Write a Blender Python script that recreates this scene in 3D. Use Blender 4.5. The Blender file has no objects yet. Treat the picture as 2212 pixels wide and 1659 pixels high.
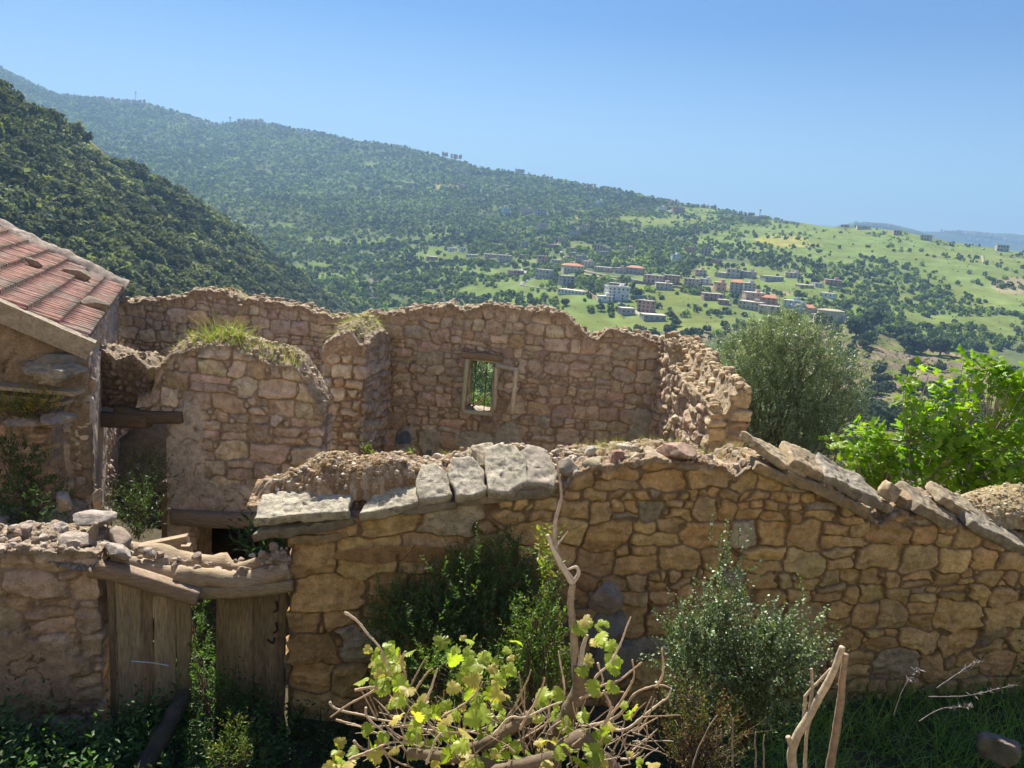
import bpy, math, random
import numpy as np
from mathutils import Vector, Matrix

# ------------------------------------------------------------------ camera, sky, sun, exposure
scene = bpy.context.scene
COL = scene.collection
W, H, F = 2212.0, 1659.0, 1661.0
PITCH, ROLL = math.radians(-11.0), math.radians(4.5)
cP, sP, cR, sR = math.cos(PITCH), math.sin(PITCH), math.cos(ROLL), math.sin(ROLL)
cam_d = bpy.data.cameras.new('camera')
cam = bpy.data.objects.new('camera', cam_d); COL.objects.link(cam)
cam.matrix_world = Matrix(((cR, -sR, 0, 0), (-sR*sP, -cR*sP, -cP, 0), (sR*cP, cR*cP, -sP, 0), (0, 0, 0, 1)))
cam_d.sensor_width = 36.0; cam_d.lens = 36.0*F/W
cam_d.clip_start = 0.05; cam_d.clip_end = 30000
scene.camera = cam
SUN_AZ, SUN_EL = math.radians(20.0), math.radians(50.0)     # azimuth to the left of straight ahead
world = bpy.data.worlds.new('World'); scene.world = world; world.use_nodes = True
wn = world.node_tree
sky = wn.nodes.new('ShaderNodeTexSky'); sky.sky_type = 'NISHITA'; sky.sun_disc = False
sky.sun_elevation = SUN_EL; sky.sun_rotation = -SUN_AZ; sky.altitude = 300
sky.air_density = 1.0; sky.dust_density = 1.3; sky.ozone_density = 2.2
bg = wn.nodes['Background']; bg.inputs['Strength'].default_value = 0.055
tint = wn.nodes.new('ShaderNodeMix'); tint.data_type = 'RGBA'; tint.blend_type = 'MULTIPLY'; tint.inputs[0].default_value = 1.0; 
tc_ = wn.nodes.new('ShaderNodeTexCoord'); sx3 = wn.nodes.new('ShaderNodeSeparateXYZ'); mr = wn.nodes.new('ShaderNodeMapRange'); tm = wn.nodes.new('ShaderNodeMix'); tm.data_type = 'RGBA'   # deep blue above, pale towards the horizon
wn.links.new(tc_.outputs['Generated'], sx3.inputs[0]); wn.links.new(sx3.outputs['Z'], mr.inputs['Value']); mr.inputs['From Min'].default_value = 0.0; mr.inputs['From Max'].default_value = 0.25
wn.links.new(mr.outputs[0], tm.inputs[0]); tm.inputs[6].default_value = (0.93, 1.08, 1.03, 1); tm.inputs[7].default_value = (0.18, 0.425, 0.74, 1); wn.links.new(tm.outputs[2], tint.inputs[7])
wn.links.new(sky.outputs[0], tint.inputs[6]); wn.links.new(tint.outputs[2], bg.inputs['Color'])
sl = bpy.data.lights.new('sun', 'SUN'); sl.energy = 5.0; sl.angle = math.radians(0.5); sl.color = (1.0, 0.92, 0.79)
so = bpy.data.objects.new('sun', sl); COL.objects.link(so)
SUNV = Vector((-math.sin(SUN_AZ)*math.cos(SUN_EL), math.cos(SUN_AZ)*math.cos(SUN_EL), math.sin(SUN_EL)))
so.rotation_euler = SUNV.to_track_quat('Z', 'Y').to_euler(); so.location = (0, 0, 30)
vs = scene.view_settings
vs.view_transform = 'Standard'; vs.look = 'None'; vs.gamma = 1.0; vs.use_curve_mapping = False; vs.exposure = 1.36
scene.cycles.max_bounces = 6; scene.cycles.diffuse_bounces = 4; scene.cycles.transmission_bounces = 4
scene.cycles.volume_bounces = 0; scene.cycles.transparent_max_bounces = 6; scene.cycles.use_denoising = True

# ------------------------------------------------------------------ helpers
def ray(px, py):
    px = np.asarray(px, float); py = np.asarray(py, float)
    x = (px-W/2)/F; y = -(py-H/2)/F
    xr = x*cR-y*sR; yr = x*sR+y*cR
    return np.stack([xr, cP-yr*sP, sP+yr*cP], -1)
def at_y(px, py, y): d = ray(px, py); return d*(y/d[1])
def at_d(px, py, dist): d = ray(px, py); return d*(dist/math.hypot(d[0], d[1]))
def on_plane(px, py, p0, p1):
    d = ray(px, py); n = np.array([-(p1[1]-p0[1]), p1[0]-p0[0], 0.0])
    return d*(n@np.array([p0[0], p0[1], 0.0])/(n@d))
def sstep(a, b, x): t = np.clip((x-a)/(b-a), 0, 1); return t*t*(3-2*t)
def _h(ix, iy, iz, s):
    h = (ix*np.uint32(374761393)+iy*np.uint32(668265263)+iz*np.uint32(2246822519)+np.uint32(s*3266489917 & 0xffffffff))
    h = (h ^ (h >> np.uint32(13)))*np.uint32(1274126177); h = (h ^ (h >> np.uint32(16)))*np.uint32(2654435761)
    return (h ^ (h >> np.uint32(15))).astype(np.float64)/4294967295.0
def _fl(p): f = np.floor(p); return f, (f.astype(np.int64) & 0xffffffff).astype(np.uint32)
def vnoise(p, s=0):
    p = np.atleast_2d(p); f, i = _fl(p); t = p-f; t = t*t*t*(t*(t*6-15)+10); r = 0
    one = np.uint32(1)
    for a in (0, 1):
        for b in (0, 1):
            for c in (0, 1):
                w = (t[:, 0] if a else 1-t[:, 0])*(t[:, 1] if b else 1-t[:, 1])*(t[:, 2] if c else 1-t[:, 2])
                r = r+w*_h(i[:, 0]+one*np.uint32(a), i[:, 1]+one*np.uint32(b), i[:, 2]+one*np.uint32(c), s)
    return r*2-1
def fbm(p, o=4, s=0, g=0.5):
    r = 0; a = 1.0; t = 0
    for k in range(o):
        r = r+a*vnoise(p*(2.03**k)+k*17.3, s+k); t += a; a *= g
    return r/t
def worley(p, s=0):
    f, i = _fl(p); d1 = np.full(len(p), 9.0); d2 = d1.copy(); idv = np.zeros(len(p))
    for a in (-1, 0, 1):
        for b in (-1, 0, 1):
            for c in (-1, 0, 1):
                ii = [(i[:, k].astype(np.int64)+q & 0xffffffff).astype(np.uint32) for k, q in enumerate((a, b, c))]
                h = [_h(ii[0], ii[1], ii[2], s+7*k) for k in range(3)]
                v = np.stack([f[:, 0]+a+h[0], f[:, 1]+b+h[1], f[:, 2]+c+h[2]], 1)
                d = np.sqrt(((v-p)**2).sum(1)); m = d < d1
                d2 = np.where(m, d1, np.minimum(d2, d)); idv = np.where(m, h[0]*0.7+h[1]*0.3, idv); d1 = np.where(m, d, d1)
    return d1, d2, idv
ORG = {}
def tag(o, label=None, cat=None, group=None, kind=None):
    for k, v in (('label', label), ('category', cat), ('group', group), ('kind', kind)):
        if v: o[k] = v
    return o
def thing(name, loc, label, cat, group=None):
    o = bpy.data.objects.new(name, None); COL.objects.link(o); o.location = tuple(loc); o.empty_display_size = 0.2
    ORG[o.name] = np.array(loc, float); return tag(o, label, cat, group)
def link_mesh(name, me, parent=None, loc=(0, 0, 0)):
    o = bpy.data.objects.new(name, me); COL.objects.link(o); o.location = tuple(float(v) for v in loc)
    if parent: o.parent = parent
    return o
class MB:
    """collects shapes and links them as ONE mesh object"""
    def __init__(s): s.V = []; s.F = []; s.C = []; s.n = 0
    def add(s, V, Fs, col=(0.5, 0.5, 0.5)):
        V = np.asarray(V, float)
        if not isinstance(Fs, list): Fs = [Fs]
        for f in Fs:
            f = np.asarray(f, np.int64)
            if f.size: s.F.append(f+s.n)
        c = np.asarray(col, float)
        if c.ndim == 1: c = np.tile(c[:3], (len(V), 1))
        s.V.append(V); s.C.append(c); s.n += len(V); return s
    def data(s, name, mat, origin=(0, 0, 0), smooth=True):
        V = np.concatenate(s.V)-np.asarray(origin, float); C = np.concatenate(s.C)
        me = bpy.data.meshes.new(name); me.vertices.add(len(V)); me.vertices.foreach_set('co', V.astype(np.float32).ravel())
        tot = np.concatenate([np.full(len(f), f.shape[1], np.int32) for f in s.F]); lv = np.concatenate([f.ravel() for f in s.F]).astype(np.int32)
        me.loops.add(len(lv)); me.loops.foreach_set('vertex_index', lv); me.polygons.add(len(tot))
        st = np.concatenate([[0], np.cumsum(tot)[:-1]]).astype(np.int32)
        me.polygons.foreach_set('loop_start', st); me.polygons.foreach_set('use_smooth', np.full(len(tot), smooth))
        a = me.color_attributes.new('Col', 'FLOAT_COLOR', 'POINT')
        a.data.foreach_set('color', np.concatenate([C, np.ones((len(C), 1))], 1).astype(np.float32).ravel())
        me.update(calc_edges=True); me.materials.append(mat); return me
    def make(s, name, mat, parent=None, origin=None, smooth=True):
        po = ORG.get(parent.name, np.zeros(3)) if parent else np.zeros(3)
        org = po if origin is None else np.asarray(origin, float)
        o = link_mesh(name, s.data(name, mat, org, smooth), parent, org-po); ORG[o.name] = org; return o
def grid_faces(nr, nc, base=0, close=False):
    r = np.arange(nr-1)[:, None]; c = np.arange(nc if close else nc-1)[None, :]; c2 = (c+1) % nc
    a = r*nc+c; b = r*nc+c2; d = (r+1)*nc+c; e = (r+1)*nc+c2
    return np.stack([a, b, e, d], -1).reshape(-1, 4)+base
def norm(v): v = np.asarray(v, float); return v/np.maximum(np.linalg.norm(v, axis=-1, keepdims=True), 1e-9)
def tube(path, rad, n=7, rough=0.0, seed=0, square=False):
    P = np.asarray(path, float); m = len(P); rad = np.broadcast_to(np.asarray(rad, float), (m,))
    T = norm(np.gradient(P, axis=0)); ref = np.array([0, 0, 1.0]) if abs(T[0][2]) < 0.9 else np.array([1.0, 0, 0])
    V = []
    X = norm(np.cross(T[0], ref))
    for i in range(m):
        X = norm(X-T[i]*(X@T[i])); Y = np.cross(T[i], X); a = np.arange(n)*2*math.pi/n
        k = np.ones(n)
        if square: k = 1/np.maximum(np.abs(np.cos(a)), np.abs(np.sin(a)))**0.85
        V.append(P[i]+rad[i]*(np.outer(np.cos(a)*k, X)+np.outer(np.sin(a)*k, Y)))
    V = np.array(V)
    if rough: V = V+rough*rad[:, None, None]*(norm(V-P[:, None, :])*fbm(V.reshape(-1, 3)*3.5/max(rad.max(), 1e-4)*0.3+seed, 3, seed).reshape(m, n, 1))
    V = V.reshape(-1, 3); Fq = grid_faces(m, n, 0, True)
    V = np.concatenate([V, P[:1], P[-1:]]); k = np.arange(n); k2 = (k+1) % n
    return V, [Fq, np.stack([np.full(n, m*n), k2, k], 1), np.stack([np.full(n, m*n+1), (m-1)*n+k, (m-1)*n+k2], 1)]
def smooth_path(pts, n=12):
    P = np.asarray(pts, float); t = np.linspace(0, len(P)-1, n); k = np.clip(t.astype(int), 0, len(P)-2); f = (t-k)[:, None]
    p0 = P[np.maximum(k-1, 0)]; p1 = P[k]; p2 = P[k+1]; p3 = P[np.minimum(k+2, len(P)-1)]
    return 0.5*((2*p1)+(p2-p0)*f+(2*p0-5*p1+4*p2-p3)*f**2+(3*p1-p0-3*p2+p3)*f**3)
def box(c, half, yaw=0.0, ax=None):
    s = np.array([[x, y, z] for z in (-1, 1) for x, y in ((-1, -1), (1, -1), (1, 1), (-1, 1))], float)*np.asarray(half, float)
    if ax is None: cy, sy = math.cos(yaw), math.sin(yaw); ax = np.array([[cy, sy, 0], [-sy, cy, 0], [0, 0, 1]])
    return s@np.asarray(ax, float)+np.asarray(c, float), np.array([[3, 2, 1, 0], [4, 5, 6, 7], [0, 1, 5, 4], [1, 2, 6, 5], [2, 3, 7, 6], [3, 0, 4, 7]])
_ico = {}
def ico(sub):
    if sub not in _ico:
        import bmesh
        bm = bmesh.new(); bmesh.ops.create_icosphere(bm, subdivisions=sub, radius=1.0)
        _ico[sub] = (np.array([v.co[:] for v in bm.verts]), np.array([[v.index for v in f.verts] for f in bm.faces])); bm.free()
    return _ico[sub]
def rock(c, half, seed, sub=3, yaw=0.0, tilt=(0, 0), flat=1.0, cuts=9, rough=0.07):
    """an angular stone: a sphere cut by random planes, then roughened"""
    V, Fs = ico(sub); V = V.copy(); rg = np.random.default_rng(seed)
    N = norm(rg.normal(size=(cuts, 3))); N = np.concatenate([N, [[0, 0, 1], [0, 0, -1]]]); D = np.concatenate([rg.uniform(0.5, 0.8, cuts), [0.5*flat+0.2, 0.5*flat+0.2]])
    for n_, d_ in zip(N, D): e = np.maximum(V@n_-d_, 0); V = V-e[:, None]*n_
    V = V*(1+rough*fbm(V*2.2+seed, 3, seed))[:, None]+V*(rough*0.6*fbm(V*7+seed, 2, seed+5))[:, None]
    V = V/np.abs(V).max(0)*np.asarray(half, float)
    cx, sx, cy, sy, cz, sz = math.cos(tilt[0]), math.sin(tilt[0]), math.cos(tilt[1]), math.sin(tilt[1]), math.cos(yaw), math.sin(yaw)
    Rm = np.array([[cz, -sz, 0], [sz, cz, 0], [0, 0, 1]])@np.array([[cy, 0, sy], [0, 1, 0], [-sy, 0, cy]])@np.array([[1, 0, 0], [0, cx, -sx], [0, sx, cx]])
    return V@Rm.T+np.asarray(c, float), Fs
def slab(outline, thick, seed, res=0.035, rough=0.012, ax=None, c=(0, 0, 0)):
    """a rough flagstone from a plan outline (local x, y), its top and underside roughened"""
    O = np.asarray(outline, float); rg = np.random.default_rng(seed); m = len(O)
    pts = []
    for i in range(m):
        a, b = O[i], O[(i+1) % m]; n = max(2, int(np.linalg.norm(b-a)/res/1.3))
        for k in range(n): pts.append(a+(b-a)*k/n)
    E = np.array(pts); cen = E.mean(0); n = len(E); rings = []
    E = E+norm(E-cen)*(0.022*vnoise(np.c_[E*7, np.full(n, seed)], seed))[:, None]
    nr = max(4, int(np.linalg.norm(E-cen, axis=1).mean()/res))
    for k in range(nr+1): rings.append((np.c_[cen+(E-cen)*(k/nr*0.97+0.001), np.full(n, thick/2)]))
    for zz, f in ((0.42, 1.0), (0.2, 1.012), (-0.1, 1.0), (-0.35, 1.01), (-0.46, 0.985)): rings.append(np.c_[cen+(E-cen)*f, np.full(n, thick*zz)])
    for k in (nr*2//3, nr//3, 0): rings.append(np.c_[cen+(E-cen)*(k/nr*0.97+0.001), np.full(n, -thick/2)])
    V = np.concatenate(rings); q = np.c_[V[:, :2], V[:, 2]]+seed*3.1
    V[:, 2] += rough*1.5*fbm(q*5, 4, seed)+rough*1.0*fbm(q*19, 2, seed+3)-rough*0.5*np.abs(fbm(q*9, 3, seed+21))-0.03*np.maximum(0, fbm(q*2.2, 2, seed+9))
    d = norm(np.c_[V[:, :2]-cen, np.zeros(len(V))]); V = V+d*(rough*1.5*fbm(q*np.array([9, 9, 26]), 3, seed+1))[:, None]
    ax = np.eye(3) if ax is None else np.asarray(ax, float)
    return V@ax+np.asarray(c, float), grid_faces(len(rings), n, 0, True)
def axes(yaw=0, pitch=0, roll=0):
    """rows are the local x, y, z axes; pitch tips local x down, roll tips local y down"""
    cy, sy = math.cos(yaw), math.sin(yaw)
    x = np.array([cy*math.cos(pitch), sy*math.cos(pitch), -math.sin(pitch)]); y0 = np.array([-sy, cy, 0.0]); z0 = np.cross(x, y0)
    y = y0*math.cos(roll)-z0*math.sin(roll); return np.array([x, y, np.cross(x, y)])
def leaves(P, D, U, size, tpl, rg, fold=0.0):
    """many leaves: P points, D leaf directions, U rough up vectors, size lengths; tpl = (verts, faces) in unit length along x"""
    tv, tf = tpl; D = norm(D); S = norm(np.cross(U, D)+1e-6); N = np.cross(D, S); n = len(P); k = len(tv)
    size = np.broadcast_to(np.asarray(size, float), (n,))
    V = P[:, None, :]+size[:, None, None]*(tv[None, :, 0:1]*D[:, None, :]+tv[None, :, 1:2]*S[:, None, :]+tv[None, :, 2:3]*N[:, None, :])
    return V.reshape(-1, 3), [(np.asarray(f)[None]+(np.arange(n)*k)[:, None, None]).reshape(-1, np.asarray(f).shape[1]) for f in tf]
def leafcol(n, k, base, rg, var=0.25, alt=None, pa=0.2):
    c = np.array(base)[None]*(1+var*rg.normal(size=(n, 1)).clip(-1.8, 2.2))
    if alt is not None: m = rg.random(n) < pa; c[m] = np.array(alt)*(1+var*0.7*rg.normal(size=(m.sum(), 1)).clip(-1.5, 2))
    return np.repeat(np.clip(c, 0.004, 0.9), k, 0)
OVAL = (np.array([[0, 0, 0], [0.3, 0.2, 0.03], [0.3, -0.2, 0.03], [0.68, 0.17, 0.02], [0.68, -0.17, 0.02], [1, 0, -0.06], [0.3, 0, -0.02], [0.68, 0, -0.03]]),
        [np.array([[0, 6, 1], [0, 2, 6], [3, 7, 5], [7, 4, 5]]), np.array([[1, 6, 7, 3], [6, 2, 4, 7]])])
SPEAR = (np.array([[0, 0, 0], [0.45, 0.12, 0.02], [0.45, -0.12, 0.02], [1, 0, -0.05]]), [np.array([[0, 2, 1], [1, 2, 3]])])
ROUND = (np.array([[0, 0, 0], [0.2, 0.32, 0.04], [0.2, -0.32, 0.04], [0.65, 0.36, 0.02], [0.65, -0.36, 0.02], [1, 0, -0.05]]), [np.array([[0, 2, 1], [3, 4, 5]]), np.array([[1, 2, 4, 3]])])
def lobed(pts, cup=0.1):
    o = np.array(pts, float); m = np.array([[x, -y] for x, y in pts[::-1] if abs(y) > 1e-6]); P = np.concatenate([o, m])
    z = -cup*(P[:, 1]**2)*1.2+cup*0.5*np.sin(P[:, 0]*9)*0.25; V = np.c_[P, z]; V = np.concatenate([V, [[0.38, 0, 0.05]]]); n = len(P); k = np.arange(n)
    return (V, [np.stack([np.full(n, n), (k+1) % n, k], 1)])
VINE = lobed([(0, 0), (-0.12, 0.14), (-0.05, 0.3), (0.02, 0.42), (0.1, 0.35), (0.17, 0.48), (0.27, 0.56), (0.3, 0.42), (0.42, 0.5), (0.46, 0.38), (0.44, 0.27), (0.56, 0.38), (0.67, 0.37), (0.7, 0.27), (0.8, 0.27), (0.82, 0.16), (0.93, 0.12), (1.0, 0)], 0.55)
FIG = lobed([(0, 0), (-0.06, 0.18), (0.12, 0.34), (0.3, 0.42), (0.4, 0.3), (0.44, 0.17), (0.6, 0.34), (0.74, 0.36), (0.8, 0.2), (1.0, 0.0)], 0.3)

# ------------------------------------------------------------------ materials
def mat(name): m = bpy.data.materials.new(name); m.use_nodes = True; return m, m.node_tree.nodes, m.node_tree.links
def nd(N, t, **kw):
    n = N.new(t)
    for k, v in kw.items():
        if k in n.inputs.keys(): n.inputs[k].default_value = v
        else: setattr(n, k, v)
    return n
def mixc(N, L, a, b, f, mode='MIX'):
    m = N.new('ShaderNodeMix'); m.data_type = 'RGBA'; m.blend_type = mode; m.clamp_factor = True
    for s, v in ((0, f), (6, a), (7, b)):
        if isinstance(v, bpy.types.NodeSocket): L.new(v, m.inputs[s])
        else: m.inputs[s].default_value = v if s == 0 else (*v[:3], 1)
    return m.outputs[2]
def ramp(N, L, src, stops):
    r = N.new('ShaderNodeValToRGB'); L.new(src, r.inputs[0]); e = r.color_ramp.elements
    while len(e) < len(stops): e.new(0.5)
    for q, (p, c) in zip(e, stops): q.position = p; q.color = (c, c, c, 1) if not isinstance(c, tuple) else (*c, 1)
    return r.outputs[0]
def noise(N, L, vec, sc, det=5, rgh=0.6, dist=0.0):
    n = nd(N, 'ShaderNodeTexNoise', Scale=sc, Detail=det, Roughness=rgh, Distortion=dist); L.new(vec, n.inputs['Vector']); return n.outputs['Fac']
def bump(N, L, h, s, d, nrm=None):
    b = nd(N, 'ShaderNodeBump', Strength=s, Distance=d); L.new(h, b.inputs['Height'])
    if nrm: L.new(nrm, b.inputs['Normal'])
    return b.outputs['Normal']
def m_stone(name, fine=60, spots=None, spot_amt=0.5, streak=False):
    m, N, L = mat(name); p = N['Principled BSDF']; p.inputs['Roughness'].default_value = 0.92; p.inputs['Specular IOR Level'].default_value = 0.25
    at = nd(N, 'ShaderNodeAttribute', attribute_name='Col'); pos = N.new('ShaderNodeNewGeometry').outputs['Position']
    n1 = noise(N, L, pos, 9, 6, 0.65); n2 = noise(N, L, pos, fine, 4, 0.7)
    c = mixc(N, L, at.outputs['Color'], ramp(N, L, n1, [(0.3, 0.62), (0.52, 1.0), (0.74, 1.32)]), 1.0, 'MULTIPLY')
    c = mixc(N, L, c, ramp(N, L, n2, [(0.25, 0.55), (0.5, 1.0), (0.75, 1.35)]), 0.8, 'MULTIPLY')
    if spots:
        k = ramp(N, L, noise(N, L, pos, 15, 6, 0.75, 0.4), [(0.5, 0.0), (0.57, 1.0)]); k2 = ramp(N, L, noise(N, L, pos, 4.0, 3), [(0.34, 0.0), (0.52, spot_amt)])
        mm = nd(N, 'ShaderNodeMath', operation='MULTIPLY'); L.new(k, mm.inputs[0]); L.new(k2, mm.inputs[1]); c = mixc(N, L, c, spots, mm.outputs[0])
    L.new(c, p.inputs['Base Color']); L.new(bump(N, L, n2, 0.8, 0.018, bump(N, L, n1, 0.7, 0.04)), p.inputs['Normal']); return m
def m_leaf(name, trans=0.45, rough=0.5, tint=(1.0, 1.25, 0.35), spec=0.35):
    m, N, L = mat(name); p = N['Principled BSDF']; p.inputs['Roughness'].default_value = rough; p.inputs['Specular IOR Level'].default_value = spec
    at = nd(N, 'ShaderNodeAttribute', attribute_name='Col'); L.new(at.outputs['Color'], p.inputs['Base Color'])
    t = N.new('ShaderNodeBsdfTranslucent'); L.new(mixc(N, L, at.outputs['Color'], tint, 1.0, 'MULTIPLY'), t.inputs['Color'])
    mx = N.new('ShaderNodeMixShader'); mx.inputs[0].default_value = trans; out = N['Material Output']
    L.new(p.outputs[0], mx.inputs[1]); L.new(t.outputs[0], mx.inputs[2]); L.new(mx.outputs[0], out.inputs['Surface']); return m
def m_col(name, rough=0.9, sc=None, amt=0.6, bmp=0.0, space='pos', stretch=None, lo=0.6, hi=1.35):
    m, N, L = mat(name); p = N['Principled BSDF']; p.inputs['Roughness'].default_value = rough; p.inputs['Specular IOR Level'].default_value = 0.25
    at = nd(N, 'ShaderNodeAttribute', attribute_name='Col'); c = at.outputs['Color']
    if sc:
        v = N.new('ShaderNodeNewGeometry').outputs['Position'] if space == 'pos' else N.new('ShaderNodeTexCoord').outputs['Object']
        if stretch: mp = N.new('ShaderNodeMapping'); mp.inputs['Scale'].default_value = stretch; L.new(v, mp.inputs['Vector']); v = mp.outputs[0]
        n = noise(N, L, v, sc, 6, 0.65); c = mixc(N, L, c, ramp(N, L, n, [(0.28, lo), (0.5, 1.0), (0.72, hi)]), amt, 'MULTIPLY')
        if bmp: L.new(bump(N, L, n, 0.6, bmp), p.inputs['Normal'])
    if name == 'hill_ground': p.inputs['Specular IOR Level'].default_value = 0.0
    L.new(c, p.inputs['Base Color']); return m
M_OCHRE = m_stone('ochre_masonry', 70)
M_PINK = m_stone('pinkish_masonry', 55)
M_SLAB = m_stone('lichened_sandstone', 80, (0.2, 0.185, 0.15), 0.8)
M_RUB = m_stone('rubble', 60)
M_WOOD = m_col('weathered_wood', 0.85, 7, 0.9, 0.006, 'pos', (9, 9, 1), 0.45, 1.5)
M_WOODH = m_col('weathered_beam', 0.85, 7, 0.9, 0.008, 'pos', (1, 8, 12), 0.5, 1.45)
M_BARK = m_col('bark', 0.95, 45, 0.8, 0.006)
M_LEAF = m_leaf('leaf', 0.4)
M_LEAFB = m_leaf('backlit_leaf', 0.55, 0.42, (1.1, 1.3, 0.25))
M_OLIVE = m_leaf('olive_leaf', 0.22, 0.45, (0.9, 1.1, 0.4), 0.45)
M_GRASS = m_leaf('grass_blade', 0.45, 0.5)
M_FAR = m_leaf('far_foliage', 0.38, 0.8, (0.95, 1.05, 0.6), 0.0)
M_HILL = m_col('hill_ground', 1.0, 0.05, 0.7, 0.0, 'pos', None, 0.65, 1.35)
M_EARTH = m_stone('earth', 40)
M_RENDER = m_col('village_render', 0.9, 0.5, 0.35)
M_DARK = m_col('window_dark', 0.4)
M_TILE = m_col('clay_tile', 0.85, 9, 0.9, 0.004, 'pos', None, 0.5, 1.4)
M_METAL = m_col('rusty_iron', 0.7, 40, 0.5)
M_PLAST = m_stone('lime_plaster', 30)
# ------------------------------------------------------------------ hills: sheets given their own distances
class Hill:
    def __init__(s, cols, rows, sil=None, relief=0.03, rs=140.0, seed=1, nu=220, nv=130):
        s.cols = np.array(cols, float); s.rows = [(np.array(y, float), np.array(d, float)) for y, d in rows]; s.sil = sil
        s.relief, s.rs, s.seed, s.nu, s.nv = relief, rs, seed, nu, nv
        s.X = np.linspace(cols[0], cols[-1], nu)
    def column(s, x):
        ys = [np.interp(x, s.cols, y) for y, d in s.rows]; ds = [np.exp(np.interp(x, s.cols, np.log(d))) for y, d in s.rows]
        if s.sil is not None: ys[-1] = np.interp(x, s.sil[0], s.sil[1])
        return np.array(ys), np.array(ds)
    def points(s, px, py):
        px = np.asarray(px, float); py = np.asarray(py, float)
        dist = np.empty(len(px))
        ysA = np.array([np.interp(px, s.cols, y) for y, d in s.rows]); dsA = np.array([np.log(np.interp(px, s.cols, d)) for y, d in s.rows])
        if s.sil is not None: ysA[-1] = np.interp(px, s.sil[0], s.sil[1])
        n = len(s.rows); dist[:] = dsA[0]
        for k in range(n-1):
            t = (ysA[k]-py)/np.maximum(ysA[k]-ysA[k+1], 1e-3); m = (t >= 0)
            t = np.clip(t, 0, 1); dist = np.where(m, dsA[k]*(1-t)+dsA[k+1]*t, dist)
        d = np.exp(dist); r = ray(px, py); hz = np.hypot(r[:, 0], r[:, 1]); P = r/hz[:, None]*d[:, None]
        q = np.c_[P[:, :2]/s.rs, np.zeros(len(P))]
        k = 1+s.relief*fbm(q, 4, s.seed)
        return P*k[:, None]
    def build(s, name, colf, label=None):
        vs_ = np.linspace(0, 1, s.nv)
        PX = np.repeat(s.X, s.nv); ys = np.empty((s.nu, s.nv))
        for i, x in enumerate(s.X): c, _ = s.column(x); ys[i] = c[0]+(c[-1]-c[0])*vs_
        PY = ys.ravel(); P = s.points(PX, PY).reshape(s.nu, s.nv, 3)
        s.P, s.PX, s.PY = P, PX.reshape(s.nu, s.nv), ys
        back = P[:, -1:, :]*np.array([1.06, 1.06, 1.0])-np.array([0, 0, 1])*np.hypot(P[:, -1:, 0], P[:, -1:, 1])[..., None]*0.03
        back2 = P[:, -1:, :]*np.array([1.25, 1.25, 1.0])-np.array([0, 0, 1])*np.hypot(P[:, -1:, 0], P[:, -1:, 1])[..., None]*0.2
        A = np.concatenate([P, back, back2], 1); c = colf(s.PX.ravel(), s.PY.ravel(), P.reshape(-1, 3)).reshape(s.nu, s.nv, 3)
        c = np.concatenate([c, c[:, -1:], c[:, -1:]], 1)
        b = MB(); b.add(A.reshape(-1, 3), grid_faces(s.nu, s.nv+2)[:, ::-1], c.reshape(-1, 3))
        return tag(b.make(name, M_HILL), label, None, None, 'structure')
    def sample(s, n, dens, rg):
        """n trial points spread evenly by ground area, kept with probability dens(px, py, P)"""
        a = s.P[1:, :-1]-s.P[:-1, :-1]; b = s.P[:-1, 1:]-s.P[:-1, :-1]; ar = np.linalg.norm(np.cross(a, b), axis=-1).ravel()
        i = rg.choice(len(ar), n, p=ar/ar.sum()); iu, iv = i//(s.nv-1), i % (s.nv-1); fu, fv = rg.random(n), rg.random(n)
        def bl(G): return (G[iu, iv].T*(1-fu)*(1-fv)+G[iu+1, iv].T*fu*(1-fv)+G[iu, iv+1].T*(1-fu)*fv+G[iu+1, iv+1].T*fu*fv).T
        P, px, py = bl(s.P), bl(s.PX), bl(s.PY); m = rg.random(n) < dens(px, py, P); return P[m], px[m], py[m], ar.sum()
SILA = (np.array([-250, 0, 50, 130, 205, 255, 320, 400, 470, 500, 545, 620, 700, 760, 870, 930, 1000, 1030, 1100, 1170, 1270, 1340, 1440, 1530, 1620, 1740, 1790, 1870, 1950, 2050, 2212, 2450]),
        np.array([40, 145, 170, 207, 211, 218, 223, 248, 268, 264, 262, 274, 289, 302, 316, 333, 349, 362, 371, 381, 401, 413, 434, 449, 465, 483, 490, 491, 500, 522, 546, 580]))
hillA = Hill([-250, 0, 250, 500, 750, 1000, 1250, 1500, 1750, 2000, 2212, 2450], [
    ([700, 700, 700, 720, 960, 1000, 1000, 1000, 900, 840, 900, 900], [700, 700, 700, 650, 300, 240, 230, 230, 330, 460, 460, 460]),
    ([450, 450, 480, 530, 590, 610, 640, 650, 660, 720, 760, 800], [1100, 1100, 1050, 1000, 830, 720, 600, 610, 620, 620, 600, 590]),
    ([300, 320, 390, 440, 480, 520, 550, 570, 590, 630, 670, 700], [1700, 1600, 1500, 1350, 1200, 980, 830, 810, 780, 780, 740, 720]),
    ([160, 220, 290, 350, 400, 430, 465, 495, 525, 555, 590, 620], [2500, 2300, 2200, 1900, 1650, 1450, 1200, 1100, 1000, 950, 900, 880]),
    ([40]*12, [3300, 3000, 2800, 2600, 2300, 2000, 1750, 1500, 1300, 1200, 1150, 1150])], SILA, 0.03, 170, 3, 260, 150)
SILB = (np.array([-250, 0, 30, 60, 110, 150, 200, 250, 330, 400, 440, 500, 560, 620, 680, 740, 790, 860]),
        np.array([60, 188, 208, 243, 258, 270, 308, 353, 388, 428, 453, 488, 538, 578, 618, 658, 694, 740]))
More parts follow.
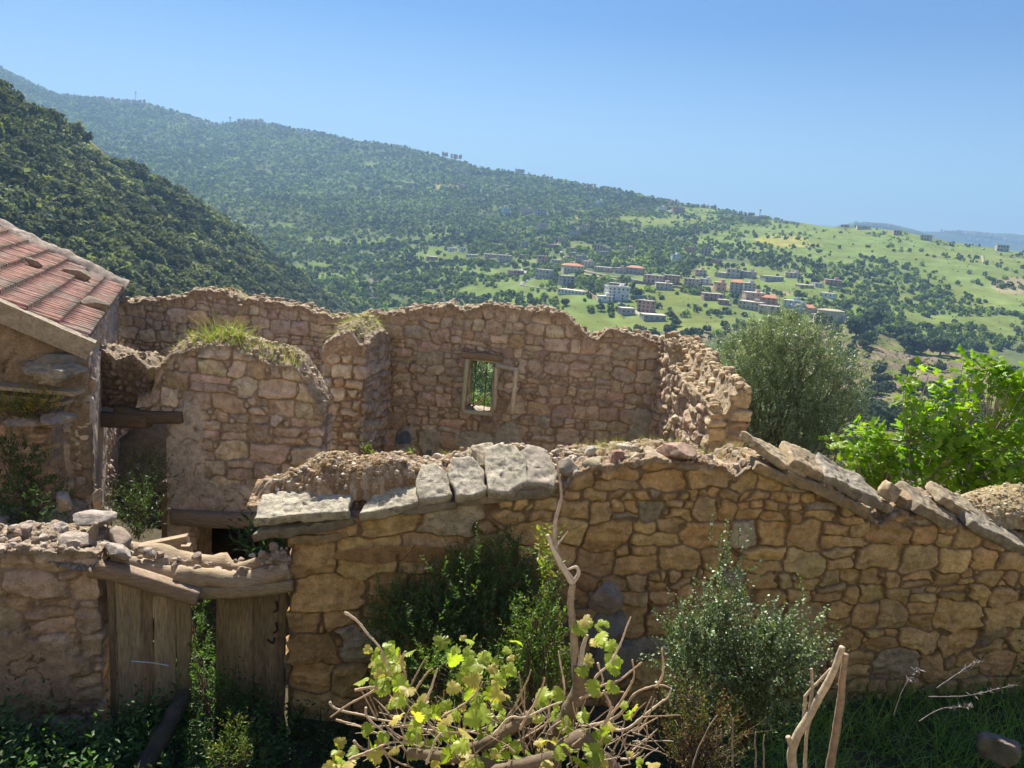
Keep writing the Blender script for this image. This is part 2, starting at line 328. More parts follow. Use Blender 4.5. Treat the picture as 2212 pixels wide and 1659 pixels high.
hillB = Hill([-250, 0, 250, 500, 750, 860], [
    ([900, 900, 900, 900, 900, 900], [120, 130, 150, 170, 230, 260]),
    ([640, 640, 650, 720, 760, 790], [220, 230, 260, 300, 420, 480]),
    ([40]*6, [420, 430, 480, 560, 680, 720])], SILB, 0.07, 60, 11, 150, 110)
SILC = (np.array([1230, 1300, 1400, 1480, 1560, 1650, 1740, 1800, 1850, 1900, 1960, 2030, 2100, 2212, 2450]),
        np.array([790, 765, 745, 735, 715, 702, 694, 692, 698, 715, 740, 757, 770, 795, 850]))
hillC = Hill([1230, 1500, 1800, 2000, 2212, 2450], [
    ([1500]*6, [50, 48, 48, 52, 58, 60]),
    ([1100, 1100, 1100, 1100, 1120, 1150], [150, 140, 140, 150, 160, 165]),
    ([900, 880, 860, 880, 920, 960], [330, 330, 330, 320, 300, 290]),
    ([700]*6, [480, 510, 540, 520, 480, 450])], SILC, 0.035, 45, 21, 230, 190)
hillD = Hill([1650, 1850, 2000, 2200, 2450], [([700]*5, [3000]*5), ([480]*5, [3700]*5)],
    (np.array([1650, 1790, 1830, 1870, 1920, 1960, 1990, 2020, 2060, 2200, 2450]), np.array([525, 493, 483, 479, 483, 492, 500, 512, 530, 600, 700])), 0.03, 300, 31, 60, 30)
hillE = Hill([1850, 2000, 2212, 2450], [([700]*4, [4000]*4), ([480]*4, [4900]*4)],
    (np.array([1850, 1960, 2000, 2040, 2080, 2110, 2140, 2180, 2212, 2300, 2450]), np.array([540, 502, 500, 501, 498, 500, 504, 504, 508, 512, 520])), 0.03, 400, 37, 60, 30)
hillF = Hill([1450, 1700, 1790, 2450], [([700]*4, [6000]*4), ([480]*4, [7600]*4)],
    (np.array([1450, 1700, 1740, 1790, 1850, 2450]), np.array([490, 489, 484, 487, 495, 540])), 0.02, 600, 41, 40, 20)
def blob(px, py, L, n, amp=0.35):
    r = np.zeros(len(px))
    for cx, cy, rx, ry in L: r = np.maximum(r, 1-np.sqrt(((px-cx)/rx)**2+((py-cy)/ry)**2)+n*amp)
    return sstep(-0.05, 0.12, r)
GRASS = [(930, 550, 95, 16), (1000, 592, 110, 22), (1110, 632, 150, 26), (1290, 672, 170, 42), (1440, 665, 140, 36), (1200, 600, 70, 12), (1170, 560, 70, 10), (1560, 600, 120, 40),
         (790, 356, 30, 7), (880, 397, 26, 5), (960, 403, 34, 5), (1450, 470, 110, 24), (1700, 520, 260, 44), (1950, 540, 320, 50), (2150, 600, 180, 60), (1800, 620, 200, 50), (2000, 700, 260, 60),
         (1140, 470, 24, 5), (1250, 460, 20, 6), (380, 275, 22, 9), (1370, 560, 60, 10), (1420, 610, 80, 22), (1480, 700, 120, 16)]
def grassA(px, py, P):
    n = fbm(np.c_[P[:, :2]/70, np.zeros(len(P))], 3, 5); g = blob(px, py, GRASS, n, 0.45)
    n2 = fbm(np.c_[P[:, :2]/38, np.zeros(len(P))], 3, 8); return np.maximum(g, sstep(0.06, 0.22, n2)*0.8*sstep(250, 420, py-px*0.09)), n
def colA(px, py, P):
    g, n = grassA(px, py, P); n3 = fbm(np.c_[P[:, :2]/25, np.zeros(len(P))], 3, 15)[:, None]; n4 = fbm(np.c_[P[:, :2]/110+9, np.zeros(len(P))], 3, 16)[:, None]
    n6 = fbm(np.c_[P[:, :2]/9, np.zeros(len(P))], 3, 35)[:, None]; base = np.array([0.055, 0.082, 0.03])*(1+0.5*n3+0.6*n6); n8 = fbm(np.c_[P[:, :2]/4.5, np.zeros(len(P))], 2, 17)[:, None]; gr = np.array([0.06, 0.168, 0.004])*(1+0.4*n3+0.35*n8)
    gr = gr+np.clip(n4, -0.3, 0.5)*np.array([0.06, 0.02, 0.0])
    ye = blob(px, py, [(1690, 517, 60, 9), (1720, 530, 60, 5), (880, 397, 26, 5), (960, 403, 34, 5)], n, 0.3)[:, None]
    pale = blob(px, py, [(2190, 615, 50, 22), (1490, 725, 60, 14), (1550, 620, 26, 5), (1688, 634, 26, 6)], n, 0.3)[:, None]
    gr = gr*(1-ye)+np.array([0.34, 0.33, 0.05])*ye; gr = gr*(1-pale)+np.array([0.28, 0.24, 0.12])*pale
    rk = blob(px, py, [(805, 640, 16, 52), (812, 600, 10, 20)], n, 0.5)[:, None]
    c = base*(1-g[:, None])+gr*g[:, None]; c = np.maximum(c, pale*np.array([0.26, 0.22, 0.11])); return c*(1-rk)+rk*np.array([0.17, 0.15, 0.13])*(1+0.8*n3)
hA = hillA.build('opposite_hillside', colA)
def colB(px, py, P):
    n3 = fbm(np.c_[P[:, :2]/12, np.zeros(len(P))], 3, 15)[:, None]; k = sstep(0.1, 0.45, fbm(np.c_[P[:, :2]/28, np.zeros(len(P))], 3, 25))[:, None]
    return np.array([0.05, 0.065, 0.03])*(1+0.5*n3)*(1-k)+k*np.array([0.17, 0.17, 0.07])
hB = hillB.build('near_hillside', colB)
def colC(px, py, P):
    q = np.c_[P[:, :2]/14, np.zeros(len(P))]; n3 = fbm(q, 4, 15)[:, None]; n5 = fbm(q*np.array([1, 3, 1])*0.7, 4, 55)[:, None]
    gr = np.array([0.125, 0.145, 0.045])*(1+0.5*n3); n9 = fbm(np.c_[P[:, :2]/2.2, np.zeros(len(P))], 3, 58)[:, None]; br = np.array([0.2, 0.15, 0.095])*(1+0.6*n5+0.8*n9)
    f = blob(px, py, [(1950, 790, 200, 60), (2100, 820, 160, 60), (1750, 760, 100, 40), (2000, 850, 150, 40)], n3[:, 0], 0.5)[:, None]*sstep(-0.25, 0.15, n5)
    c = gr*(1-f)+br*f; low = sstep(850, 950, py+60*n3[:, 0])[:, None]; c = c*(1-low)+low*(np.array([0.13, 0.12, 0.06])*(1+0.5*n3)); rk = f*sstep(0.18, 0.34, n5); return c*(1-rk)+rk*np.array([0.15, 0.125, 0.105])
hC = hillC.build('tank_knoll', colC)
def colD(px, py, P):
    n3 = fbm(np.c_[P[:, :2]/90, np.zeros(len(P))], 3, 15)[:, None]; return np.array([0.065, 0.085, 0.04])*(1+0.6*n3)
hillD.build('distant_hills', colD); hillE.build('distant_hills', colD); hillF.build('distant_hills', colD)

# haze: one closed box of thin air round the camera and the whole scene
hz = MB(); V, Fq = box((300, 3900, 130), (5200, 4700, 560)); hz.add(V, Fq)
M_HAZE = bpy.data.materials.new('haze_air'); M_HAZE.use_nodes = True; hn = M_HAZE.node_tree
hn.nodes.remove(hn.nodes['Principled BSDF']); pv = hn.nodes.new('ShaderNodeVolumePrincipled')
pv.inputs['Color'].default_value = (0.34, 0.575, 0.90, 1); pv.inputs['Density'].default_value = HAZE_DENSITY = 0.00024; pv.inputs['Anisotropy'].default_value = 0.1
hn.links.new(pv.outputs[0], hn.nodes['Material Output'].inputs['Volume'])
tag(hz.make('haze', M_HAZE), None, None, None, 'stuff')

# ------------------------------------------------------------------ woods and groves
rgT = np.random.default_rng(77)
def crown_tpl(sub, seed, lump=0.32):
    V, Fs = ico(sub); V = V.copy(); V *= (1+lump*fbm(V*1.7+seed*5, 2, seed)+0.22*fbm(V*4.5+seed, 2, seed+3))[:, None]; V[:, 2] = V[:, 2]*0.82; V[:, 2] = np.where(V[:, 2] < -0.35, -0.35+(V[:, 2]+0.35)*0.4, V[:, 2]); return V+np.array([0, 0, 0.62]), Fs
def clump_tpl(n, seed, size=0.34):
    """a crown of n leafy tufts spread through a lumpy volume"""
    rg = np.random.default_rng(seed); d = norm(rg.normal(size=(n, 3))); r = rg.uniform(0.5, 1.0, n)**0.6
    lob = 1+0.35*fbm(d*1.5+seed*3, 2, seed); c = d*(r*lob)[:, None]*np.array([1, 1, 0.8]); c[:, 2] = np.where(c[:, 2] < -0.4, -0.4+(c[:, 2]+0.4)*0.4, c[:, 2])
    nn = norm(d+0.7*rg.normal(size=(n, 3))); t = norm(np.cross(nn, rg.normal(size=(n, 3)))); b = np.cross(nn, t); s = (size*rg.uniform(0.5, 1.15, n))[:, None]
    a5 = np.arange(5)*2*math.pi/5; V = []
    for k in range(5): rr = rg.uniform(0.55, 1.1, (n, 1)); V.append(c+s*rr*(math.cos(a5[k])*t+math.sin(a5[k])*b)-nn*s*0.18)
    V.append(c+nn*s*0.16); V = np.stack(V, 1).reshape(-1, 3)+np.array([0, 0, 0.62]); i = np.arange(n)[:, None]*6
    F = np.concatenate([np.stack([i[:, 0]+5, i[:, 0]+k, i[:, 0]+(k+1) % 5], 1) for k in range(5)]); return V, F
def scatter(mb, P, sc, tpls, cols, rg, zs=1.0, vv=0.28):
    k = rg.integers(0, len(tpls), len(P)); yaw = rg.uniform(0, 6.283, len(P))
    for t, (tv, tf) in enumerate(tpls):
        m = k == t
        if not m.any(): continue
        c, s = np.cos(yaw[m]), np.sin(yaw[m]); S = sc[m][:, None]
        V = np.stack([(c[:, None]*tv[:, 0]-s[:, None]*tv[:, 1])*S, (s[:, None]*tv[:, 0]+c[:, None]*tv[:, 1])*S, tv[None, :, 2]*S*zs], -1)+P[m][:, None, :]
        n, kk = m.sum(), len(tv); f = tf[None]+(np.arange(n)*kk)[:, None, None]
        cv = cols[m][:, None, :]*(1+vv*rg.normal(size=(n, kk, 1)).clip(-2, 2.2)); mb.add(V.reshape(-1, 3), f.reshape(-1, tf.shape[1]), np.clip(cv.reshape(-1, 3), 0.008, 0.6))
T20 = [clump_tpl(9, s+40, 0.72) for s in range(8)]; TC = [clump_tpl(26, s, 0.52) for s in range(6)]; TB = [clump_tpl(110, s+20, 0.34) for s in range(6)]
def treecol(n, rg, base=(0.07, 0.1, 0.042), bright=(0.13, 0.17, 0.03), pb=0.08):
    c = np.array(base)*(1+0.38*rg.normal(size=(n, 1)).clip(-1.5, 2.0)); m = rg.random(n) < pb; c[m] = np.array(bright)*(1+0.25*rg.normal(size=(m.sum(), 1)).clip(-1.5, 1.5)); return c
def densA(px, py, P):
    g, n = grassA(px, py, P); n2 = fbm(np.c_[P[:, :2]/45, np.zeros(len(P))], 3, 18); n7 = fbm(np.c_[P[:, :2]/160, np.zeros(len(P))], 2, 19)
    forest = 0.55+0.45*sstep(-0.2, 0.2, n2); grove = 0.42*sstep(-0.22, 0.18, n2+0.5*n7)+0.05
    upper = sstep(30, -10, py-(np.interp(px, *SILA)+60))*sstep(1500, 1650, px); grove = grove*(1-0.85*upper)
    right = sstep(1500, 1700, px)*(1-upper)*sstep(540, 620, py-(px-1500)*0.1); grove = np.maximum(grove, right*0.75*sstep(-0.2, 0.15, n2))
    d = forest*(1-g)+grove*g
    d = d*(1-sstep(0.3, 0.9, blob(px, py, [(1350, 595, 60, 9), (1450, 668, 50, 20), (1310, 700, 70, 8), (1590, 690, 110, 10), (1280, 690, 40, 10), (1070, 590, 60, 10)], n*0, 0))*0.85)
    return np.clip(d, 0, 1)*np.where(np.hypot(P[:, 0], P[:, 1]) > 1500, 0.45, 1.0)
Pa, pxa, pya, area = hillA.sample(130000, densA, rgT)
da = np.hypot(Pa[:, 0], Pa[:, 1]); hid = ((pxa < 830) & (pya > np.interp(pxa, *SILB)+25)) | ((pxa > 1250) & (pya > np.interp(pxa, *SILC)+12)) | ((pya > 760) & ((pxa < 960) | (pxa > 1130))); Pa, pxa, pya, da = Pa[~hid], pxa[~hid], pya[~hid], da[~hid]
# ------------------------------------------------------------------ roads, dirt ground in the village
def road(name, pts, w, col, hill=hillA, up=0.35):
    P = hill.points([p[0] for p in pts], [p[1] for p in pts]); P = smooth_path(P, len(pts)*6); P = P+np.array([0, 0, up])
    T = norm(np.gradient(P, axis=0)); S = norm(np.cross(T, [0, 0, 1])); V = np.concatenate([P-S*w/2, P+S*w/2, P-S*w/2-[0, 0, 1.2], P+S*w/2-[0, 0, 1.2]]); n = len(P); k = np.arange(n-1)
    b = MB(); b.add(V, np.concatenate([np.stack([k, k+n, k+n+1, k+1], 1), np.stack([k, k+1, k+1+2*n, k+2*n], 1), np.stack([k+n, k+3*n, k+3*n+1, k+n+1], 1)]), col); return tag(b.make(name, M_HILL), None, None, None, 'structure')
A_ = lambda x, y: (1042.3+x*0.1984, 493.7+y*0.1984)
B_ = lambda x, y: (1371.5+x*0.2232, 521.2+y*0.2232)
C_ = lambda x, y: (1426.4+x*0.3552, 384+y*0.3552)
D_ = lambda x, y: (713.2+x*0.3472, 219.4+y*0.3472)
E_ = lambda x, y: (x*0.3472, 109.7+y*0.3472)
PALE = (0.42, 0.39, 0.35)
road('road', [A_(825, 80), A_(785, 140), A_(820, 185), A_(860, 205), A_(850, 250), A_(880, 295), A_(960, 345), A_(1010, 380)], 4.5, PALE)
road('road', [A_(425, 445), A_(500, 490), A_(600, 535), A_(690, 555)], 4.5, PALE)
road('road', [A_(600, 537), A_(520, 550), A_(470, 575), A_(420, 610), A_(480, 625), A_(640, 650), A_(800, 660)], 4.0, (0.3, 0.29, 0.26))
road('road', [A_(1110, 455), A_(1200, 480), A_(1400, 520), A_(1600, 550), A_(1740, 575)], 3.5, (0.38, 0.34, 0.28))
road('road', [A_(1470, 785), A_(1530, 830), A_(1640, 890), A_(1740, 945)], 4.0, PALE)
road('road', [C_(0, 215), C_(40, 205), C_(90, 195)], 4.0, PALE); road('road', [C_(140, 210), C_(175, 235)], 3.5, PALE)
road('path', [C_(1965, 430), C_(1960, 480), C_(1968, 520)], 3.0, (0.3, 0.29, 0.15)); road('path', [D_(1490, 690), D_(1560, 740)], 3.0, (0.3, 0.3, 0.12))
road('dirt_yard', [A_(1050, 490), A_(1200, 515), A_(1400, 550), A_(1700, 585)], 15.0, (0.36, 0.3, 0.2), up=0.6)
# ------------------------------------------------------------------ village houses
def cube_mesh(name, half, mat, col):
    b = MB(); V, Fq = box((0, 0, 0), half); b.add(V, Fq, col); return b.data(name, mat, smooth=False)
WIN = cube_mesh('window', (0.55, 0.06, 0.6), M_DARK, (0.05, 0.055, 0.065)); WINF = cube_mesh('window_frame', (0.68, 0.04, 0.74), M_RENDER, (0.5, 0.47, 0.42)); OPEN = cube_mesh('window', (0.85, 0.06, 0.95), M_DARK, (0.04, 0.035, 0.035)); TINY = cube_mesh('window', (0.6, 0.08, 0.7), M_DARK, (0.07, 0.07, 0.08))
WHT, CRM, TAN, GRY, BRK, ORG_, BLU, PNK, CON = (0.8, 0.77, 0.7), (0.7, 0.57, 0.4), (0.6, 0.46, 0.32), (0.45, 0.39, 0.33), (0.5, 0.26, 0.17), (0.62, 0.36, 0.22), (0.46, 0.54, 0.62), (0.62, 0.42, 0.32), (0.56, 0.48, 0.4)
STUB = cube_mesh('column_stub', (0.13, 0.13, 0.6), M_RENDER, CON)
rgH = random.Random(5); HP = []
def house(fr, x0, x1, yt, yb, st, col, roof, label, yaw=None, win=True, group=None, dep=None, hill=hillA, cat='house', k=1.0):
    X0, Yb = fr(x0, yb); X1, Yt = fr(x1, yt); cx = (X0+X1)/2; P = hill.points([cx], [Yb])[0]; dist = math.hypot(P[0], P[1])
    w = (X1-X0)*dist/F*0.93*k; HP.append((P[0], P[1], w)); hgt = (Yb-Yt)*dist/F*0.9*k; yaw = rgH.uniform(-0.65, 0.5) if yaw is None else yaw; az = math.atan2(P[0], P[1])
    d = dep or min(max(0.7*w, 5.0), 10.0); ang = yaw-az; c, s = math.cos(ang), math.sin(ang); ax = np.array([[c, s, 0], [-s, c, 0], [0, 0, 1]])
    P = P+ax[1]*d*0.5; o = thing('house' if cat == 'house' else cat, P, label, cat, group); rg = np.random.default_rng(rgH.randrange(9999))
    def lb(b_, x, y, z, hx, hy, hz, cc): V, Fq = box(P+ax[0]*x+ax[1]*y+np.array([0, 0, z]), (hx, hy, hz), ax=ax); b_.add(V, Fq, cc)
    rf = 0.25 if roof != 'tile' else 0.0; wh = hgt-rf-(1.6 if roof == 'tile' else 0.0); wh = max(wh, 2.2)
    b = MB(); lb(b, 0, 0, (wh-4)/2, w/2, d/2, (wh+4)/2, col); fh = wh/st
    if roof == 'raw':
        for q in range(1, st): lb(b, 0, 0, q*fh, w/2+0.12, d/2+0.12, 0.14, CON)
        for sx in (-1, -0.33, 0.33, 1): lb(b, sx*(w/2-0.1), -d/2-0.02, wh/2, 0.17, 0.1, wh/2, CON)
    b.make('wall', M_RENDER, o, smooth=False)
    if roof == 'tile':
        e = 0.45; t = 2.0; V = np.array([[-w/2-e, -d/2-e, wh], [w/2+e, -d/2-e, wh], [w/2+e, d/2+e, wh], [-w/2-e, d/2+e, wh], [-w/2*0.55, 0, wh+t], [w/2*0.55, 0, wh+t]])
        b = MB(); b.add(V@ax+P, [np.array([[0, 1, 5, 4], [2, 3, 4, 5], [3, 2, 1, 0]]), np.array([[1, 2, 5], [3, 0, 4]])], (0.5, 0.22, 0.13)); b.make('roof', M_RENDER, o, smooth=False)
    else:
        b = MB(); lb(b, 0, 0, wh+0.12, w/2+0.25, d/2+0.25, 0.13, (0.58, 0.53, 0.46) if roof != 'raw' else (0.4, 0.36, 0.32))
        if roof == 'parapet':
            for sy in (-1, 1): lb(b, 0, sy*(d/2+0.1), wh+0.65, w/2+0.25, 0.1, 0.4, col)
            for sx in (-1, 1): lb(b, sx*(w/2+0.12), 0, wh+0.65, 0.1, d/2, 0.4, col)
        rr = b.make('roof', M_RENDER, o, smooth=False)
        if roof in ('flat', 'parapet') and st > 1 and w > 6: b = MB(); lb(b, w*0.22, d*0.12, wh+1.3, 1.5, 1.6, 1.05, col); b.make('stair_hut', M_RENDER, rr, smooth=False)
        if roof == 'raw':
            for sx in (-1, -0.33, 0.33, 1):
                for sy in (-1, 1): q = link_mesh('column_stub', STUB, rr, ax[0]*sx*(w/2-0.2)+ax[1]*sy*(d/2-0.2)+np.array([0, 0, wh+0.75])); q.rotation_euler = (0, 0, ang)
    if win:
        n = max(1, int(w/3.1)); ns = max(1, int(d/4.0))
        for f in range(st):
            zc = f*fh+fh*0.52
            spots = [(-w/2+(q+0.5)*w/n, -d/2, 0) for q in range(n)]+[(sd*w/2, -d/2+(q+0.5)*d/ns, 1) for q in range(ns) for sd in ((-1, 1) if dist < 800 else ())]
            for x, y, side in spots:
                if rg.random() < 0.12: continue
                p_ = P+ax[0]*x+ax[1]*y+np.array([0, 0, zc]); a2 = ang+(math.pi/2 if side else 0)
                me = OPEN if roof == 'raw' and rg.random() < 0.6 else (WIN if dist < 800 else TINY)
                q = link_mesh('window', me, o, p_-P); q.rotation_euler = (0, 0, a2); sc2 = min(1.0, fh*0.7/1.5, w/n*0.62/1.1); q.scale = (sc2, 1, sc2)
                if me is WIN and col in (WHT, CRM, GRY, BLU): q2 = link_mesh('window_frame', WINF, q)
    return o
HOUSES = [
 (A_, 15, 180, 275, 315, 1, TAN, 'flat', 'long low tan house with pale flat roof, farthest left at the grove edge'),
 (A_, 170, 330, 283, 362, 2, TAN, 'flat', 'stepped two-storey tan house next to the long low tan one'),
 (A_, 385, 440, 275, 325, 2, BRK, 'flat', 'small square red brick house right of the stepped tan house'),
 (A_, 600, 715, 290, 378, 2, BRK, 'raw', 'unfinished brown brick house standing alone above the fork in the pale road'),
 (A_, 415, 500, 142, 205, 2, GRY, 'flat', 'grey flat roofed house among the upper olive trees left of the winding road'),
 (A_, 665, 800, 168, 210, 1, BRK, 'flat', 'low brick house touching the left edge of the winding road'),
 (A_, 830, 935, 92, 142, 1, PNK, 'flat', 'low pinkish house at the right bend near the top of the winding road'),
 (A_, 905, 1000, 203, 250, 1, BRK, 'flat', 'low brick house right of the middle of the winding road'),
 (A_, 925, 1015, 255, 292, 1, GRY, 'flat', 'low grey flat roofed shed by the lower winding road'),
 (A_, 1000, 1115, 285, 362, 2, GRY, 'flat', 'two-storey blue grey house behind the long school building'),
 (A_, 770, 890, 335, 388, 1, CRM, 'flat', 'low cream house at the left end of the school building'),
 (A_, 1065, 1185, 347, 418, 3, CRM, 'flat', 'three-storey cream block joined to the right end of the school building'),
 (A_, 1200, 1315, 177, 243, 2, BRK, 'raw', 'two-storey red brick shell with balconies, high above the school building'),
 (A_, 1235, 1360, 243, 283, 1, GRY, 'flat', 'low grey house just below the two-storey red brick shell'),
 (A_, 1330, 1400, 205, 248, 1, TAN, 'flat', 'small tan house right beside the two-storey red brick shell'),
 (A_, 1480, 1560, 205, 238, 1, TAN, 'flat', 'low tan house among trees, left of a pinkish pair of storeys'),
 (A_, 1560, 1660, 197, 243, 2, PNK, 'flat', 'pinkish two-storey house among trees high above the dirt yard'),
 (A_, 2060, 2155, 277, 347, 3, WHT, 'flat', 'white three-storey cube standing alone in the groves above the village'),
 (A_, 270, 335, 447, 525, 2, BRK, 'raw', 'narrow red brick tower house left of the road fork'),
 (A_, 335, 450, 450, 500, 1, BRK, 'raw', 'low unroofed brick house attached to the narrow brick tower house'),
 (A_, 555, 735, 435, 545, 2, CON, 'raw', 'grey and brick unfinished two-storey house right of the road fork'),
 (A_, 855, 1010, 507, 612, 3, GRY, 'raw', 'grey concrete frame house with open storeys below the school building'),
 (A_, 1200, 1395, 412, 468, 1, TAN, 'flat', 'long low tan house above the dirt yard'),
 (A_, 1430, 1540, 420, 483, 2, TAN, 'flat', 'tan house between the long low tan house and the red tiled house'),
 (A_, 1545, 1735, 400, 492, 2, GRY, 'tile', 'grey house with red tiled roof above the end of the dirt yard'),
 (A_, 1735, 1970, 500, 592, 2, PNK, 'raw', 'long pinkish brick terrace at the right end of the dirt yard'),
 (A_, 1967, 2145, 502, 602, 3, BRK, 'raw', 'red brick three-storey frame with dark open bays at the end of the dirt yard'),
 (A_, 1880, 2070, 588, 667, 2, TAN, 'flat', 'tan two-storey house below the red brick frame, on the green field edge'),
 (A_, 780, 1110, 662, 717, 1, WHT, 'flat', 'long low white house left of the four-storey white house'),
 (A_, 1345, 1605, 628, 782, 4, WHT, 'parapet', 'large white four-storey house, the tallest white one in the village'),
 (A_, 1245, 1415, 728, 802, 2, WHT, 'flat', 'smaller white and brown house at the foot of the four-storey white house'),
 (A_, 1370, 1550, 592, 642, 2, BRK, 'raw', 'brick house peeping out above the four-storey white house'),
 (A_, 1660, 1835, 768, 912, 3, BRK, 'raw', 'tall brick house with grey bands, alone at the lower edge of the green field'),
 (A_, 1500, 1670, 858, 937, 1, GRY, 'flat', 'low grey house left of the tall banded brick house'),
 (A_, 1740, 2005, 933, 1005, 1, GRY, 'flat', 'long low grey house nearest the ruin, lowest in the village'),
 (B_, 470, 620, 357, 425, 2, TAN, 'raw', 'tan house with open bays right of the red brick frame'),
 (B_, 620, 725, 358, 418, 2, WHT, 'flat', 'grey white house between the tan open-bayed house and the orange tan house'),
 (B_, 578, 695, 272, 330, 2, TAN, 'flat', 'tan brick house at the upper edge of the village with trees in front'),
 (B_, 757, 883, 297, 347, 1, GRY, 'flat', 'low wide grey house at the upper edge of the village'),
 (B_, 880, 1010, 262, 352, 2, CON, 'raw', 'grey concrete house at the upper edge of the village, left of a tan grey one'),
 (B_, 1003, 1135, 287, 352, 2, GRY, 'flat', 'tan grey house at the upper right edge of the village'),
 (B_, 780, 885, 392, 482, 2, ORG_, 'flat', 'orange tan house with terrace left of the tall grey gabled house'),
 (B_, 910, 1040, 372, 502, 4, GRY, 'tile', 'tall grey four-storey house with a pale gabled end'),
 (B_, 1042, 1165, 397, 512, 4, CON, 'flat', 'tan grey four-storey block with balconies beside the tall gabled house'),
 (B_, 660, 855, 502, 572, 2, BRK, 'raw', 'long red brick house on the green field below the orange tan house'),
 (B_, 800, 910, 562, 612, 1, BRK, 'flat', 'low brick annexe at the lower right of the long red brick house'),
 (B_, 1067, 1260, 492, 582, 2, PNK, 'flat', 'pinkish house below the four-storey block with balconies'),
 (B_, 1220, 1360, 522, 607, 2, BRK, 'tile', 'brick house with orange tiled roof between the pinkish and grey blue houses'),
 (B_, 985, 1200, 577, 657, 2, TAN, 'flat', 'tan brick row house near the lower village edge'),
 (B_, 1197, 1400, 622, 702, 2, TAN, 'raw', 'unfinished tan house with open bays just left of the dark knoll trees'),
 (B_, 1425, 1575, 567, 642, 2, BLU, 'flat', 'grey blue two-storey house behind the pale blue one'),
 (B_, 1530, 1612, 607, 687, 2, BLU, 'flat', 'narrow pale blue house joined to an orange tiled one'),
 (B_, 1603, 1725, 617, 692, 2, PNK, 'tile', 'pinkish house with orange tiled roof nearest the round tank'),
 (B_, 1455, 1605, 302, 352, 2, TAN, 'flat', 'tan and grey house alone in the groves right of the village'),
 (B_, 1252, 1445, 337, 387, 1, GRY, 'flat', 'low grey house in the groves right of the upper village edge'),
 (B_, 1845, 1995, 372, 427, 2, BRK, 'flat', 'brick house farthest right in the village groves'),
 (B_, 1592, 1735, 422, 452, 1, PNK, 'flat', 'low pinkish house in the right hand groves'),
 (B_, 1737, 1820, 402, 442, 1, WHT, 'flat', 'small pale house touching the low pinkish one in the right hand groves'),
 (B_, 1780, 1910, 497, 542, 1, WHT, 'flat', 'pale flat roofed house alone above the round tank'),
 (B_, 487, 575, 52, 107, 2, BRK, 'flat', 'red brick house in the groves above the white cube'),
 (B_, 635, 730, 62, 137, 3, ORG_, 'raw', 'tall narrow orange brick house in the upper groves'),
 (B_, 730, 820, 167, 212, 1, BRK, 'flat', 'dark low brick house below the tall narrow orange one'),
 (D_, 1075, 1122, 662, 697, 2, BLU, 'flat', 'pale blue house alone in the wooded slope above the village'),
 (D_, 1190, 1270, 662, 695, 2, TAN, 'flat', 'tan house right of the pale blue one in the wooded slope'),
 (D_, 1283, 1350, 668, 707, 2, GRY, 'raw', 'grey brown house right of the tan one in the wooded slope'),
 (D_, 1295, 1360, 752, 790, 1, PNK, 'flat', 'low pinkish house in the woods above the winding road'),
 (D_, 1545, 1602, 767, 800, 2, PNK, 'flat', 'pinkish house with a white end wall at the top of the winding road'),
 (D_, 1482, 1550, 797, 840, 2, GRY, 'flat', 'grey house near the top of the winding road'),
 (D_, 1663, 1702, 612, 637, 2, WHT, 'flat', 'small bright white house high in the woods'),
 (D_, 1610, 1660, 632, 657, 2, GRY, 'flat', 'pale grey house left of the small bright white one'),
 (D_, 740, 795, 908, 930, 1, WHT, 'flat', 'low white house on the green meadow left of the village'),
 (D_, 810, 845, 905, 930, 1, WHT, 'flat', 'small white cube right of the low white house on the meadow'),
 (D_, 595, 665, 962, 985, 1, BRK, 'flat', 'dark low house half hidden by trees on the left meadow'),
 (D_, 840, 920, 952, 965, 1, WHT, 'flat', 'very low pale house on the meadow below the two white ones'),
 (D_, 1905, 1945, 657, 685, 1, PNK, 'flat', 'small pinkish house on the open upper meadow'),
 (D_, 2045, 2095, 652, 683, 2, WHT, 'flat', 'grey white house on the open upper meadow'),
 (C_, 75, 150, 178, 215, 2, BRK, 'flat', 'brown house on the open upper meadow at the end of a path'),
 (C_, 512, 570, 232, 262, 2, TAN, 'flat', 'tan house just under the ridge left of the mast'),
 (C_, 533, 570, 212, 236, 1, BRK, 'flat', 'brown house on the ridge line left of the mast'),
 (C_, 577, 650, 236, 256, 1, BRK, 'flat', 'low brown house on the ridge line under the mast'),
 (C_, 1095, 1132, 285, 301, 1, BRK, 'flat', 'brown house on the ridge, leftmost on the bare green crest'),
 (C_, 1200, 1272, 292, 314, 1, TAN, 'flat', 'long tan house on the bare green crest'),
 (C_, 1420, 1465, 322, 350, 2, BRK, 'raw', 'dark brick shell alone on the bare green crest'),
 (C_, 1588, 1645, 350, 382, 2, CON, 'raw', 'grey brick house with white tower on the bare green crest'),
 (C_, 2052, 2110, 412, 448, 2, GRY, 'raw', 'dark grey house on the crest, farthest right'),
]
for h_ in HOUSES: house(*h_)
SCH = house(A_, 872, 1110, 378, 474, 2, CRM, 'tile', 'long cream school-like building with red tiled roof and a dark arcade', yaw=0.22, dep=12)
def tiny_houses(fr, L, label, group, rgx, hill=hillA, n=None):
    cols = [TAN, PNK, GRY, WHT, BRK, CRM]
    for (x0, x1, y0, y1, n) in L:
        for q in range(n):
            xa = x0+(x1-x0)*(q+rgx.uniform(0.0, 0.5))/n; wd = (x1-x0)/n*rgx.uniform(0.6, 1.0); ya = y0+(y1-y0)*q/max(n-1, 1)
            house(fr, xa, xa+wd, ya-(rgx.uniform(8, 14) if fr is D_ else rgx.uniform(12, 24)*(1 if fr is not C_ else 0.75)), ya+rgx.uniform(2, 7), 2, rgx.choice([TAN, PNK, BRK, CON] if fr is D_ else cols), 'flat', label, win=False, group=group, hill=hill)
rx = random.Random(9)
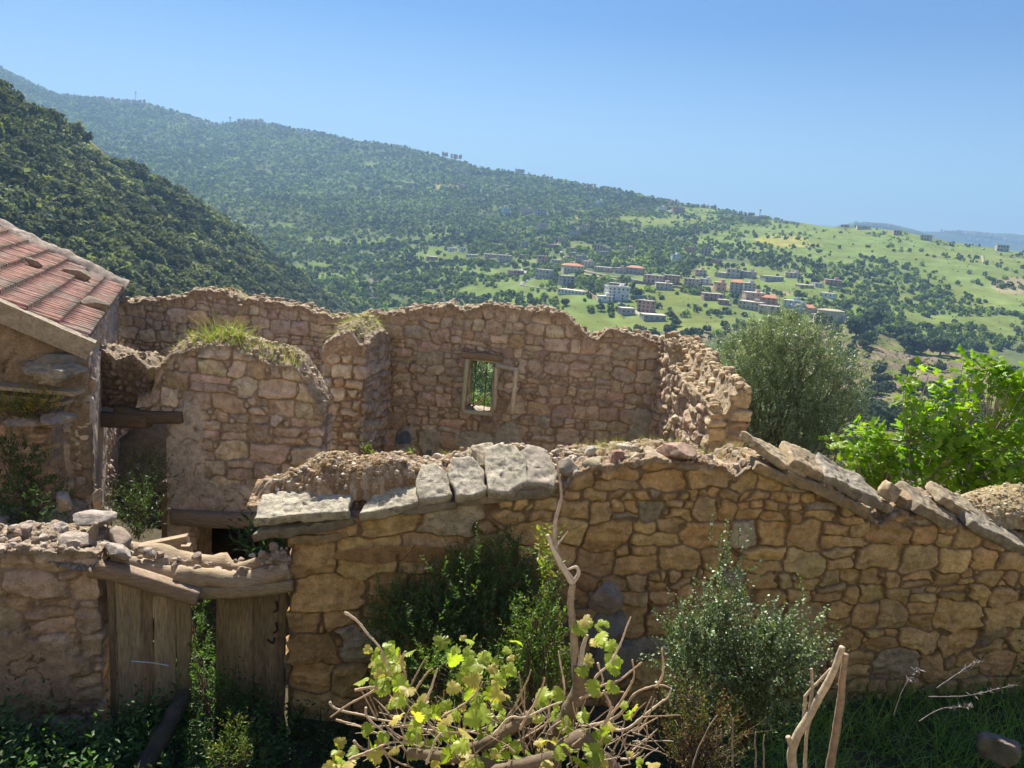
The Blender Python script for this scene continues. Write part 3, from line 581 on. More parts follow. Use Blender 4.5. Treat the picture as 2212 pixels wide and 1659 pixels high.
tiny_houses(E_, [(390, 470, 285, 295, 4), (610, 900, 308, 330, 14), (1160, 1260, 425, 458, 7), (1265, 1340, 452, 470, 5), (1470, 1640, 445, 448, 9), (1690, 1790, 472, 490, 6), (1850, 2060, 510, 530, 5)], 'tiny hazy house on the far blue ridge line', 'houses along the far ridge', rx)
tiny_houses(D_, [(240, 320, 268, 275, 5), (325, 465, 285, 282, 8), (690, 730, 325, 328, 2), (745, 815, 338, 343, 4), (1145, 1210, 428, 432, 4), (1590, 1635, 530, 530, 2), (1955, 2000, 595, 598, 2), (2075, 2190, 625, 640, 5), (1770, 1800, 565, 568, 2), (1310, 1380, 470, 480, 3)], 'small brown house on the middle ridge line', 'houses along the middle ridge', rx)
tiny_houses(D_, [(740, 960, 410, 490, 10), (1000, 1070, 500, 520, 4), (690, 860, 525, 532, 7)], 'small brown house of the wooded hamlet below the middle ridge', 'hamlet below the middle ridge', rx)
tiny_houses(C_, [(230, 330, 180, 180, 3), (690, 840, 268, 282, 7)], 'small house on the green ridge line near the mast', 'houses on the green ridge line', rx)
tiny_houses(C_, [(1170, 1400, 282, 300, 16)], 'minute pale house of the town on the first blue hill', 'town on the blue hill', rx, hillD)
tiny_houses(C_, [(1700, 1930, 330, 345, 14), (1950, 2060, 350, 360, 9), (1850, 2000, 372, 385, 9), (2050, 2180, 370, 390, 7)], 'minute pale house of the town on the farthest blue hill', 'town on the farthest hill', rx, hillE)
def mast(fr, x, yb, yt, label, r, hill=hillA):
    X, Y = fr(x, yb); P = hill.points([X], [Y])[0]; hgt = (fr(x, yb)[1]-fr(x, yt)[1])*math.hypot(P[0], P[1])/F
    b = MB(); V, Fq = tube([P+(0, 0, -2), P+(0, 0, hgt)], [r, r*0.7], 6); b.add(V, Fq, (0.3, 0.32, 0.36))
    for z in (0.85, 0.97): V, Fq = box(P+np.array([0, 0, hgt*z]), (r*2.0, r*2.0, hgt*0.04)); b.add(V, Fq, (0.4, 0.4, 0.42))
    return tag(b.make('radio_mast', M_METAL, None, P), label, 'mast')
mast(E_, 845, 308, 265, 'tall thin radio mast on the far blue ridge line', 0.9); mast(C_, 603, 240, 197, 'slender lattice mast on the green ridge line', 0.7)
mast(E_, 1432, 438, 416, 'slim minaret tower rising from the far blue ridge', 1.6)
# round water tank on the knoll
X, Y = B_(1900, 783); P = hillC.points([X], [Y])[0]; dT = math.hypot(P[0], P[1]); rT = 94/2*0.4069*dT*0.6/1000*1.0
rT = (2015-1785)*0.2232/2*dT/F; hT = 88*0.2232*dT/F; P = P+np.array([0, rT*0.35, 1.2])
tk = thing('water_tank', P, 'big round concrete water tank with a low domed roof on the knoll', 'water tank')
def lathe(prof, n, c): a = np.arange(n)*2*math.pi/n; V = np.array([[r*math.cos(t), r*math.sin(t), z] for r, z in prof for t in a])+c; return V, grid_faces(len(prof), n, 0, True)
b = MB(); V, Fq = lathe([(rT, -4), (rT, 0.5), (rT, hT*0.5), (rT, hT*0.9)], 48, P); b.add(V, Fq, (0.56, 0.49, 0.38)); b.make('wall', M_RENDER, tk)
b = MB(); V, Fq = lathe([(rT*0.99, hT*0.88), (rT*1.03, hT*0.9), (rT*1.03, hT*0.97), (rT*0.98, hT), (rT*0.6, hT*1.08), (rT*0.1, hT*1.12), (0.01, hT*1.12)], 48, P); b.add(V, Fq, (0.42, 0.34, 0.24)); b.make('roof', M_RENDER, tk)
house(B_, 1735, 1783, 705, 750, 1, PNK, 'flat', 'small hut left of the round water tank', hill=hillC, cat='hut', yaw=0.1); house(B_, 2010, 2098, 735, 778, 1, CON, 'flat', 'low grey hut right of the round water tank', hill=hillC, cat='hut', yaw=0.1)
def compound_wall(L, hgt, col, label, fr=A_):
    P = hillA.points([fr(*p)[0] for p in L], [fr(*p)[1] for p in L]); b = MB()
    for p, q in zip(P[:-1], P[1:]):
        d = q-p; n = norm(np.array([-d[1], d[0], 0]))*0.12; z = np.array([0, 0, 1.0]); V = np.array([p-n-2*z, p+n-2*z, q+n-2*z, q-n-2*z, p-n+hgt*z, p+n+hgt*z, q+n+hgt*z, q-n+hgt*z])
        b.add(V, np.array([[3, 2, 1, 0], [4, 5, 6, 7], [0, 1, 5, 4], [1, 2, 6, 5], [2, 3, 7, 6], [3, 0, 4, 7]]), col)
    return tag(b.make('boundary_wall', M_RENDER, None, P[0], False), label, 'wall')
compound_wall([(1500, 580), (1620, 590), (1740, 605), (1880, 612)], 2.2, (0.2, 0.17, 0.15), 'dark boundary wall along the lower edge of the dirt yard')
compound_wall([(780, 670), (840, 705), (900, 715)], 1.6, ORG_, 'orange terrace wall left of the long low white house')
compound_wall([(1130, 690), (1190, 735), (1250, 790)], 2.0, ORG_, 'orange brick wall running down to the smaller white and brown house')
compound_wall([(1610, 760), (1700, 765), (1785, 760)], 2.5, (0.22, 0.24, 0.22), 'grey green wall behind the tall banded brick house')
compound_wall([(1870, 640), (2000, 665), (2090, 640), (2210, 665)], 1.6, BRK, 'brick garden wall on the field edge below the tan two-storey house')
def cypress(fr, x, yb, yt, label):
    X, Y = fr(x, yb); P = hillA.points([X], [Y])[0]; hgt = (fr(x, yb)[1]-fr(x, yt)[1])*math.hypot(P[0], P[1])/F; t = thing('cypress', P, label, 'tree', 'dark conifers by the white house')
    V, Fq = TB[int(x) % 6]; V = (V-np.array([0, 0, 0.2]))*np.array([hgt*0.2, hgt*0.2, hgt*0.62]); b = MB(); b.add(V+P+np.array([0, 0, hgt*0.2]), Fq, (0.025, 0.045, 0.025)); b.make('crown', M_FAR, t)
    b = MB(); V, Fq = tube([P-(0, 0, 0.5), P+(0, 0, hgt*0.3)], 0.2, 6); b.add(V, Fq, (0.1, 0.08, 0.06)); b.make('trunk', M_BARK, t)
for x, yb, yt in ((1640, 670, 580), (1665, 735, 650), (1695, 735, 655), (1720, 730, 650)): cypress(A_, x, yb, yt, 'dark pointed conifer right of the four-storey white house')
sizeA = (1.25+2.0*rgT.random(len(Pa))**1.3)*np.where(da > 1500, 1.35, 1.0)*np.where(pxa > 1500, 0.9, 1.0)
sizeA = sizeA*(1+0.15*(1-grassA(pxa, pya, Pa)[0]))
gully = blob(pxa, pya, [(620, 505, 90, 60), (700, 560, 60, 40), (540, 455, 50, 25)], 0*pxa)
colsA = treecol(len(Pa), rgT, (0.078, 0.11, 0.045), (0.19, 0.25, 0.055), 0.27)*np.clip(1+0.9*fbm(Pa/95, 3, 33)+0.5*fbm(Pa/26, 2, 34), 0.5, 1.8)[:, None]
gm = rgT.random(len(Pa)) < gully*0.7; colsA[gm] = treecol(gm.sum(), rgT, (0.16, 0.19, 0.03), pb=0)
# tank knoll: the shrubs one can tell apart, then scattered ones
kn = [(985, 905, 90), (1190, 955, 118), (1255, 1015, 85), (1290, 900, 112), (1480, 980, 90), (1512, 1050, 105), (1585, 1060, 75), (1700, 1075, 115), (1062, 945, 66), (1400, 940, 50), (1130, 1120, 90), (1320, 1190, 80), (1500, 1200, 70)]
kx = np.array([1426.4+a*0.3552 for a, b, c in kn]); ky = np.array([384+b*0.3552 for a, b, c in kn]); Pk = hillC.points(kx, ky+3)
dk = np.hypot(Pk[:, 0], Pk[:, 1]); sk = np.array([c for a, b, c in kn])*0.3552*dk/F*0.56
def densC(px, py, P):
    n2 = fbm(np.c_[P[:, :2]/22, np.zeros(len(P))], 3, 18); d = sstep(-0.1, 0.15, n2)*sstep(800, 900, py)*0.8; left = sstep(1600, 1540, px)*sstep(820, 760, py)
    crest = sstep(10, 4, py-np.interp(px, *SILC))*0.0
    return np.maximum(np.maximum(d, left*0.55*sstep(-0.25, 0.1, n2)), 0.07)*(1-blob(px, py, [(1795, 700, 70, 26)], 0*px))
Pc, pxc, pyc, areaC = hillC.sample(5200, densC, rgT); m = pyc < 1180; Pc, pxc, pyc = Pc[m], pxc[m], pyc[m]
sc_ = rgT.uniform(1.3, 2.9, len(Pc))
allP = np.concatenate([Pa, Pk, Pc]); allS = np.concatenate([sizeA, sk, sc_]); allC = np.concatenate([colsA, treecol(len(Pk), rgT, (0.05, 0.065, 0.03), pb=0), treecol(len(Pc), rgT, (0.055, 0.07, 0.04), pb=0.05)])
hp = np.array(HP); ok = np.ones(len(allP), bool)
for x_, y_, w_ in hp: dd = math.hypot(x_, y_); fx, fy = x_*(1-7/dd), y_*(1-7/dd); ok &= ((allP[:, 0]-fx)**2+(allP[:, 1]-fy)**2 > (w_*0.55+4.0)**2) & ((allP[:, 0]-x_)**2+(allP[:, 1]-y_)**2 > (w_*0.55+4.5)**2)
allX = np.concatenate([pxa, kx, pxc])[ok]; allY = np.concatenate([pya, ky, pyc])[ok]; onA = (np.arange(len(allP)) < len(Pa))[ok]; allP, allS, allC = allP[ok], allS[ok], allC[ok]
allD = np.hypot(allP[:, 0], allP[:, 1])
app = allS/allD; app = np.where((allX < 1900) & (allY > 760) & (allX < 1640), 0, app); app = np.where((allX > 1900) & (allY > 900), 0, app); app = np.where((allY > 690) & (allX < 1250), 0, app)
order = np.argsort(-app); ind = order[:300]; rest = np.setdiff1d(np.arange(len(allP)), ind)
far = rest[allD[rest] > 1050]; mid = rest[allD[rest] <= 1050]
b = MB(); scatter(b, allP[far], allS[far], T20, allC[far], rgT, 1.0, 0.2); tag(b.make('woodland', M_FAR), None, None, None, 'stuff')
b = MB(); scatter(b, allP[mid], allS[mid], TC, allC[mid], rgT, 1.05, 0.25); Pt, tx, ty, _ = hillA.sample(40000, lambda a, c, P: grassA(a, c, P)[0]*0.5*(np.hypot(P[:, 0], P[:, 1]) < 1250), rgT); scatter(b, Pt, 0.25+0.55*rgT.random(len(Pt))**2, T20, treecol(len(Pt), rgT, (0.08, 0.15, 0.02), (0.2, 0.22, 0.04), 0.25), rgT, 0.8, 0.2)
Pt, tx, ty, _ = hillC.sample(9000, lambda a, c, P: 0.8*(c < 1150), rgT); scatter(b, Pt, 0.15+0.6*rgT.random(len(Pt))**2.5, T20, treecol(len(Pt), rgT, (0.1, 0.12, 0.04), (0.2, 0.17, 0.08), 0.4), rgT, 0.7, 0.2)
tag(b.make('grove_trees', M_FAR), None, None, None, 'stuff')
TRUNK_H = 0.5
def olive_variant(s):
    rg = np.random.default_rng(300+s); b = MB(); V, Fq = TB[s]; V = V.copy(); V[:, 2] += 0.28
    n = len(V)//6; b.add(V, Fq, np.repeat(np.array([[0.07, 0.092, 0.048]])*(1+0.3*rg.normal(size=(n, 1)).clip(-1.6, 2)), 6, 0)); c = b.data('crown', M_FAR)
    b = MB(); V, Fq = tube([(0, 0, -0.25), (0.02, 0.02, 0.2), (-0.05, 0.03, 0.45), (0.02, 0, 0.8)], [0.1, 0.075, 0.06, 0.03], 6); b.add(V, Fq, (0.1, 0.08, 0.06))
    V, Fq = tube([(0, 0, 0.2), (0.18, 0.05, 0.5), (0.3, 0.1, 0.8)], [0.06, 0.045, 0.02], 5); b.add(V, Fq, (0.1, 0.08, 0.06))
    V, Fq = tube([(0, 0, 0.25), (-0.2, -0.08, 0.55), (-0.3, -0.1, 0.85)], [0.05, 0.04, 0.02], 5); b.add(V, Fq, (0.1, 0.08, 0.06))
    return c, b.data('trunk', M_BARK)
OV = [olive_variant(s) for s in range(6)]
for q, i in enumerate(ind):
    onk = not onA[i]; o = bpy.data.objects.new('olive_tree', None); COL.objects.link(o); o.location = tuple(allP[i]); o.scale = (allS[i],)*3; o.rotation_euler = (0, 0, rgT.uniform(0, 6.28)); o.empty_display_size = 0.2
    if onk: tag(o, 'dark rounded shrub tree scattered over the knoll around the round tank', 'tree', 'trees on the tank knoll')
    else: tag(o, 'grey green olive tree in the groves on the slope below and around the village', 'tree', 'olive trees around the village')
    c, t = OV[q % 6]
    for nm, me in (('crown', c), ('trunk', t)): p = bpy.data.objects.new(nm, me); COL.objects.link(p); p.parent = o
# near hillside: dense scrub
def densB(px, py, P): return 0.25+0.75*sstep(0.35, 0.1, fbm(np.c_[P[:, :2]/28, np.zeros(len(P))], 3, 25))
Pb, pxb, pyb, areaB = hillB.sample(9500, densB, rgT); m = pyb < 830; Pb, pxb, pyb = Pb[m], pxb[m], pyb[m]; sb = (1.2+2.9*rgT.random(len(Pb))**1.6)*np.where(fbm(Pb/40, 2, 3) > 0.1, 1.15, 0.9)
cb = treecol(len(Pb), rgT, (0.135, 0.15, 0.085), (0.23, 0.25, 0.105), 0.2)*(1+0.8*fbm(Pb/35, 2, 91))[:, None]; br_ = (pxb < 110) & (pyb < 300) & (rgT.random(len(pxb)) < 0.6); cb[br_] = treecol(br_.sum(), rgT, (0.16, 0.18, 0.04), pb=0)
b = MB(); scatter(b, Pb, sb, TB, cb, rgT, 1.0, 0.34); tag(b.make('scrub_woodland', M_FAR), None, None, None, 'stuff')

print('trees', len(allP), len(far), len(mid), len(Pb), area)
# ------------------------------------------------------------------ near ground
def gz(x, y):
    x = np.asarray(x, float); y = np.asarray(y, float)
    z = -5.5+0*x
    z = z+(2.9)*sstep(4.9, 2.1, y)+0.95*sstep(2.4, 1.0, y)+0.35*sstep(6.6, 5.0, y)
    z = z+np.minimum(np.maximum(0, -3-y)*0.75, 30)  # unseen bank rising behind the camera, added to bounce sunlight onto the walls
    z = z-np.maximum(0, y-16.5)*0.52+np.maximum(0, y-55)*0.26
    led = sstep(14.5, 14.8, y)*sstep(15.9, 15.3, y)*sstep(3.2, 2.0, x)*sstep(-9, -7, x); z = z+led*1.3
    z = z-1.2*sstep(7.5, 9.5, x)*sstep(7, 10, y)
    q = np.stack([x.ravel()*0.8, y.ravel()*0.8, 0*x.ravel()], 1)
    return z+(0.10*fbm(q, 4, 61)).reshape(x.shape)*(1+np.maximum(0, y-16)*0.06)
gx = np.concatenate([np.linspace(-160, -14, 26)[:-1], np.linspace(-14, 14, 130), np.linspace(14, 160, 26)[1:]])
gy = np.concatenate([np.linspace(-60, 0, 30)[:-1], np.linspace(0, 18, 110), np.linspace(18, 150, 50)[1:]])
GX, GY = np.meshgrid(gx, gy, indexing='ij'); GZ = gz(GX, GY); Pg = np.stack([GX, GY, GZ], -1).reshape(-1, 3)
cg = np.array([0.085, 0.07, 0.04])*(1+0.4*fbm(Pg*0.9, 3, 7))[:, None]; led = ((Pg[:, 1] > 14.4) & (Pg[:, 1] < 15.6))[:, None]; cg = np.where(led, np.array([0.36, 0.29, 0.19]), cg); slope = (Pg[:, 1] > 16.6)[:, None]; bk = (Pg[:, 1] < 2.0)[:, None]; cg = np.where(bk, np.array([0.42, 0.345, 0.25])*(1+0.3*fbm(Pg*0.5, 3, 12))[:, None], cg); cg = np.where(slope, np.array([0.09, 0.12, 0.04])*(1+0.4*fbm(Pg*0.2, 3, 9))[:, None], cg)  # bk: pale warm colour behind the camera, chosen for its bounced fill light
b = MB(); b.add(Pg, grid_faces(len(gx), len(gy))[:, ::-1], cg); tag(b.make('ground', M_EARTH), None, None, None, 'structure')

# ------------------------------------------------------------------ rubble masonry
def make_stones(L, z0, z1, t, ch, cw, pal, rg, joint=0.012, split=0.3):
    S = []
    for w, hw in (((0.0, t*0.5), (t, t*0.5)) if t < 1.0 else tuple((q, 0.28) for q in np.arange(0, t+0.3, 0.5))):
        z = z0-rg.uniform(0, 0.2); row = 0
        while z < z1+0.25:
            h = rg.uniform(*ch)
            if rg.random() < 0.22: h *= 0.5
            u = -0.5-rg.uniform(0, 0.3)
            while u < L+0.5:
                l = min(max(h*rg.uniform(0.75, 2.1), cw[0]*rg.uniform(0.7, 1.3)), cw[1]); zc = z+h/2+rg.normal()*h*0.07; r = rg.random()
                if r < split and h > 0.16:
                    f = rg.uniform(0.35, 0.65); S.append((u+l/2, z+h*f/2, w, l/2, h*f/2, hw)); 
                    if rg.random() < 0.5: S.append((u+l/2, z+h*(1+f)/2, w, l/2, h*(1-f)/2, hw))
                    else: k = rg.uniform(0.35, 0.65); S.append((u+l*k/2, z+h*(1+f)/2, w, l*k/2, h*(1-f)/2, hw)); S.append((u+l*(1+k)/2, z+h*(1+f)/2, w, l*(1-k)/2, h*(1-f)/2, hw))
                else: S.append((u+l/2, zc, w, l/2, h/2*rg.uniform(0.92, 1.08), hw))
                if rg.random() < 0.6: s = rg.uniform(0.025, 0.065); S.append((u+rg.normal()*0.02, z+h*rg.uniform(0.1, 0.9), w, s*rg.uniform(0.7, 1.8), s, hw))
                u += l
            z += h
    S = np.array(S); n = len(S); ang = rg.normal(size=n)*0.17; col = np.array(pal)[rg.choice(len(pal), n, p=None)]*(1+0.11*rg.normal(size=(n, 1)).clip(-2, 2))*(1+0.03*rg.normal(size=(n, 3)))
    return S, ang, col, rg.normal(size=n)*0.016, rg.normal(size=(n, 2))*0.09, rg.uniform(0, 6.28, (n, 3)), rg.uniform(0.1, 0.7, (n, 3))
def stone_field(p, stones, seed, warp=0.055, mort=(0.2, 0.14, 0.09), depth=0.036, gapw=0.0045):
    """p: local (u, z, w); returns outward displacement and colour"""
    S, ang, col, off, tilt, fth, fof = stones; N = len(p); h = np.zeros(N); C = np.zeros((N, 3))
    q = p*np.array([1, 1, 0.6]); q2 = q.copy(); q2[:, 0] += warp*fbm(q*3.2, 3, seed)+0.015*fbm(q*14, 2, seed+4); q2[:, 1] += warp*fbm(q*2.6+31, 3, seed+2)+0.015*fbm(q*14+9, 2, seed+5)
    fine = fbm(q*7, 4, seed+11); fine2 = fbm(q*26, 3, seed+12); chis = np.abs(fbm(q*np.array([4, 9, 6]), 3, seed+13))
    key = np.floor(p[:, 0]/0.5).astype(int)*1000+np.floor(p[:, 1]/0.9).astype(int); o = np.argsort(key, kind='stable'); ks = key[o]; cut = np.flatnonzero(np.diff(ks))+1
    for idx in np.split(o, cut):
        pp = q2[idx]; u0, u1, z0, z1 = pp[:, 0].min(), pp[:, 0].max(), pp[:, 1].min(), pp[:, 1].max(); w_ = p[idx, 2]
        m = np.flatnonzero((S[:, 0]+S[:, 3]*1.3 > u0-0.12) & (S[:, 0]-S[:, 3]*1.3 < u1+0.12) & (S[:, 1]+S[:, 4]*1.4 > z0-0.12) & (S[:, 1]-S[:, 4]*1.4 < z1+0.12) & (np.abs(S[:, 2]-w_.mean()) < 0.9+np.ptp(w_)))
        if len(m) < 2: continue
        s = S[m]; ca, sa = np.cos(ang[m]), np.sin(ang[m]); du = pp[:, 0:1]-s[:, 0]; dz = pp[:, 1:2]-s[:, 1]; dw = (w_[:, None]-s[:, 2])/s[:, 5]
        a = np.abs(du*ca+dz*sa)/s[:, 3]; c = np.abs(-du*sa+dz*ca)/s[:, 4]; d = (a**4.2+c**4.2+np.abs(dw)**4*0.6)**(1/4.2)
        hm = np.minimum(s[:, 3], s[:, 4]); d = (d-1)*hm*0.9
        k = np.argpartition(d, 1, 1)[:, :2]; r = np.arange(len(idx)); d0, d1 = d[r, k[:, 0]], d[r, k[:, 1]]; sw = d1 < d0; i0 = np.where(sw, k[:, 1], k[:, 0]); e = np.abs(d1-d0)*0.5; j = m[i0]
        dd = np.minimum(d0, d1); e = np.minimum(e, np.maximum(0.0, 0.075-dd)); g = gapw*(1+0.7*fine[idx]); f = sstep(g, g+0.01, e); dome = sstep(0, 0.05, e)
        ua, za = du[r, i0]/np.maximum(s[i0, 3], 0.02), dz[r, i0]/np.maximum(s[i0, 4], 0.02); fac = 0
        for q_ in range(3): fac = fac-np.maximum(0, ua*np.cos(fth[j, q_])+za*np.sin(fth[j, q_])-fof[j, q_])*0.032
        rel = fac+off[j]+tilt[j, 0]*du[r, i0]+tilt[j, 1]*dz[r, i0]; fade = sstep(0.02, 0.05, hm[i0])*0.7+0.3
        h[idx] = f*(depth*0.5+dome*0.004+rel+0.03*fine[idx]-0.03*chis[idx]+0.008*fine2[idx])*fade-(1-f)*(depth*0.5)*(1+0.5*fine[idx])
        sc = col[j]*(1+0.22*fine[idx]+0.1*fine2[idx])[:, None]; C[idx] = sc*f[:, None]+(1-f)[:, None]*np.array(mort)*(1+0.3*fine2[idx])[:, None]
    return h, np.clip(C, 0.01, 0.9)
def rubble_field(p, seed, pal, sc=15.0):
    d1, d2, iv = worley(p*sc+0.6*fbm(p*6, 2, seed)[:, None], seed); e = d2-d1; st = sstep(0.05, 0.3, e)*(vnoise(p*7, seed+8) > -0.35); f = fbm(p*16, 3, seed+3)
    n = np.array(pal); c = (0.55*n[(iv*len(n)*0.999).astype(int) % len(n)]+0.45*n.mean(0))*(1+0.3*f)[:, None]; return 0.024*st+0.02*fbm(p*4, 3, seed+6)+0.012*f, c*(0.78+0.22*st)[:, None]
WALLS = {}
EARTH = [(0.36, 0.28, 0.19), (0.42, 0.34, 0.25), (0.33, 0.25, 0.17), (0.46, 0.39, 0.3)]
def wall(name, p0, p1, top, zb, t, res, mat, pal, mort, ch, cw, seed, holes=(), plaster=(), big=None, plcol=(0.36, 0.34, 0.3), addtop=None, label=None, parent=None, toppal=EARTH, jag=0.05, rubtop=0.1, warp=0.055, cat='wall', ends=(True, True), depth=0.028, split=0.3, group=None, toprough=1.0, paint=()):
    p0, p1 = np.array(p0, float), np.array(p1, float); L = np.linalg.norm(p1-p0); U = np.append((p1-p0)/L, 0); N = np.array([U[1], -U[0], 0]); Z = np.array([0, 0, 1.0]); O = np.array([p0[0], p0[1], 0.0])
    if isinstance(top, list) and len(top[0]) == 2 and top[0][0] > 50 or (isinstance(top, list) and abs(top[0][1]) > 50):
        T = [on_plane(a, b_, p0, p1) for a, b_ in top]; top = [((q-O)@U, q[2]) for q in T]
    tu, tz = np.array([a for a, _ in top]), np.array([z for _, z in top])
    def topz(u, w):
        u = np.asarray(u, float); w = np.asarray(w, float); q = np.stack([u*3.1, w*3.1, 0*u], 1)
        z = np.interp(u, tu, tz)+jag*(np.round(vnoise(q*1.4, seed+40)*2.2)/2.2*0.7+0.5*fbm(q*2.5, 3, seed+41))
        return z+(addtop(u, w) if addtop else 0)
    nu = max(3, int(L/res)); us = np.linspace(0, L, nu); zt0 = topz(us, 0*us); hmax = zt0.max()-zb; nz = max(3, int(hmax/res))
    nt = max(4, int(t/res)); nb = max(3, nz//3); rg = np.random.default_rng(seed); stones = make_stones(L, zb, zt0.max()+0.3, t, ch, cw, pal, rg, split=split)
    if big:
        s2 = make_stones(L, zb, zt0.max()+0.3, t, big[1], big[2], pal, rg, split=0.12); a = stones[0][:, 0] > big[0]; c_ = s2[0][:, 0] <= big[0]; stones = tuple(np.concatenate([q[a], r[c_]]) for q, r in zip(stones, s2))
    v = np.linspace(0, 1, nz); rowsP, rowsD, rowsT = [], [], []
    fz = zb+(zt0[:, None]-zb)*v[None]; P = [np.stack([np.repeat(us, nz).reshape(nu, nz), fz, 0*fz], -1)]
    ws = np.linspace(0, t, nt+1)[1:-1]; zt = np.stack([topz(us, np.full(nu, w)) for w in ws], 1); P.append(np.stack([np.repeat(us, len(ws)).reshape(nu, -1), zt, np.tile(ws, (nu, 1))], -1))
    zb1 = topz(us, np.full(nu, t)); bz = zb+(zb1[:, None]-zb)*np.linspace(1, 0, nb)[None]; P.append(np.stack([np.repeat(us, nb).reshape(nu, nb), bz, np.full_like(bz, t)], -1))
    P = np.concatenate(P, 1); m = P.shape[1]; D = np.zeros(P.shape); D[:, :nz, 2] = -1; D[:, nz-1:nz+len(ws)+1, 1] += 1; D[:, nz+len(ws):, 2] += 1; D[0, :, 0] -= 1; D[-1, :, 0] += 1
    Tm = np.zeros((nu, m)); Tm[:, nz-1:nz+len(ws)+1] = 1; Tm[:, :nz] = sstep(rubtop, 0.0, zt0[:, None]-fz); Tm[:, nz+len(ws):] = sstep(rubtop, 0, zb1[:, None]-bz)
    F_ = [grid_faces(nu, m)]; Vp, Vd, Vt = [P.reshape(-1, 3)], [D.reshape(-1, 3)], [Tm.ravel()]; n0 = nu*m
    for side, on in ((0, ends[0]), (L, ends[1])):
        if not on: continue
        wv = np.linspace(0, t, max(4, int(t/res))); nw = len(wv); ztw = topz(np.full(nw, side), wv); G = np.stack([np.full((nw, nz), side), zb+(ztw[:, None]-zb)*v[None], np.repeat(wv, nz).reshape(nw, nz)], -1)
        Dd = np.zeros(G.shape); Dd[..., 0] = -1 if side == 0 else 1; Dd[0, :, 2] = -1; Dd[-1, :, 2] = 1; Dd[:, -1, 1] += 1
        tm = sstep(rubtop, 0, ztw[:, None]-G[..., 1]); f = grid_faces(nw, nz, n0); F_.append(f[:, ::-1] if side else f); Vp.append(G.reshape(-1, 3)); Vd.append(Dd.reshape(-1, 3)); Vt.append(tm.ravel()); n0 += nw*nz
    Vp, Vd, Vt = np.concatenate(Vp), norm(np.concatenate(Vd)), np.concatenate(Vt)
    h, C = stone_field(Vp, stones, seed, warp, mort, depth); k = Vt > 0.001
    if k.any():
        hr, cr = rubble_field(Vp[k], seed+60, toppal); tt = Vt[k]; h[k] = h[k]*(1-tt)+hr*tt*toprough; C[k] = C[k]*(1-tt)[:, None]+cr*tt[:, None]
    for (a, z_, ra, rz, *cc) in plaster:
        near = (Vp[:, 2] < t*0.4); e = 1-np.sqrt(((Vp[:, 0]-a)/ra)**2+((Vp[:, 1]-z_)/rz)**2)+0.5*fbm(Vp*2.4+3, 4, seed+70)+0.14*fbm(Vp*11, 2, seed+71); f = sstep(0.0, 0.06, e)*near
        pc = np.array(cc[0] if cc else plcol)*(1+0.22*fbm(Vp*3, 4, seed+73)+0.08*fbm(Vp*15, 2, seed+74))[:, None]; crk = np.abs(fbm(Vp*1.9+8, 4, seed+76)) < 0.012; f = np.where(crk, f*0.3, f)
        h = h*(1-f)+f*(0.042+0.012*fbm(Vp*4, 3, seed+72)); C = C*(1-f)[:, None]+pc*f[:, None]
    for (a, z_, ra, rz, cc) in paint:
        e = 1-np.sqrt(((Vp[:, 0]-a)/ra)**2+((Vp[:, 1]-z_)/rz)**2)+0.6*fbm(Vp*6, 3, seed+80); f = (sstep(0.1, 0.35, e)*(Vp[:, 2] < t*0.4)*0.8)[:, None]; C = C*(1-f)+np.array(cc)*f
    Vw = Vp+0; Vw[:, :] = Vp; loc = Vp+Vd*h[:, None]; WV = O+loc[:, 0:1]*U+loc[:, 1:2]*Z-loc[:, 2:3]*N
    Fc = np.concatenate(F_); cen = Vp[Fc].mean(1); keep = np.ones(len(Fc), bool)
    for (a0, a1, z0, z1) in holes: keep &= ~((cen[:, 0] > a0) & (cen[:, 0] < a1) & (cen[:, 1] > z0) & (cen[:, 1] < z1))
    b = MB(); b.add(WV, Fc[keep], C)
    for (a0, a1, z0, z1) in holes:
        a0, a1, z0, z1 = a0-0.02, a1+0.02, z0-0.02, z1+0.02
        for (A, B_2) in (((a0, z0), (a0, z1)), ((a1, z1), (a1, z0)), ((a0, z1), (a1, z1)), ((a1, z0), (a0, z0))):
            n1 = max(3, int(math.hypot(B_2[0]-A[0], B_2[1]-A[1])/0.03)); n2 = max(3, int(t/0.03)); s1 = np.linspace(0, 1, n1); w2 = np.linspace(-0.0, t, n2)
            lp = np.stack([np.repeat(A[0]+(B_2[0]-A[0])*s1, n2), np.repeat(A[1]+(B_2[1]-A[1])*s1, n2), np.tile(w2, n1)], 1); hh, c2 = rubble_field(lp, seed+90, pal, 5.0); nn = np.array([A[1]-B_2[1], B_2[0]-A[0]]); nn = nn/np.linalg.norm(nn)
            lp[:, 0] += nn[0]*(0.02-hh*0.8); lp[:, 1] += nn[1]*(0.02-hh*0.8); b.add(O+lp[:, 0:1]*U+lp[:, 1:2]*Z-lp[:, 2:3]*N, grid_faces(n1, n2)[:, ::-1], c2)
    o = b.make(name, mat, parent, O+Z*zb)
    if label: tag(o, label, cat, group)
    info = dict(O=O, U=U, N=N, L=L, t=t, top=topz, obj=o, at=lambda u, z, w=0.0: O+U*u+Z*z-N*w, uz=lambda px, py: ((lambda q: ((q-O)@U, q[2]))(on_plane(px, py, p0, p1))))
    WALLS[label or name+str(seed)] = info; return info
OCH = [(0.52, 0.365, 0.18), (0.48, 0.335, 0.165), (0.55, 0.39, 0.195), (0.5, 0.34, 0.16), (0.53, 0.375, 0.185), (0.47, 0.345, 0.19), (0.51, 0.365, 0.175), (0.54, 0.37, 0.175), (0.36, 0.315, 0.235)]
PNKS = [(0.45, 0.385, 0.315), (0.42, 0.36, 0.3), (0.49, 0.43, 0.35), (0.40, 0.345, 0.29), (0.47, 0.38, 0.28), (0.46, 0.41, 0.345), (0.43, 0.355, 0.3)]
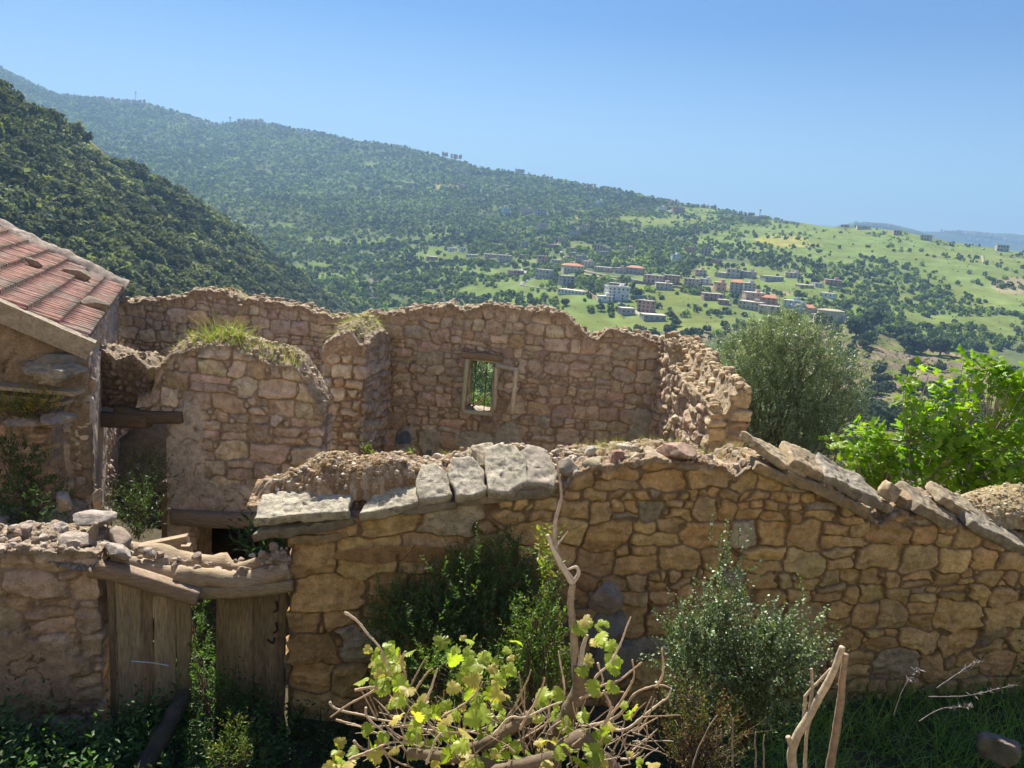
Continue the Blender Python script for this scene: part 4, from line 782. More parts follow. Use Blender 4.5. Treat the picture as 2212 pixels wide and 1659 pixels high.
PALES = [(r*1.22, g*1.2, b_*1.2) for r, g, b_ in PNKS]
MO, MP = (0.21, 0.145, 0.085), (0.27, 0.215, 0.17)
FW0, FW1 = (-2.21, 7.63), (7.6, 9.53)
def fadd(u, w): return 0.28*sstep(0.1, 0.6, w)*sstep(-0.2, 0.5, u)*sstep(3.4, 2.4, u)+0.16*sstep(0.1, 0.4, w)*sstep(7.2, 8.0, u)
fw = wall('stone_wall', FW0, FW1, [(628, 1150), (700, 1128), (760, 1112), (900, 1088), (1050, 1062), (1190, 1048), (1225, 1046), (1242, 1020), (1300, 1006), (1400, 992), (1500, 994), (1560, 1012), (1590, 1030), (1625, 1005), (1700, 1020), (1800, 1058), (1870, 1095), (1900, 1132), (1940, 1110), (2040, 1118), (2120, 1148), (2212, 1188), (2350, 1240)],
    -5.9, 0.75, 0.0125, M_OCHRE, OCH, MO, (0.2, 0.42), (0.28, 0.72), 3, addtop=fadd, jag=0.045, warp=0.09,
    big=(2.3, (0.36, 0.5), (0.5, 0.95)), label='long ochre rubble wall across the front, capped with flat slabs', depth=0.036, plaster=[(1.3, -3.5, 0.8, 0.1, (0.34, 0.22, 0.1)), (2.0, -4.3, 0.7, 0.3, (0.33, 0.21, 0.1))], toppal=[(0.34, 0.22, 0.12), (0.42, 0.33, 0.24), (0.26, 0.16, 0.08), (0.48, 0.42, 0.34)])
BW = wall('stone_wall', (-3.1, 14.3), (2.75, 14.0), [(700, 700), (760, 690), (800, 682), (870, 672), (930, 664), (975, 658), (985, 668), (1050, 664), (1110, 664), (1125, 675), (1180, 670), (1225, 682), (1240, 702), (1270, 732), (1290, 730), (1310, 720), (1350, 720), (1400, 730), (1440, 747)],
    -5.6, 0.6, 0.017, M_PINK, PNKS, MP, (0.15, 0.31), (0.2, 0.5), 7, holes=[(2.28, 2.74, -3.33, -2.36)],
    plaster=[(1.15, -4.0, 0.2, 0.28), (1.6, -4.02, 0.22, 0.22), (2.5, -4.0, 0.42, 0.24), (3.1, -3.85, 0.22, 0.42), (3.75, -3.4, 0.1, 0.16), (5.6, -3.9, 0.3, 0.75), (5.0, -4.4, 0.5, 0.3), (4.1, -4.45, 0.22, 0.3)], plcol=(0.34, 0.34, 0.3), paint=[(1.12, -3.98, 0.17, 0.14, (0.05, 0.1, 0.2)), (1.62, -4.2, 0.08, 0.08, (0.06, 0.11, 0.2)), (4.1, -4.45, 0.08, 0.08, (0.07, 0.12, 0.2))],
    rubtop=0.28, jag=0.07, label='brown stone wall with the small barred window')
LB = wall('stone_wall', (-8.3, 15.7), (-3.05, 14.75), [(250, 652), (300, 652), (360, 647), (430, 630), (480, 630), (510, 647), (522, 658), (535, 645), (600, 657), (650, 667), (700, 685), (760, 692), (800, 695)],
    -5.6, 0.6, 0.019, M_PINK, PALES, MP, (0.15, 0.3), (0.2, 0.5), 13, rubtop=0.2, jag=0.07, label='pinkish stone wall at the back left, with a notch in its top')
def wadd(u, w): return 0.34*sstep(0.16, 0.34, w)*sstep(0.7, 1.1, u)+0.34*sstep(1.1, 0.8, u)
WG = wall('stone_wall', (2.6, 14.1), (2.84, 10.6), [(0.0, -1.95), (0.6, -1.95), (1.1, -2.0), (2.0, -2.05), (2.9, -2.12), (3.3, -2.2), (3.6, -2.3)], -5.6, 0.52, 0.017, M_PINK, [(0.46, 0.35, 0.235), (0.49, 0.375, 0.255), (0.43, 0.32, 0.215), (0.5, 0.4, 0.28)], MP, (0.17, 0.33), (0.22, 0.52), 17, addtop=wadd, rubtop=0.16, jag=0.08, depth=0.04,
    label='sunlit side wall at the right running back to the window wall', toppal=[(0.44, 0.34, 0.22), (0.5, 0.41, 0.29), (0.38, 0.29, 0.19)])
def iadd(u, w): return 0.12*sstep(0, 0.3, w)
IW = wall('stone_wall', (-5.42, 10.9), (-2.72, 10.9), [(305, 865), (330, 850), (343, 800), (350, 785), (375, 765), (420, 752), (480, 748), (560, 775), (620, 790), (645, 805), (665, 835), (690, 875), (700, 900)],
    -5.7, 0.6, 0.0145, M_PINK, PALES, MP, (0.18, 0.34), (0.26, 0.66), 23, holes=[(0.85, 2.3, -6, -4.55), (-1, 0.42, -6, -3.05)], plaster=[(0.62, -3.6, 0.35, 0.75), (1.3, -4.35, 1.1, 0.42), (0.55, -4.5, 0.3, 0.5)], plcol=(0.5, 0.45, 0.4), rubtop=0.14, jag=0.07, addtop=iadd, ends=(False, True), label='inner stone wall with a grassy rounded top and plaster remains')
def sadd(u, w): return 0.12*np.sin(np.clip(w, 0, 2.3)*1.6)+0.1*sstep(0.1, 0.3, u)*sstep(0.6, 0.4, u)
ST = wall('stone_wall', (-2.98, 11.9), (-2.33, 11.9), [(0, -1.95), (0.15, -1.82), (0.4, -1.82), (0.65, -1.95)], -5.6, 2.35, 0.017, M_PINK, PNKS, (0.3, 0.22, 0.16), (0.12, 0.24), (0.14, 0.36), 29, rubtop=0.5, jag=0.08, addtop=sadd, depth=0.07, label='stub end of a cross wall with dry grass on top, left of the window wall', toppal=[(0.36, 0.27, 0.2), (0.46, 0.38, 0.31), (0.33, 0.25, 0.18)])
# thin piece of wall over the doorway between the house and the inner wall
LN = wall('stone_wall', (-6.35, 11.25), (-5.3, 11.0), [(0, -2.2), (0.25, -2.15), (0.5, -2.3), (0.8, -2.2), (1.05, -2.35)], -3.05, 0.5, 0.016, M_PINK, [(0.26, 0.19, 0.14), (0.3, 0.23, 0.17), (0.22, 0.16, 0.12)], (0.17, 0.125, 0.095), (0.08, 0.16), (0.1, 0.24), 31, rubtop=0.25, jag=0.06, label='crumbling bit of wall over the timber lintel beside the house')
def beam(path, r, n, name, mat, parent, col, seed=1, square=True, rough=0.12, label=None, cat=None, group=None, npt=24, sx=1.0):
    P = smooth_path(path, npt); V, Fq = tube(P, r, 16, rough, seed, square); b = MB(); c = np.array(col)*(1+0.25*fbm(V*np.array([3, 9, 9]), 3, seed))[:, None]; b.add(V, Fq, c); o = b.make(name, mat, parent, P[0] if not parent else None)
    if label: tag(o, label, cat, group)
    return o
WD, WG_, WDK = (0.17, 0.125, 0.085), (0.23, 0.18, 0.12), (0.12, 0.09, 0.065)
beam([(-6.5, 11.0, -3.12), (-5.9, 10.9, -3.12), (-5.25, 10.82, -3.08)], 0.1, 8, 'lintel', M_WOODH, LN['obj'], WDK, 3)
beam([(-5.75, 10.93, -3.0), (-5.2, 10.85, -3.02), (-4.75, 10.85, -2.98)], 0.085, 8, 'lintel', M_WOODH, IW['obj'], WDK, 5)
beam([(-4.9, 10.86, -4.52), (-4.2, 10.82, -4.5), (-3.2, 10.86, -4.44)], 0.11, 8, 'lintel', M_WOODH, IW['obj'], (0.25, 0.2, 0.15), 7)
# low wall left of the door, and the terrace wall above it
LW = wall('stone_wall', (-6.6, 6.45), (-3.95, 7.08), [(-40, 1200), (30, 1192), (100, 1188), (205, 1200)], -5.9, 0.7, 0.0125, M_PINK, [(0.54, 0.4, 0.28), (0.5, 0.37, 0.26), (0.56, 0.42, 0.3)], (0.34, 0.25, 0.18), (0.18, 0.32), (0.2, 0.55), 37, rubtop=0.1, plaster=[(1.2, -4.6, 1.3, 0.5, (0.48, 0.34, 0.24)), (0.6, -3.9, 0.7, 0.35, (0.46, 0.33, 0.235))], label='low pinkish stone wall left of the broken door')
TW = wall('stone_wall', (-7.4, 8.55), (-5.52, 8.97), [(-100, 905), (0, 908), (60, 905), (140, 905)], -4.3, 0.8, 0.0145, M_PINK, [(0.4, 0.28, 0.17), (0.43, 0.32, 0.21), (0.36, 0.25, 0.16)], MP, (0.16, 0.28), (0.25, 0.5), 41, rubtop=0.05, plaster=[(0.9, -3.4, 1.0, 0.5, (0.36, 0.25, 0.16))], label='terrace wall topped with flat stones and yellow flowers')

b = MB(); V, Fq = box((-4.1, 12.95, -4.3), (1.25, 1.5, 0.08)); b.add(V, Fq, (0.2, 0.15, 0.1)); V, Fq = box((-5.3, 12.9, -4.95), (0.06, 1.45, 0.6)); b.add(V, Fq, (0.2, 0.15, 0.1)); tag(b.make('floor', M_WOODH, None, None, False), None, None, None, 'structure')  # unseen deck and side board, added to block light behind the low opening
# ------------------------------------------------------------------ window in the back wall
WGR = (0.36, 0.37, 0.28)
wf = MB(); yw = 13.93
def bxm(b, c, half, col, rz=0.0, ax=None): V, Fq = box(c, half, rz, ax); b.add(V, Fq, col)
cxw = [at_y(1010, 772, yw), at_y(1078, 781, yw), at_y(1062, 894, yw), at_y(999, 889, yw)]
def bar2(b, p, q, r, col, n=8, sq=True, rough=0.05): V, Fq = tube(smooth_path([p, (np.array(p)+q)/2, q], 8), r, 12, rough, 2, sq); b.add(V, Fq, col)
for i in range(4): bar2(wf, cxw[i], cxw[(i+1) % 4], 0.042, WGR)
fr_ = wf.make('window_frame', M_WOOD, BW['obj'])
for px in (1026, 1050):
    b = MB(); V, Fq = tube([at_y(px+3, 778, yw+0.06), at_y(px-5, 890, yw+0.06)], 0.009, 6); b.add(V, Fq, (0.03, 0.03, 0.035)); b.make('bar', M_METAL, fr_)
sh = MB(); ps = [at_y(1072, 790, 13.85), at_y(1116, 799, 13.42), at_y(1106, 893, 13.42), at_y(1068, 884, 13.85)]
WGR = (0.46, 0.42, 0.34); bar2(sh, ps[0], ps[1], 0.035, WGR); bar2(sh, ps[1], ps[2], 0.042, WGR); bar2(sh, (ps[0]+ps[3])/2, (ps[1]+ps[2])/2, 0.02, WGR); bar2(sh, ps[0], ps[3], 0.032, WGR)
sh.make('shutter_frame', M_WOOD, BW['obj'])
beam([at_y(996, 766, 13.93), at_y(1035, 769, 13.93), at_y(1087, 775, 13.93)], 0.065, 8, 'lintel', M_WOODH, BW['obj'], (0.2, 0.15, 0.11), 9)
b = MB(); V, Fq = tube(smooth_path([at_y(1012, 882, 14.62), at_y(1030, 872, 14.6), at_y(1058, 848, 14.6)], 10), 0.018, 6); b.add(V, Fq, (0.3, 0.24, 0.16)); tag(b.make('bent_stick', M_BARK, None, at_y(1012, 882, 14.62)), 'bent dry stick seen through the barred window', 'stick')

# ------------------------------------------------------------------ the tiled house at the left
E0 = np.array([-5.30, 9.38, -1.70]); E1 = np.array([-8.1, 15.7, -1.70]); EA = norm(E1-E0); LS = np.array([-EA[1], EA[0], 0.0]); LE = np.linalg.norm(E1-E0)
def proj(p): f = p[1]*cP+p[2]*sP; u = -p[1]*sP+p[2]*cP; xr, yr = p[0]/f, u/f; return np.array([W/2+(xr*cR+yr*sR)*F, H/2-(-xr*sR+yr*cR)*F])
best = min(np.linspace(0.1, 1.2, 111), key=lambda t_: min(abs(proj(E0+s*(LS+np.array([0, 0, t_])))[1]-652)+abs(proj(E0+s*(LS+np.array([0, 0, t_])))[0]) for s in np.linspace(0.8, 4, 60)))
TS = float(best); SL = LS+np.array([0, 0, TS]); SN = norm(np.cross(EA, SL)); SN = SN*np.sign(SN[2]); SU = SL/np.linalg.norm(SL)
HS = thing('old_house', (E0[0], E0[1], -5.5), 'old stone house with a red ribbed tile roof at the left edge', 'house')
STK = [(0.5, 0.41, 0.34), (0.44, 0.35, 0.28), (0.56, 0.48, 0.41), (0.42, 0.31, 0.22), (0.52, 0.45, 0.4)]
wall('buttress', (-5.88, 9.12), (-5.38, 9.64), [(0, -2.75), (0.3, -2.4), (0.72, -1.9)], -4.6, 0.5, 0.014, M_PLAST, STK, (0.32, 0.25, 0.2), (0.3, 0.6), (0.05, 0.13), 45, parent=HS, rubtop=0.02, jag=0.05, depth=0.04, split=0.05)
hw = wall('wall', (-5.42, 9.55), (-8.1, 15.5), [(0, -1.78), (6.6, -1.78)], -5.5, 0.4, 0.02, M_PLAST, STK, (0.36, 0.29, 0.23), (0.3, 0.6), (0.05, 0.13), 43, parent=HS, rubtop=0.01, jag=0.01, warp=0.1, depth=0.05, split=0.1, plaster=[(1.2, -3.4, 1.2, 1.4, (0.44, 0.38, 0.33)), (4.0, -2.6, 2.0, 0.7, (0.45, 0.35, 0.28))])
gd = 3.6; g0 = np.array([-5.42, 9.55])+LS[:2]*gd
gw = wall('gable_wall', tuple(g0), (-5.42, 9.55), [(0, -1.78+gd*TS-0.1), (gd, -1.85)], -5.5, 0.4, 0.03, M_PLAST, [(0.3, 0.24, 0.17), (0.27, 0.21, 0.15)], (0.24, 0.19, 0.14), (0.2, 0.35), (0.2, 0.5), 47, parent=HS, rubtop=0.01, jag=0.0, plaster=[(2.0, -1.5, 3.0, 2.6, (0.27, 0.21, 0.15))])
Sx = 5.2; na = int(LE/0.0125); rows_s = []; cl = 0.36
k = 0; s_ = 0.0
while s_ < Sx: rows_s += [(s_+0.002, 0.045), (s_+0.02, 0.05), (s_+0.12, 0.036), (s_+0.24, 0.02), (s_+cl-0.004, 0.004)]; s_ += cl
av = np.linspace(0, LE, na); sv = np.array([r[0] for r in rows_s]); zv = np.array([r[1] for r in rows_s])
AA, SS = np.meshgrid(av, sv, indexing='ij'); per = 0.17; ph = (AA/per) % 1.0; prof = 0.048*np.exp(-((ph-0.5)/0.2)**2)
crs = np.floor(SS/cl); tid = np.floor(AA/(per*1)); jit = _h((tid.ravel()+900).astype(np.uint32), (crs.ravel()+50).astype(np.uint32), np.zeros(tid.size, np.uint32), 3).reshape(AA.shape)
HH = prof+zv[None, :]+0.012*(jit-0.5)+0.01*fbm(np.stack([AA.ravel()*1.3, SS.ravel()*1.3, 0*AA.ravel()], 1), 3, 4).reshape(AA.shape)-0.05*np.sin(AA/LE*3.14)*0.6
RP = E0+AA[..., None]*EA+SS[..., None]*SU+HH[..., None]*SN
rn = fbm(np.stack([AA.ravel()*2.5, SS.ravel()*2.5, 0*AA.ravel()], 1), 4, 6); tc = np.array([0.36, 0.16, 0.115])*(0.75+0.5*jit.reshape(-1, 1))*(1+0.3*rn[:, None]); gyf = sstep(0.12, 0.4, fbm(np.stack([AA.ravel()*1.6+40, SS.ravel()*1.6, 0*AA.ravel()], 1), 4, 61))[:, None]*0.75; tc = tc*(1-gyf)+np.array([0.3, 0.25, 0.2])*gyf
rib = (prof.reshape(-1, 1) > 0.02); tc = np.where(rib, tc*0.8+np.array([0.13, 0.11, 0.095]), tc*np.array([0.5, 0.38, 0.38]))  # rib highlights and shaded gaps put into the tile colour
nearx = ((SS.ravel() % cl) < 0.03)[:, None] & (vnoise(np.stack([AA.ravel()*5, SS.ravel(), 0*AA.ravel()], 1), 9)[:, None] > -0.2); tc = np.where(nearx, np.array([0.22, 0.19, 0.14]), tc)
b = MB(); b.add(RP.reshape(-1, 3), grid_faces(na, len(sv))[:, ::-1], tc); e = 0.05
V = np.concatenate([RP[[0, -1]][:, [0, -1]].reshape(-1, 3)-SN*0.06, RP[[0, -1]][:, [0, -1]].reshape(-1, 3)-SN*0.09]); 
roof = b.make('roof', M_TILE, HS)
b = MB(); V = np.array([E0, E1, E1+SU*Sx, E0+SU*Sx]); V = np.concatenate([V-SN*0.02, V-SN*0.1]); b.add(V, np.array([[0, 1, 2, 3], [7, 6, 5, 4], [0, 4, 5, 1], [1, 5, 6, 2], [2, 6, 7, 3], [3, 7, 4, 0]]), (0.24, 0.19, 0.14)); b.make('roof_deck', M_PLAST, roof)
def strip(a, w0, w1, th, sunk, name, col, seed, mt, res=0.02):
    """a lumpy mortar band along the slope at eave position a"""
    s = np.linspace(-0.05, Sx, int(Sx/res/1.5)); ww = np.linspace(0, 1, 15); G = []
    for q in ww: wdt = w0+(w1-w0)*q; hh = th*np.sin(math.pi*min(max(q, 0.0), 1.0))**0.5-sunk; G.append(E0+EA*(a+wdt)+s[:, None]*SU+SN*hh)
    G = np.stack(G, 1); n3 = fbm(G.reshape(-1, 3)*5, 4, seed); G = G.reshape(-1, 3)+SN*(0.045*n3*(th/0.2))[:, None]; c = np.array(col)*(1+0.5*fbm(G*4, 4, seed+2))[:, None]; b = MB(); b.add(G, grid_faces(len(s), 15), np.clip(c, 0.02, 0.8)); b.make(name, mt, roof)
strip(LE, -0.3, 0.5, 0.3, 0.12, 'verge_coping', (0.33, 0.27, 0.23), 4, M_SLAB)
vb = MB(); s = np.linspace(-0.1, Sx, 60); 
for q0, q1 in (((-0.1, -0.2), (-0.1, 0.035)), ((-0.1, 0.035), (0.03, 0.05)), ((0.03, 0.05), (0.03, -0.2))):
    A1 = E0+EA*q0[0]+s[:, None]*SU+SN*q0[1]; B1 = E0+EA*q1[0]+s[:, None]*SU+SN*q1[1]; V = np.concatenate([A1, B1])+0.008*fbm(np.concatenate([A1, B1])*6, 3, 2)[:, None]*SN; kk = np.arange(59); vb.add(V, np.stack([kk, kk+60, kk+61, kk+1], 1), (0.34, 0.29, 0.22))
vb.make('verge_board', M_PLAST, roof)
def roofpt(px, py): d = ray(px, py); return d*((E0@SN)/(d@SN))
def stone_obj(name, V, Fq, col, mt, label, cat, group=None, seed=0, smooth=True, var=0.3):
    c = np.array(col)*(1+var*fbm(V*6, 4, seed))[:, None]; b = MB(); b.add(V, Fq, np.clip(c, 0.02, 0.85)); o = b.make(name, mt, None, np.append(V[:, :2].mean(0), V[:, 2].min()), smooth); return tag(o, label, cat, group)
for (px, py, hx, lab) in ((165, 603, 0.28, 'dark flat stone holding down the tiles in the middle of the red roof'), (198, 668, 0.22, 'dark flat stone lying on the lowest tiles of the red roof'), (65, 577, 0.15, 'small dark stone on the upper tiles of the red roof')):
    p = roofpt(px, py); V, Fq = rock(p+SN*0.09, (hx, hx*0.7, hx*0.42), px, 4, 0.4, (0.1, 0.35)); stone_obj('stone', V, Fq, (0.25, 0.2, 0.155), M_SLAB, lab, 'stone', 'stones on the tiled roof', px)
p = at_y(103, 808, 9.0); V, Fq = rock(p+np.array([0, 0.1, 0]), (0.40, 0.34, 0.14), 5, 5, 0.1, (-0.1, 0.05), 1.0, 6, 0.2); stone_obj('boulder', V, Fq, (0.34, 0.3, 0.24), M_SLAB, 'big rough grey boulder resting on planks beside the old house', 'boulder', None, 5)
p = at_y(130, 775, 9.3); V, Fq = rock(p, (0.32, 0.3, 0.09), 15, 4, 0.3, (0, 0)); stone_obj('boulder', V, Fq, (0.26, 0.23, 0.19), M_SLAB, 'dark flat stone behind the big boulder, against the gable', 'boulder', None, 15)
for i, (px, py, l, yw, dz, lab) in enumerate(((50, 838, 0.65, 0.06, 0, 'upper grey plank under the big boulder'), (15, 852, 0.60, 0.02, 0, 'pale split plank just below the boulder, left end'), (50, 862, 0.52, 0.1, 0, 'lowest thin plank above the yellow flowers'))):
    p = at_y(px, py, 8.95+0.05*i); V, Fq = box(p, (l, 0.14, 0.022), yw, axes(yw, 0.02, 0.05)); stone_obj('plank', V, Fq, (0.34, 0.27, 0.19), M_WOODH, lab, 'plank', 'planks under the boulder', i, False)
p = at_y(60, 880, 9.1); V, Fq = rock(p+np.array([-0.55, 0.35, -0.12]), (0.85, 0.5, 0.26), 44, 4, 0.1, (0, 0)); stone_obj('earth_bank', V, Fq, (0.2, 0.16, 0.11), M_EARTH, 'earth ledge with yellow flowers beside the old house', 'earth bank', None, 4)
for i, (px, py, hx, lab) in enumerate(((50, 910, 0.26, 'flat pale stone along the top of the terrace wall, left one'), (118, 907, 0.2, 'flat pale stone along the top of the terrace wall, right one'))):
    p = at_y(px, py, 8.72); V, Fq = rock(p+np.array([0, 0.1, 0]), (hx, 0.24, 0.055), 60+i, 4, 0.15); stone_obj('flat_stone', V, Fq, (0.4, 0.33, 0.27), M_SLAB, lab, 'stone', 'flat stones on the terrace wall', i)

# ------------------------------------------------------------------ flat slabs along the front wall
def fwy(px, py, off=0.0): n = fw['N'][:2]*off; return on_plane(px, py, np.array(FW0)-n, np.array(FW1)-n)
FY = math.atan2(FW1[1]-FW0[1], FW1[0]-FW0[0])
def capstone(px, py, l, w, t, yaw, pitch, roll, seed, label, col=(0.38, 0.32, 0.235), off=0.12, dz=0.0, group='flat capstones along the front wall', shape=None, name='capstone'):
    rg = np.random.default_rng(seed); a = l/2; c = w/2; j = lambda s_: rg.normal()*s_
    O = shape or [(-a*(1+j(.05)), -c*(1+j(.07))), (-a*0.1, -c*(1.04+j(.05))), (a*(0.97+j(.05)), -c*(0.95+j(.08))), (a*(1.03+j(.04)), c*0.2), (a*(0.8+j(.1)), c*(1+j(.08))), (-a*0.2, c*(1.05+j(.05))), (-a*(0.86+j(.08)), c*(0.95+j(.08)))]
    if shape: O = [(x*a, y*c) for x, y in shape]
    p = fwy(px, py-5, off)+np.array([0, 0, dz]); ax = axes(FY+yaw, pitch, -roll); V, Fq = slab(O, t, seed, 0.024, 0.016, ax, p); return stone_obj(name, V, Fq, col, M_SLAB, label, 'capstone', group, seed, True, 0.25)
GR1, GR2, TN1 = (0.5, 0.455, 0.355), (0.46, 0.42, 0.34), (0.52, 0.42, 0.27)
capstone(660, 1097, 0.92, 0.44, 0.11, 0.03, -0.12, 0.3, 201, 'long pale lichened capstone at the left end of the front wall, upper one', GR1, 0.12)
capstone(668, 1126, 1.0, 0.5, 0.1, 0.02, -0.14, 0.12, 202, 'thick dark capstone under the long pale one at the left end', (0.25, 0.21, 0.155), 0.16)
capstone(578, 1115, 0.16, 0.26, 0.08, 0.2, -0.2, 0.2, 203, 'small pale stone jutting from the left tip of the front wall', (0.42, 0.34, 0.22), 0.05)
capstone(690, 1152, 0.6, 0.4, 0.09, 0.0, -0.1, 0.0, 204, 'ochre slab wedged beneath the dark capstone at the left end', (0.38, 0.27, 0.13), 0.17)
capstone(838, 1082, 0.66, 0.42, 0.12, 0.05, -0.16, 0.42, 205, 'wedge-shaped capstone, second from the left along the front edge', GR1, 0.12, shape=[(-1, -1), (0, -1.05), (1, -0.9), (0.95, 0.5), (0.6, 1), (-0.1, 0.8), (-0.7, -0.2)])
capstone(935, 1050, 0.37, 0.52, 0.12, 0.05, -0.1, 0.55, 206, 'blocky upright-set capstone, third from the left along the front edge', GR1, 0.14, shape=[(-1, -1), (0.1, -1), (1, -0.85), (0.95, 0.2), (0.35, 1), (-0.55, 0.95), (-0.95, 0.1)])
capstone(1008, 1040, 0.38, 0.56, 0.13, 0.06, -0.12, 0.55, 207, 'rounded grey capstone between the blocky one and the largest one', GR2, 0.14, shape=[(-0.9, -1), (0.2, -1), (1, -0.8), (1, 0.1), (0.6, 0.95), (-0.5, 1), (-1, 0.4)])
capstone(1092, 1022, 0.52, 0.68, 0.14, 0.05, -0.1, 0.55, 208, 'largest grey lichened capstone in the middle of the front wall', GR1, 0.17, shape=[(-1, -0.95), (-0.2, -1), (0.75, -0.6), (1, 0.1), (0.6, 0.85), (0, 1.0), (-0.75, 0.9), (-0.85, 0.1)])
capstone(1160, 1018, 0.44, 0.64, 0.12, 0.0, 0.05, 0.45, 209, 'pointed capstone with a flat cut face, right of the largest one', (0.41, 0.36, 0.29), 0.24, shape=[(-1, -1), (0.6, -1), (1.0, -0.3), (0.55, 0.9), (-0.2, 1.0), (-0.9, 0.6)])
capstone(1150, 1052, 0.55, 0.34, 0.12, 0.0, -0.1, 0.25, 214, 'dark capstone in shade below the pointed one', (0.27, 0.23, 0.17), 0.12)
capstone(1050, 990, 0.3, 0.3, 0.08, 0.2, -0.1, 0.5, 210, 'small pale slab standing behind the rounded capstone', (0.45, 0.38, 0.28), 0.42)
capstone(712, 1052, 0.36, 0.26, 0.1, 0.1, -0.1, 0.25, 211, 'pale oval stone on the debris above the long left capstone', GR1, 0.42)
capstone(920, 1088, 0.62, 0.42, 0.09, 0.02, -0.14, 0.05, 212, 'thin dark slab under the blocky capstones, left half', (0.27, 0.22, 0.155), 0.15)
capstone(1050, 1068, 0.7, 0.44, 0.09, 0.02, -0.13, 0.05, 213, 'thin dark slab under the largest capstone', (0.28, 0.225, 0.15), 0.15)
# loose stones on the middle of the wall
for i, (px, py, hx, hy, hz, col, lab) in enumerate((
    (1228, 1022, 0.13, 0.14, 0.1, (0.33, 0.29, 0.23), 'rounded grey stone just right of the capstones, behind the dead branch tip'), (1282, 1022, 0.17, 0.16, 0.1, (0.36, 0.3, 0.2), 'dark ochre stone second to the right of the capstones'),
    (1272, 993, 0.08, 0.1, 0.08, (0.5, 0.46, 0.4), 'whitish stone beside the dry grass tuft on the wall'), (1330, 1005, 0.1, 0.12, 0.1, (0.42, 0.25, 0.19), 'reddish stone in the middle of the wall top'), (1368, 1008, 0.13, 0.13, 0.1, (0.5, 0.4, 0.25), 'pale yellow stone right of the reddish one'),
    (1345, 985, 0.12, 0.12, 0.08, (0.5, 0.44, 0.36), 'pale stone behind the reddish one'), (1462, 988, 0.24, 0.22, 0.09, (0.44, 0.3, 0.22), 'pinkish flat stone tipping up near the middle of the wall top'), (1415, 1000, 0.16, 0.2, 0.05, (0.4, 0.32, 0.22), 'flat brown stone left of the pinkish one'),
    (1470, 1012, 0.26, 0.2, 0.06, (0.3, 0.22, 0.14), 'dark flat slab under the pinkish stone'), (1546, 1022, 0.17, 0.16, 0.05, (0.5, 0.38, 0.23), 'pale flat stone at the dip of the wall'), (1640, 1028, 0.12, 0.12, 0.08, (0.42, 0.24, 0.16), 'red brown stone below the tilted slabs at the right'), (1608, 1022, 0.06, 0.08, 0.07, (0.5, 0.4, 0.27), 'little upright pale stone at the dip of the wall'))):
    p = fwy(px, py-15, 0.16 if i not in (2, 5) else 0.42); V, Fq = rock(p, (hx, hy, hz), 70+i, 4, FY+0.3*math.sin(i*2.1), (0.12*math.sin(i), 0.12*math.cos(i*1.7)), 1.0, 8); stone_obj('loose_stone', V, Fq, col, M_SLAB, lab, 'stone', 'loose stones on the front wall', 70+i)
# tilted slabs at the right
TNs = dict(group='tilted flags on the right part of the front wall')
capstone(1672, 988, 0.85, 0.46, 0.1, 0.06, 0.42, 0.34, 231, 'pointed ochre slab, leftmost of the tilted ones at the right', TN1, 0.2, shape=[(-1.1, 0.5), (-0.7, -0.25), (0.1, -1), (0.9, -0.9), (1, -0.2), (0.4, 0.5), (-0.4, 0.75)], **TNs)
capstone(1745, 1008, 0.78, 0.52, 0.12, 0.05, 0.42, 0.34, 232, 'ochre slab in the middle of the tilted ones', (0.43, 0.335, 0.215), 0.26, **TNs)
capstone(1822, 1040, 0.9, 0.56, 0.13, 0.03, 0.42, 0.32, 233, 'long grey lichened slab, lowest of the tilted ones', (0.36, 0.32, 0.255), 0.3, **TNs)
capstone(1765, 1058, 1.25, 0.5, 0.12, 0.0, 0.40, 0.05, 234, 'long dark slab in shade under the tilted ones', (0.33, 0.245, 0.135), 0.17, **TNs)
capstone(1668, 1020, 0.7, 0.5, 0.12, 0.03, 0.36, 0.1, 235, 'brown slab under the pointed ochre one', (0.38, 0.28, 0.15), 0.2, **TNs)
capstone(1862, 1075, 0.4, 0.4, 0.1, 0.05, 0.42, 0.15, 236, 'grey slab at the lower tip of the tilted row', (0.33, 0.28, 0.21), 0.22, **TNs)
for i, (px, py, hx, hy, hz, ti, col, lab) in enumerate((
    (1925, 1075, 0.16, 0.15, 0.12, 0.5, (0.45, 0.35, 0.22), 'pale broken stone at the low gap in the wall'), (1912, 1108, 0.14, 0.14, 0.09, 0.2, (0.42, 0.33, 0.2), 'ochre stone at the bottom of the low gap in the wall'), (1952, 1092, 0.18, 0.15, 0.11, 0.6, (0.44, 0.33, 0.2), 'wedge of ochre stone beside the low gap in the wall'), (1950, 1118, 0.2, 0.16, 0.07, 0.25, (0.36, 0.27, 0.16), 'flat stone under the wedge beside the low gap'))):
    p = fwy(px, py-12, 0.2); V, Fq = rock(p, (hx, hy, hz), 90+i, 4, FY, (0.1, ti), 1.0, 8); stone_obj('loose_stone', V, Fq, col, M_SLAB, lab, 'stone', 'stones at the low gap', 90+i)
capstone(1998, 1096, 0.72, 0.5, 0.14, 0.04, 0.40, 0.32, 241, 'thick dark slab just right of the low gap', (0.33, 0.27, 0.19), 0.2, **TNs)
capstone(2062, 1092, 0.8, 0.4, 0.12, 0.04, 0.42, 0.36, 242, 'long tilted slab with a sunlit ridge right of the low gap', (0.42, 0.345, 0.23), 0.36, **TNs)
capstone(2122, 1138, 0.95, 0.56, 0.13, 0.03, 0.42, 0.32, 243, 'dark lichened slab near the right edge', (0.33, 0.29, 0.23), 0.22, **TNs)
capstone(2215, 1182, 0.9, 0.6, 0.12, 0.0, 0.4, 0.3, 244, 'dark slab cut off by the right edge', (0.3, 0.26, 0.2), 0.25, **TNs)
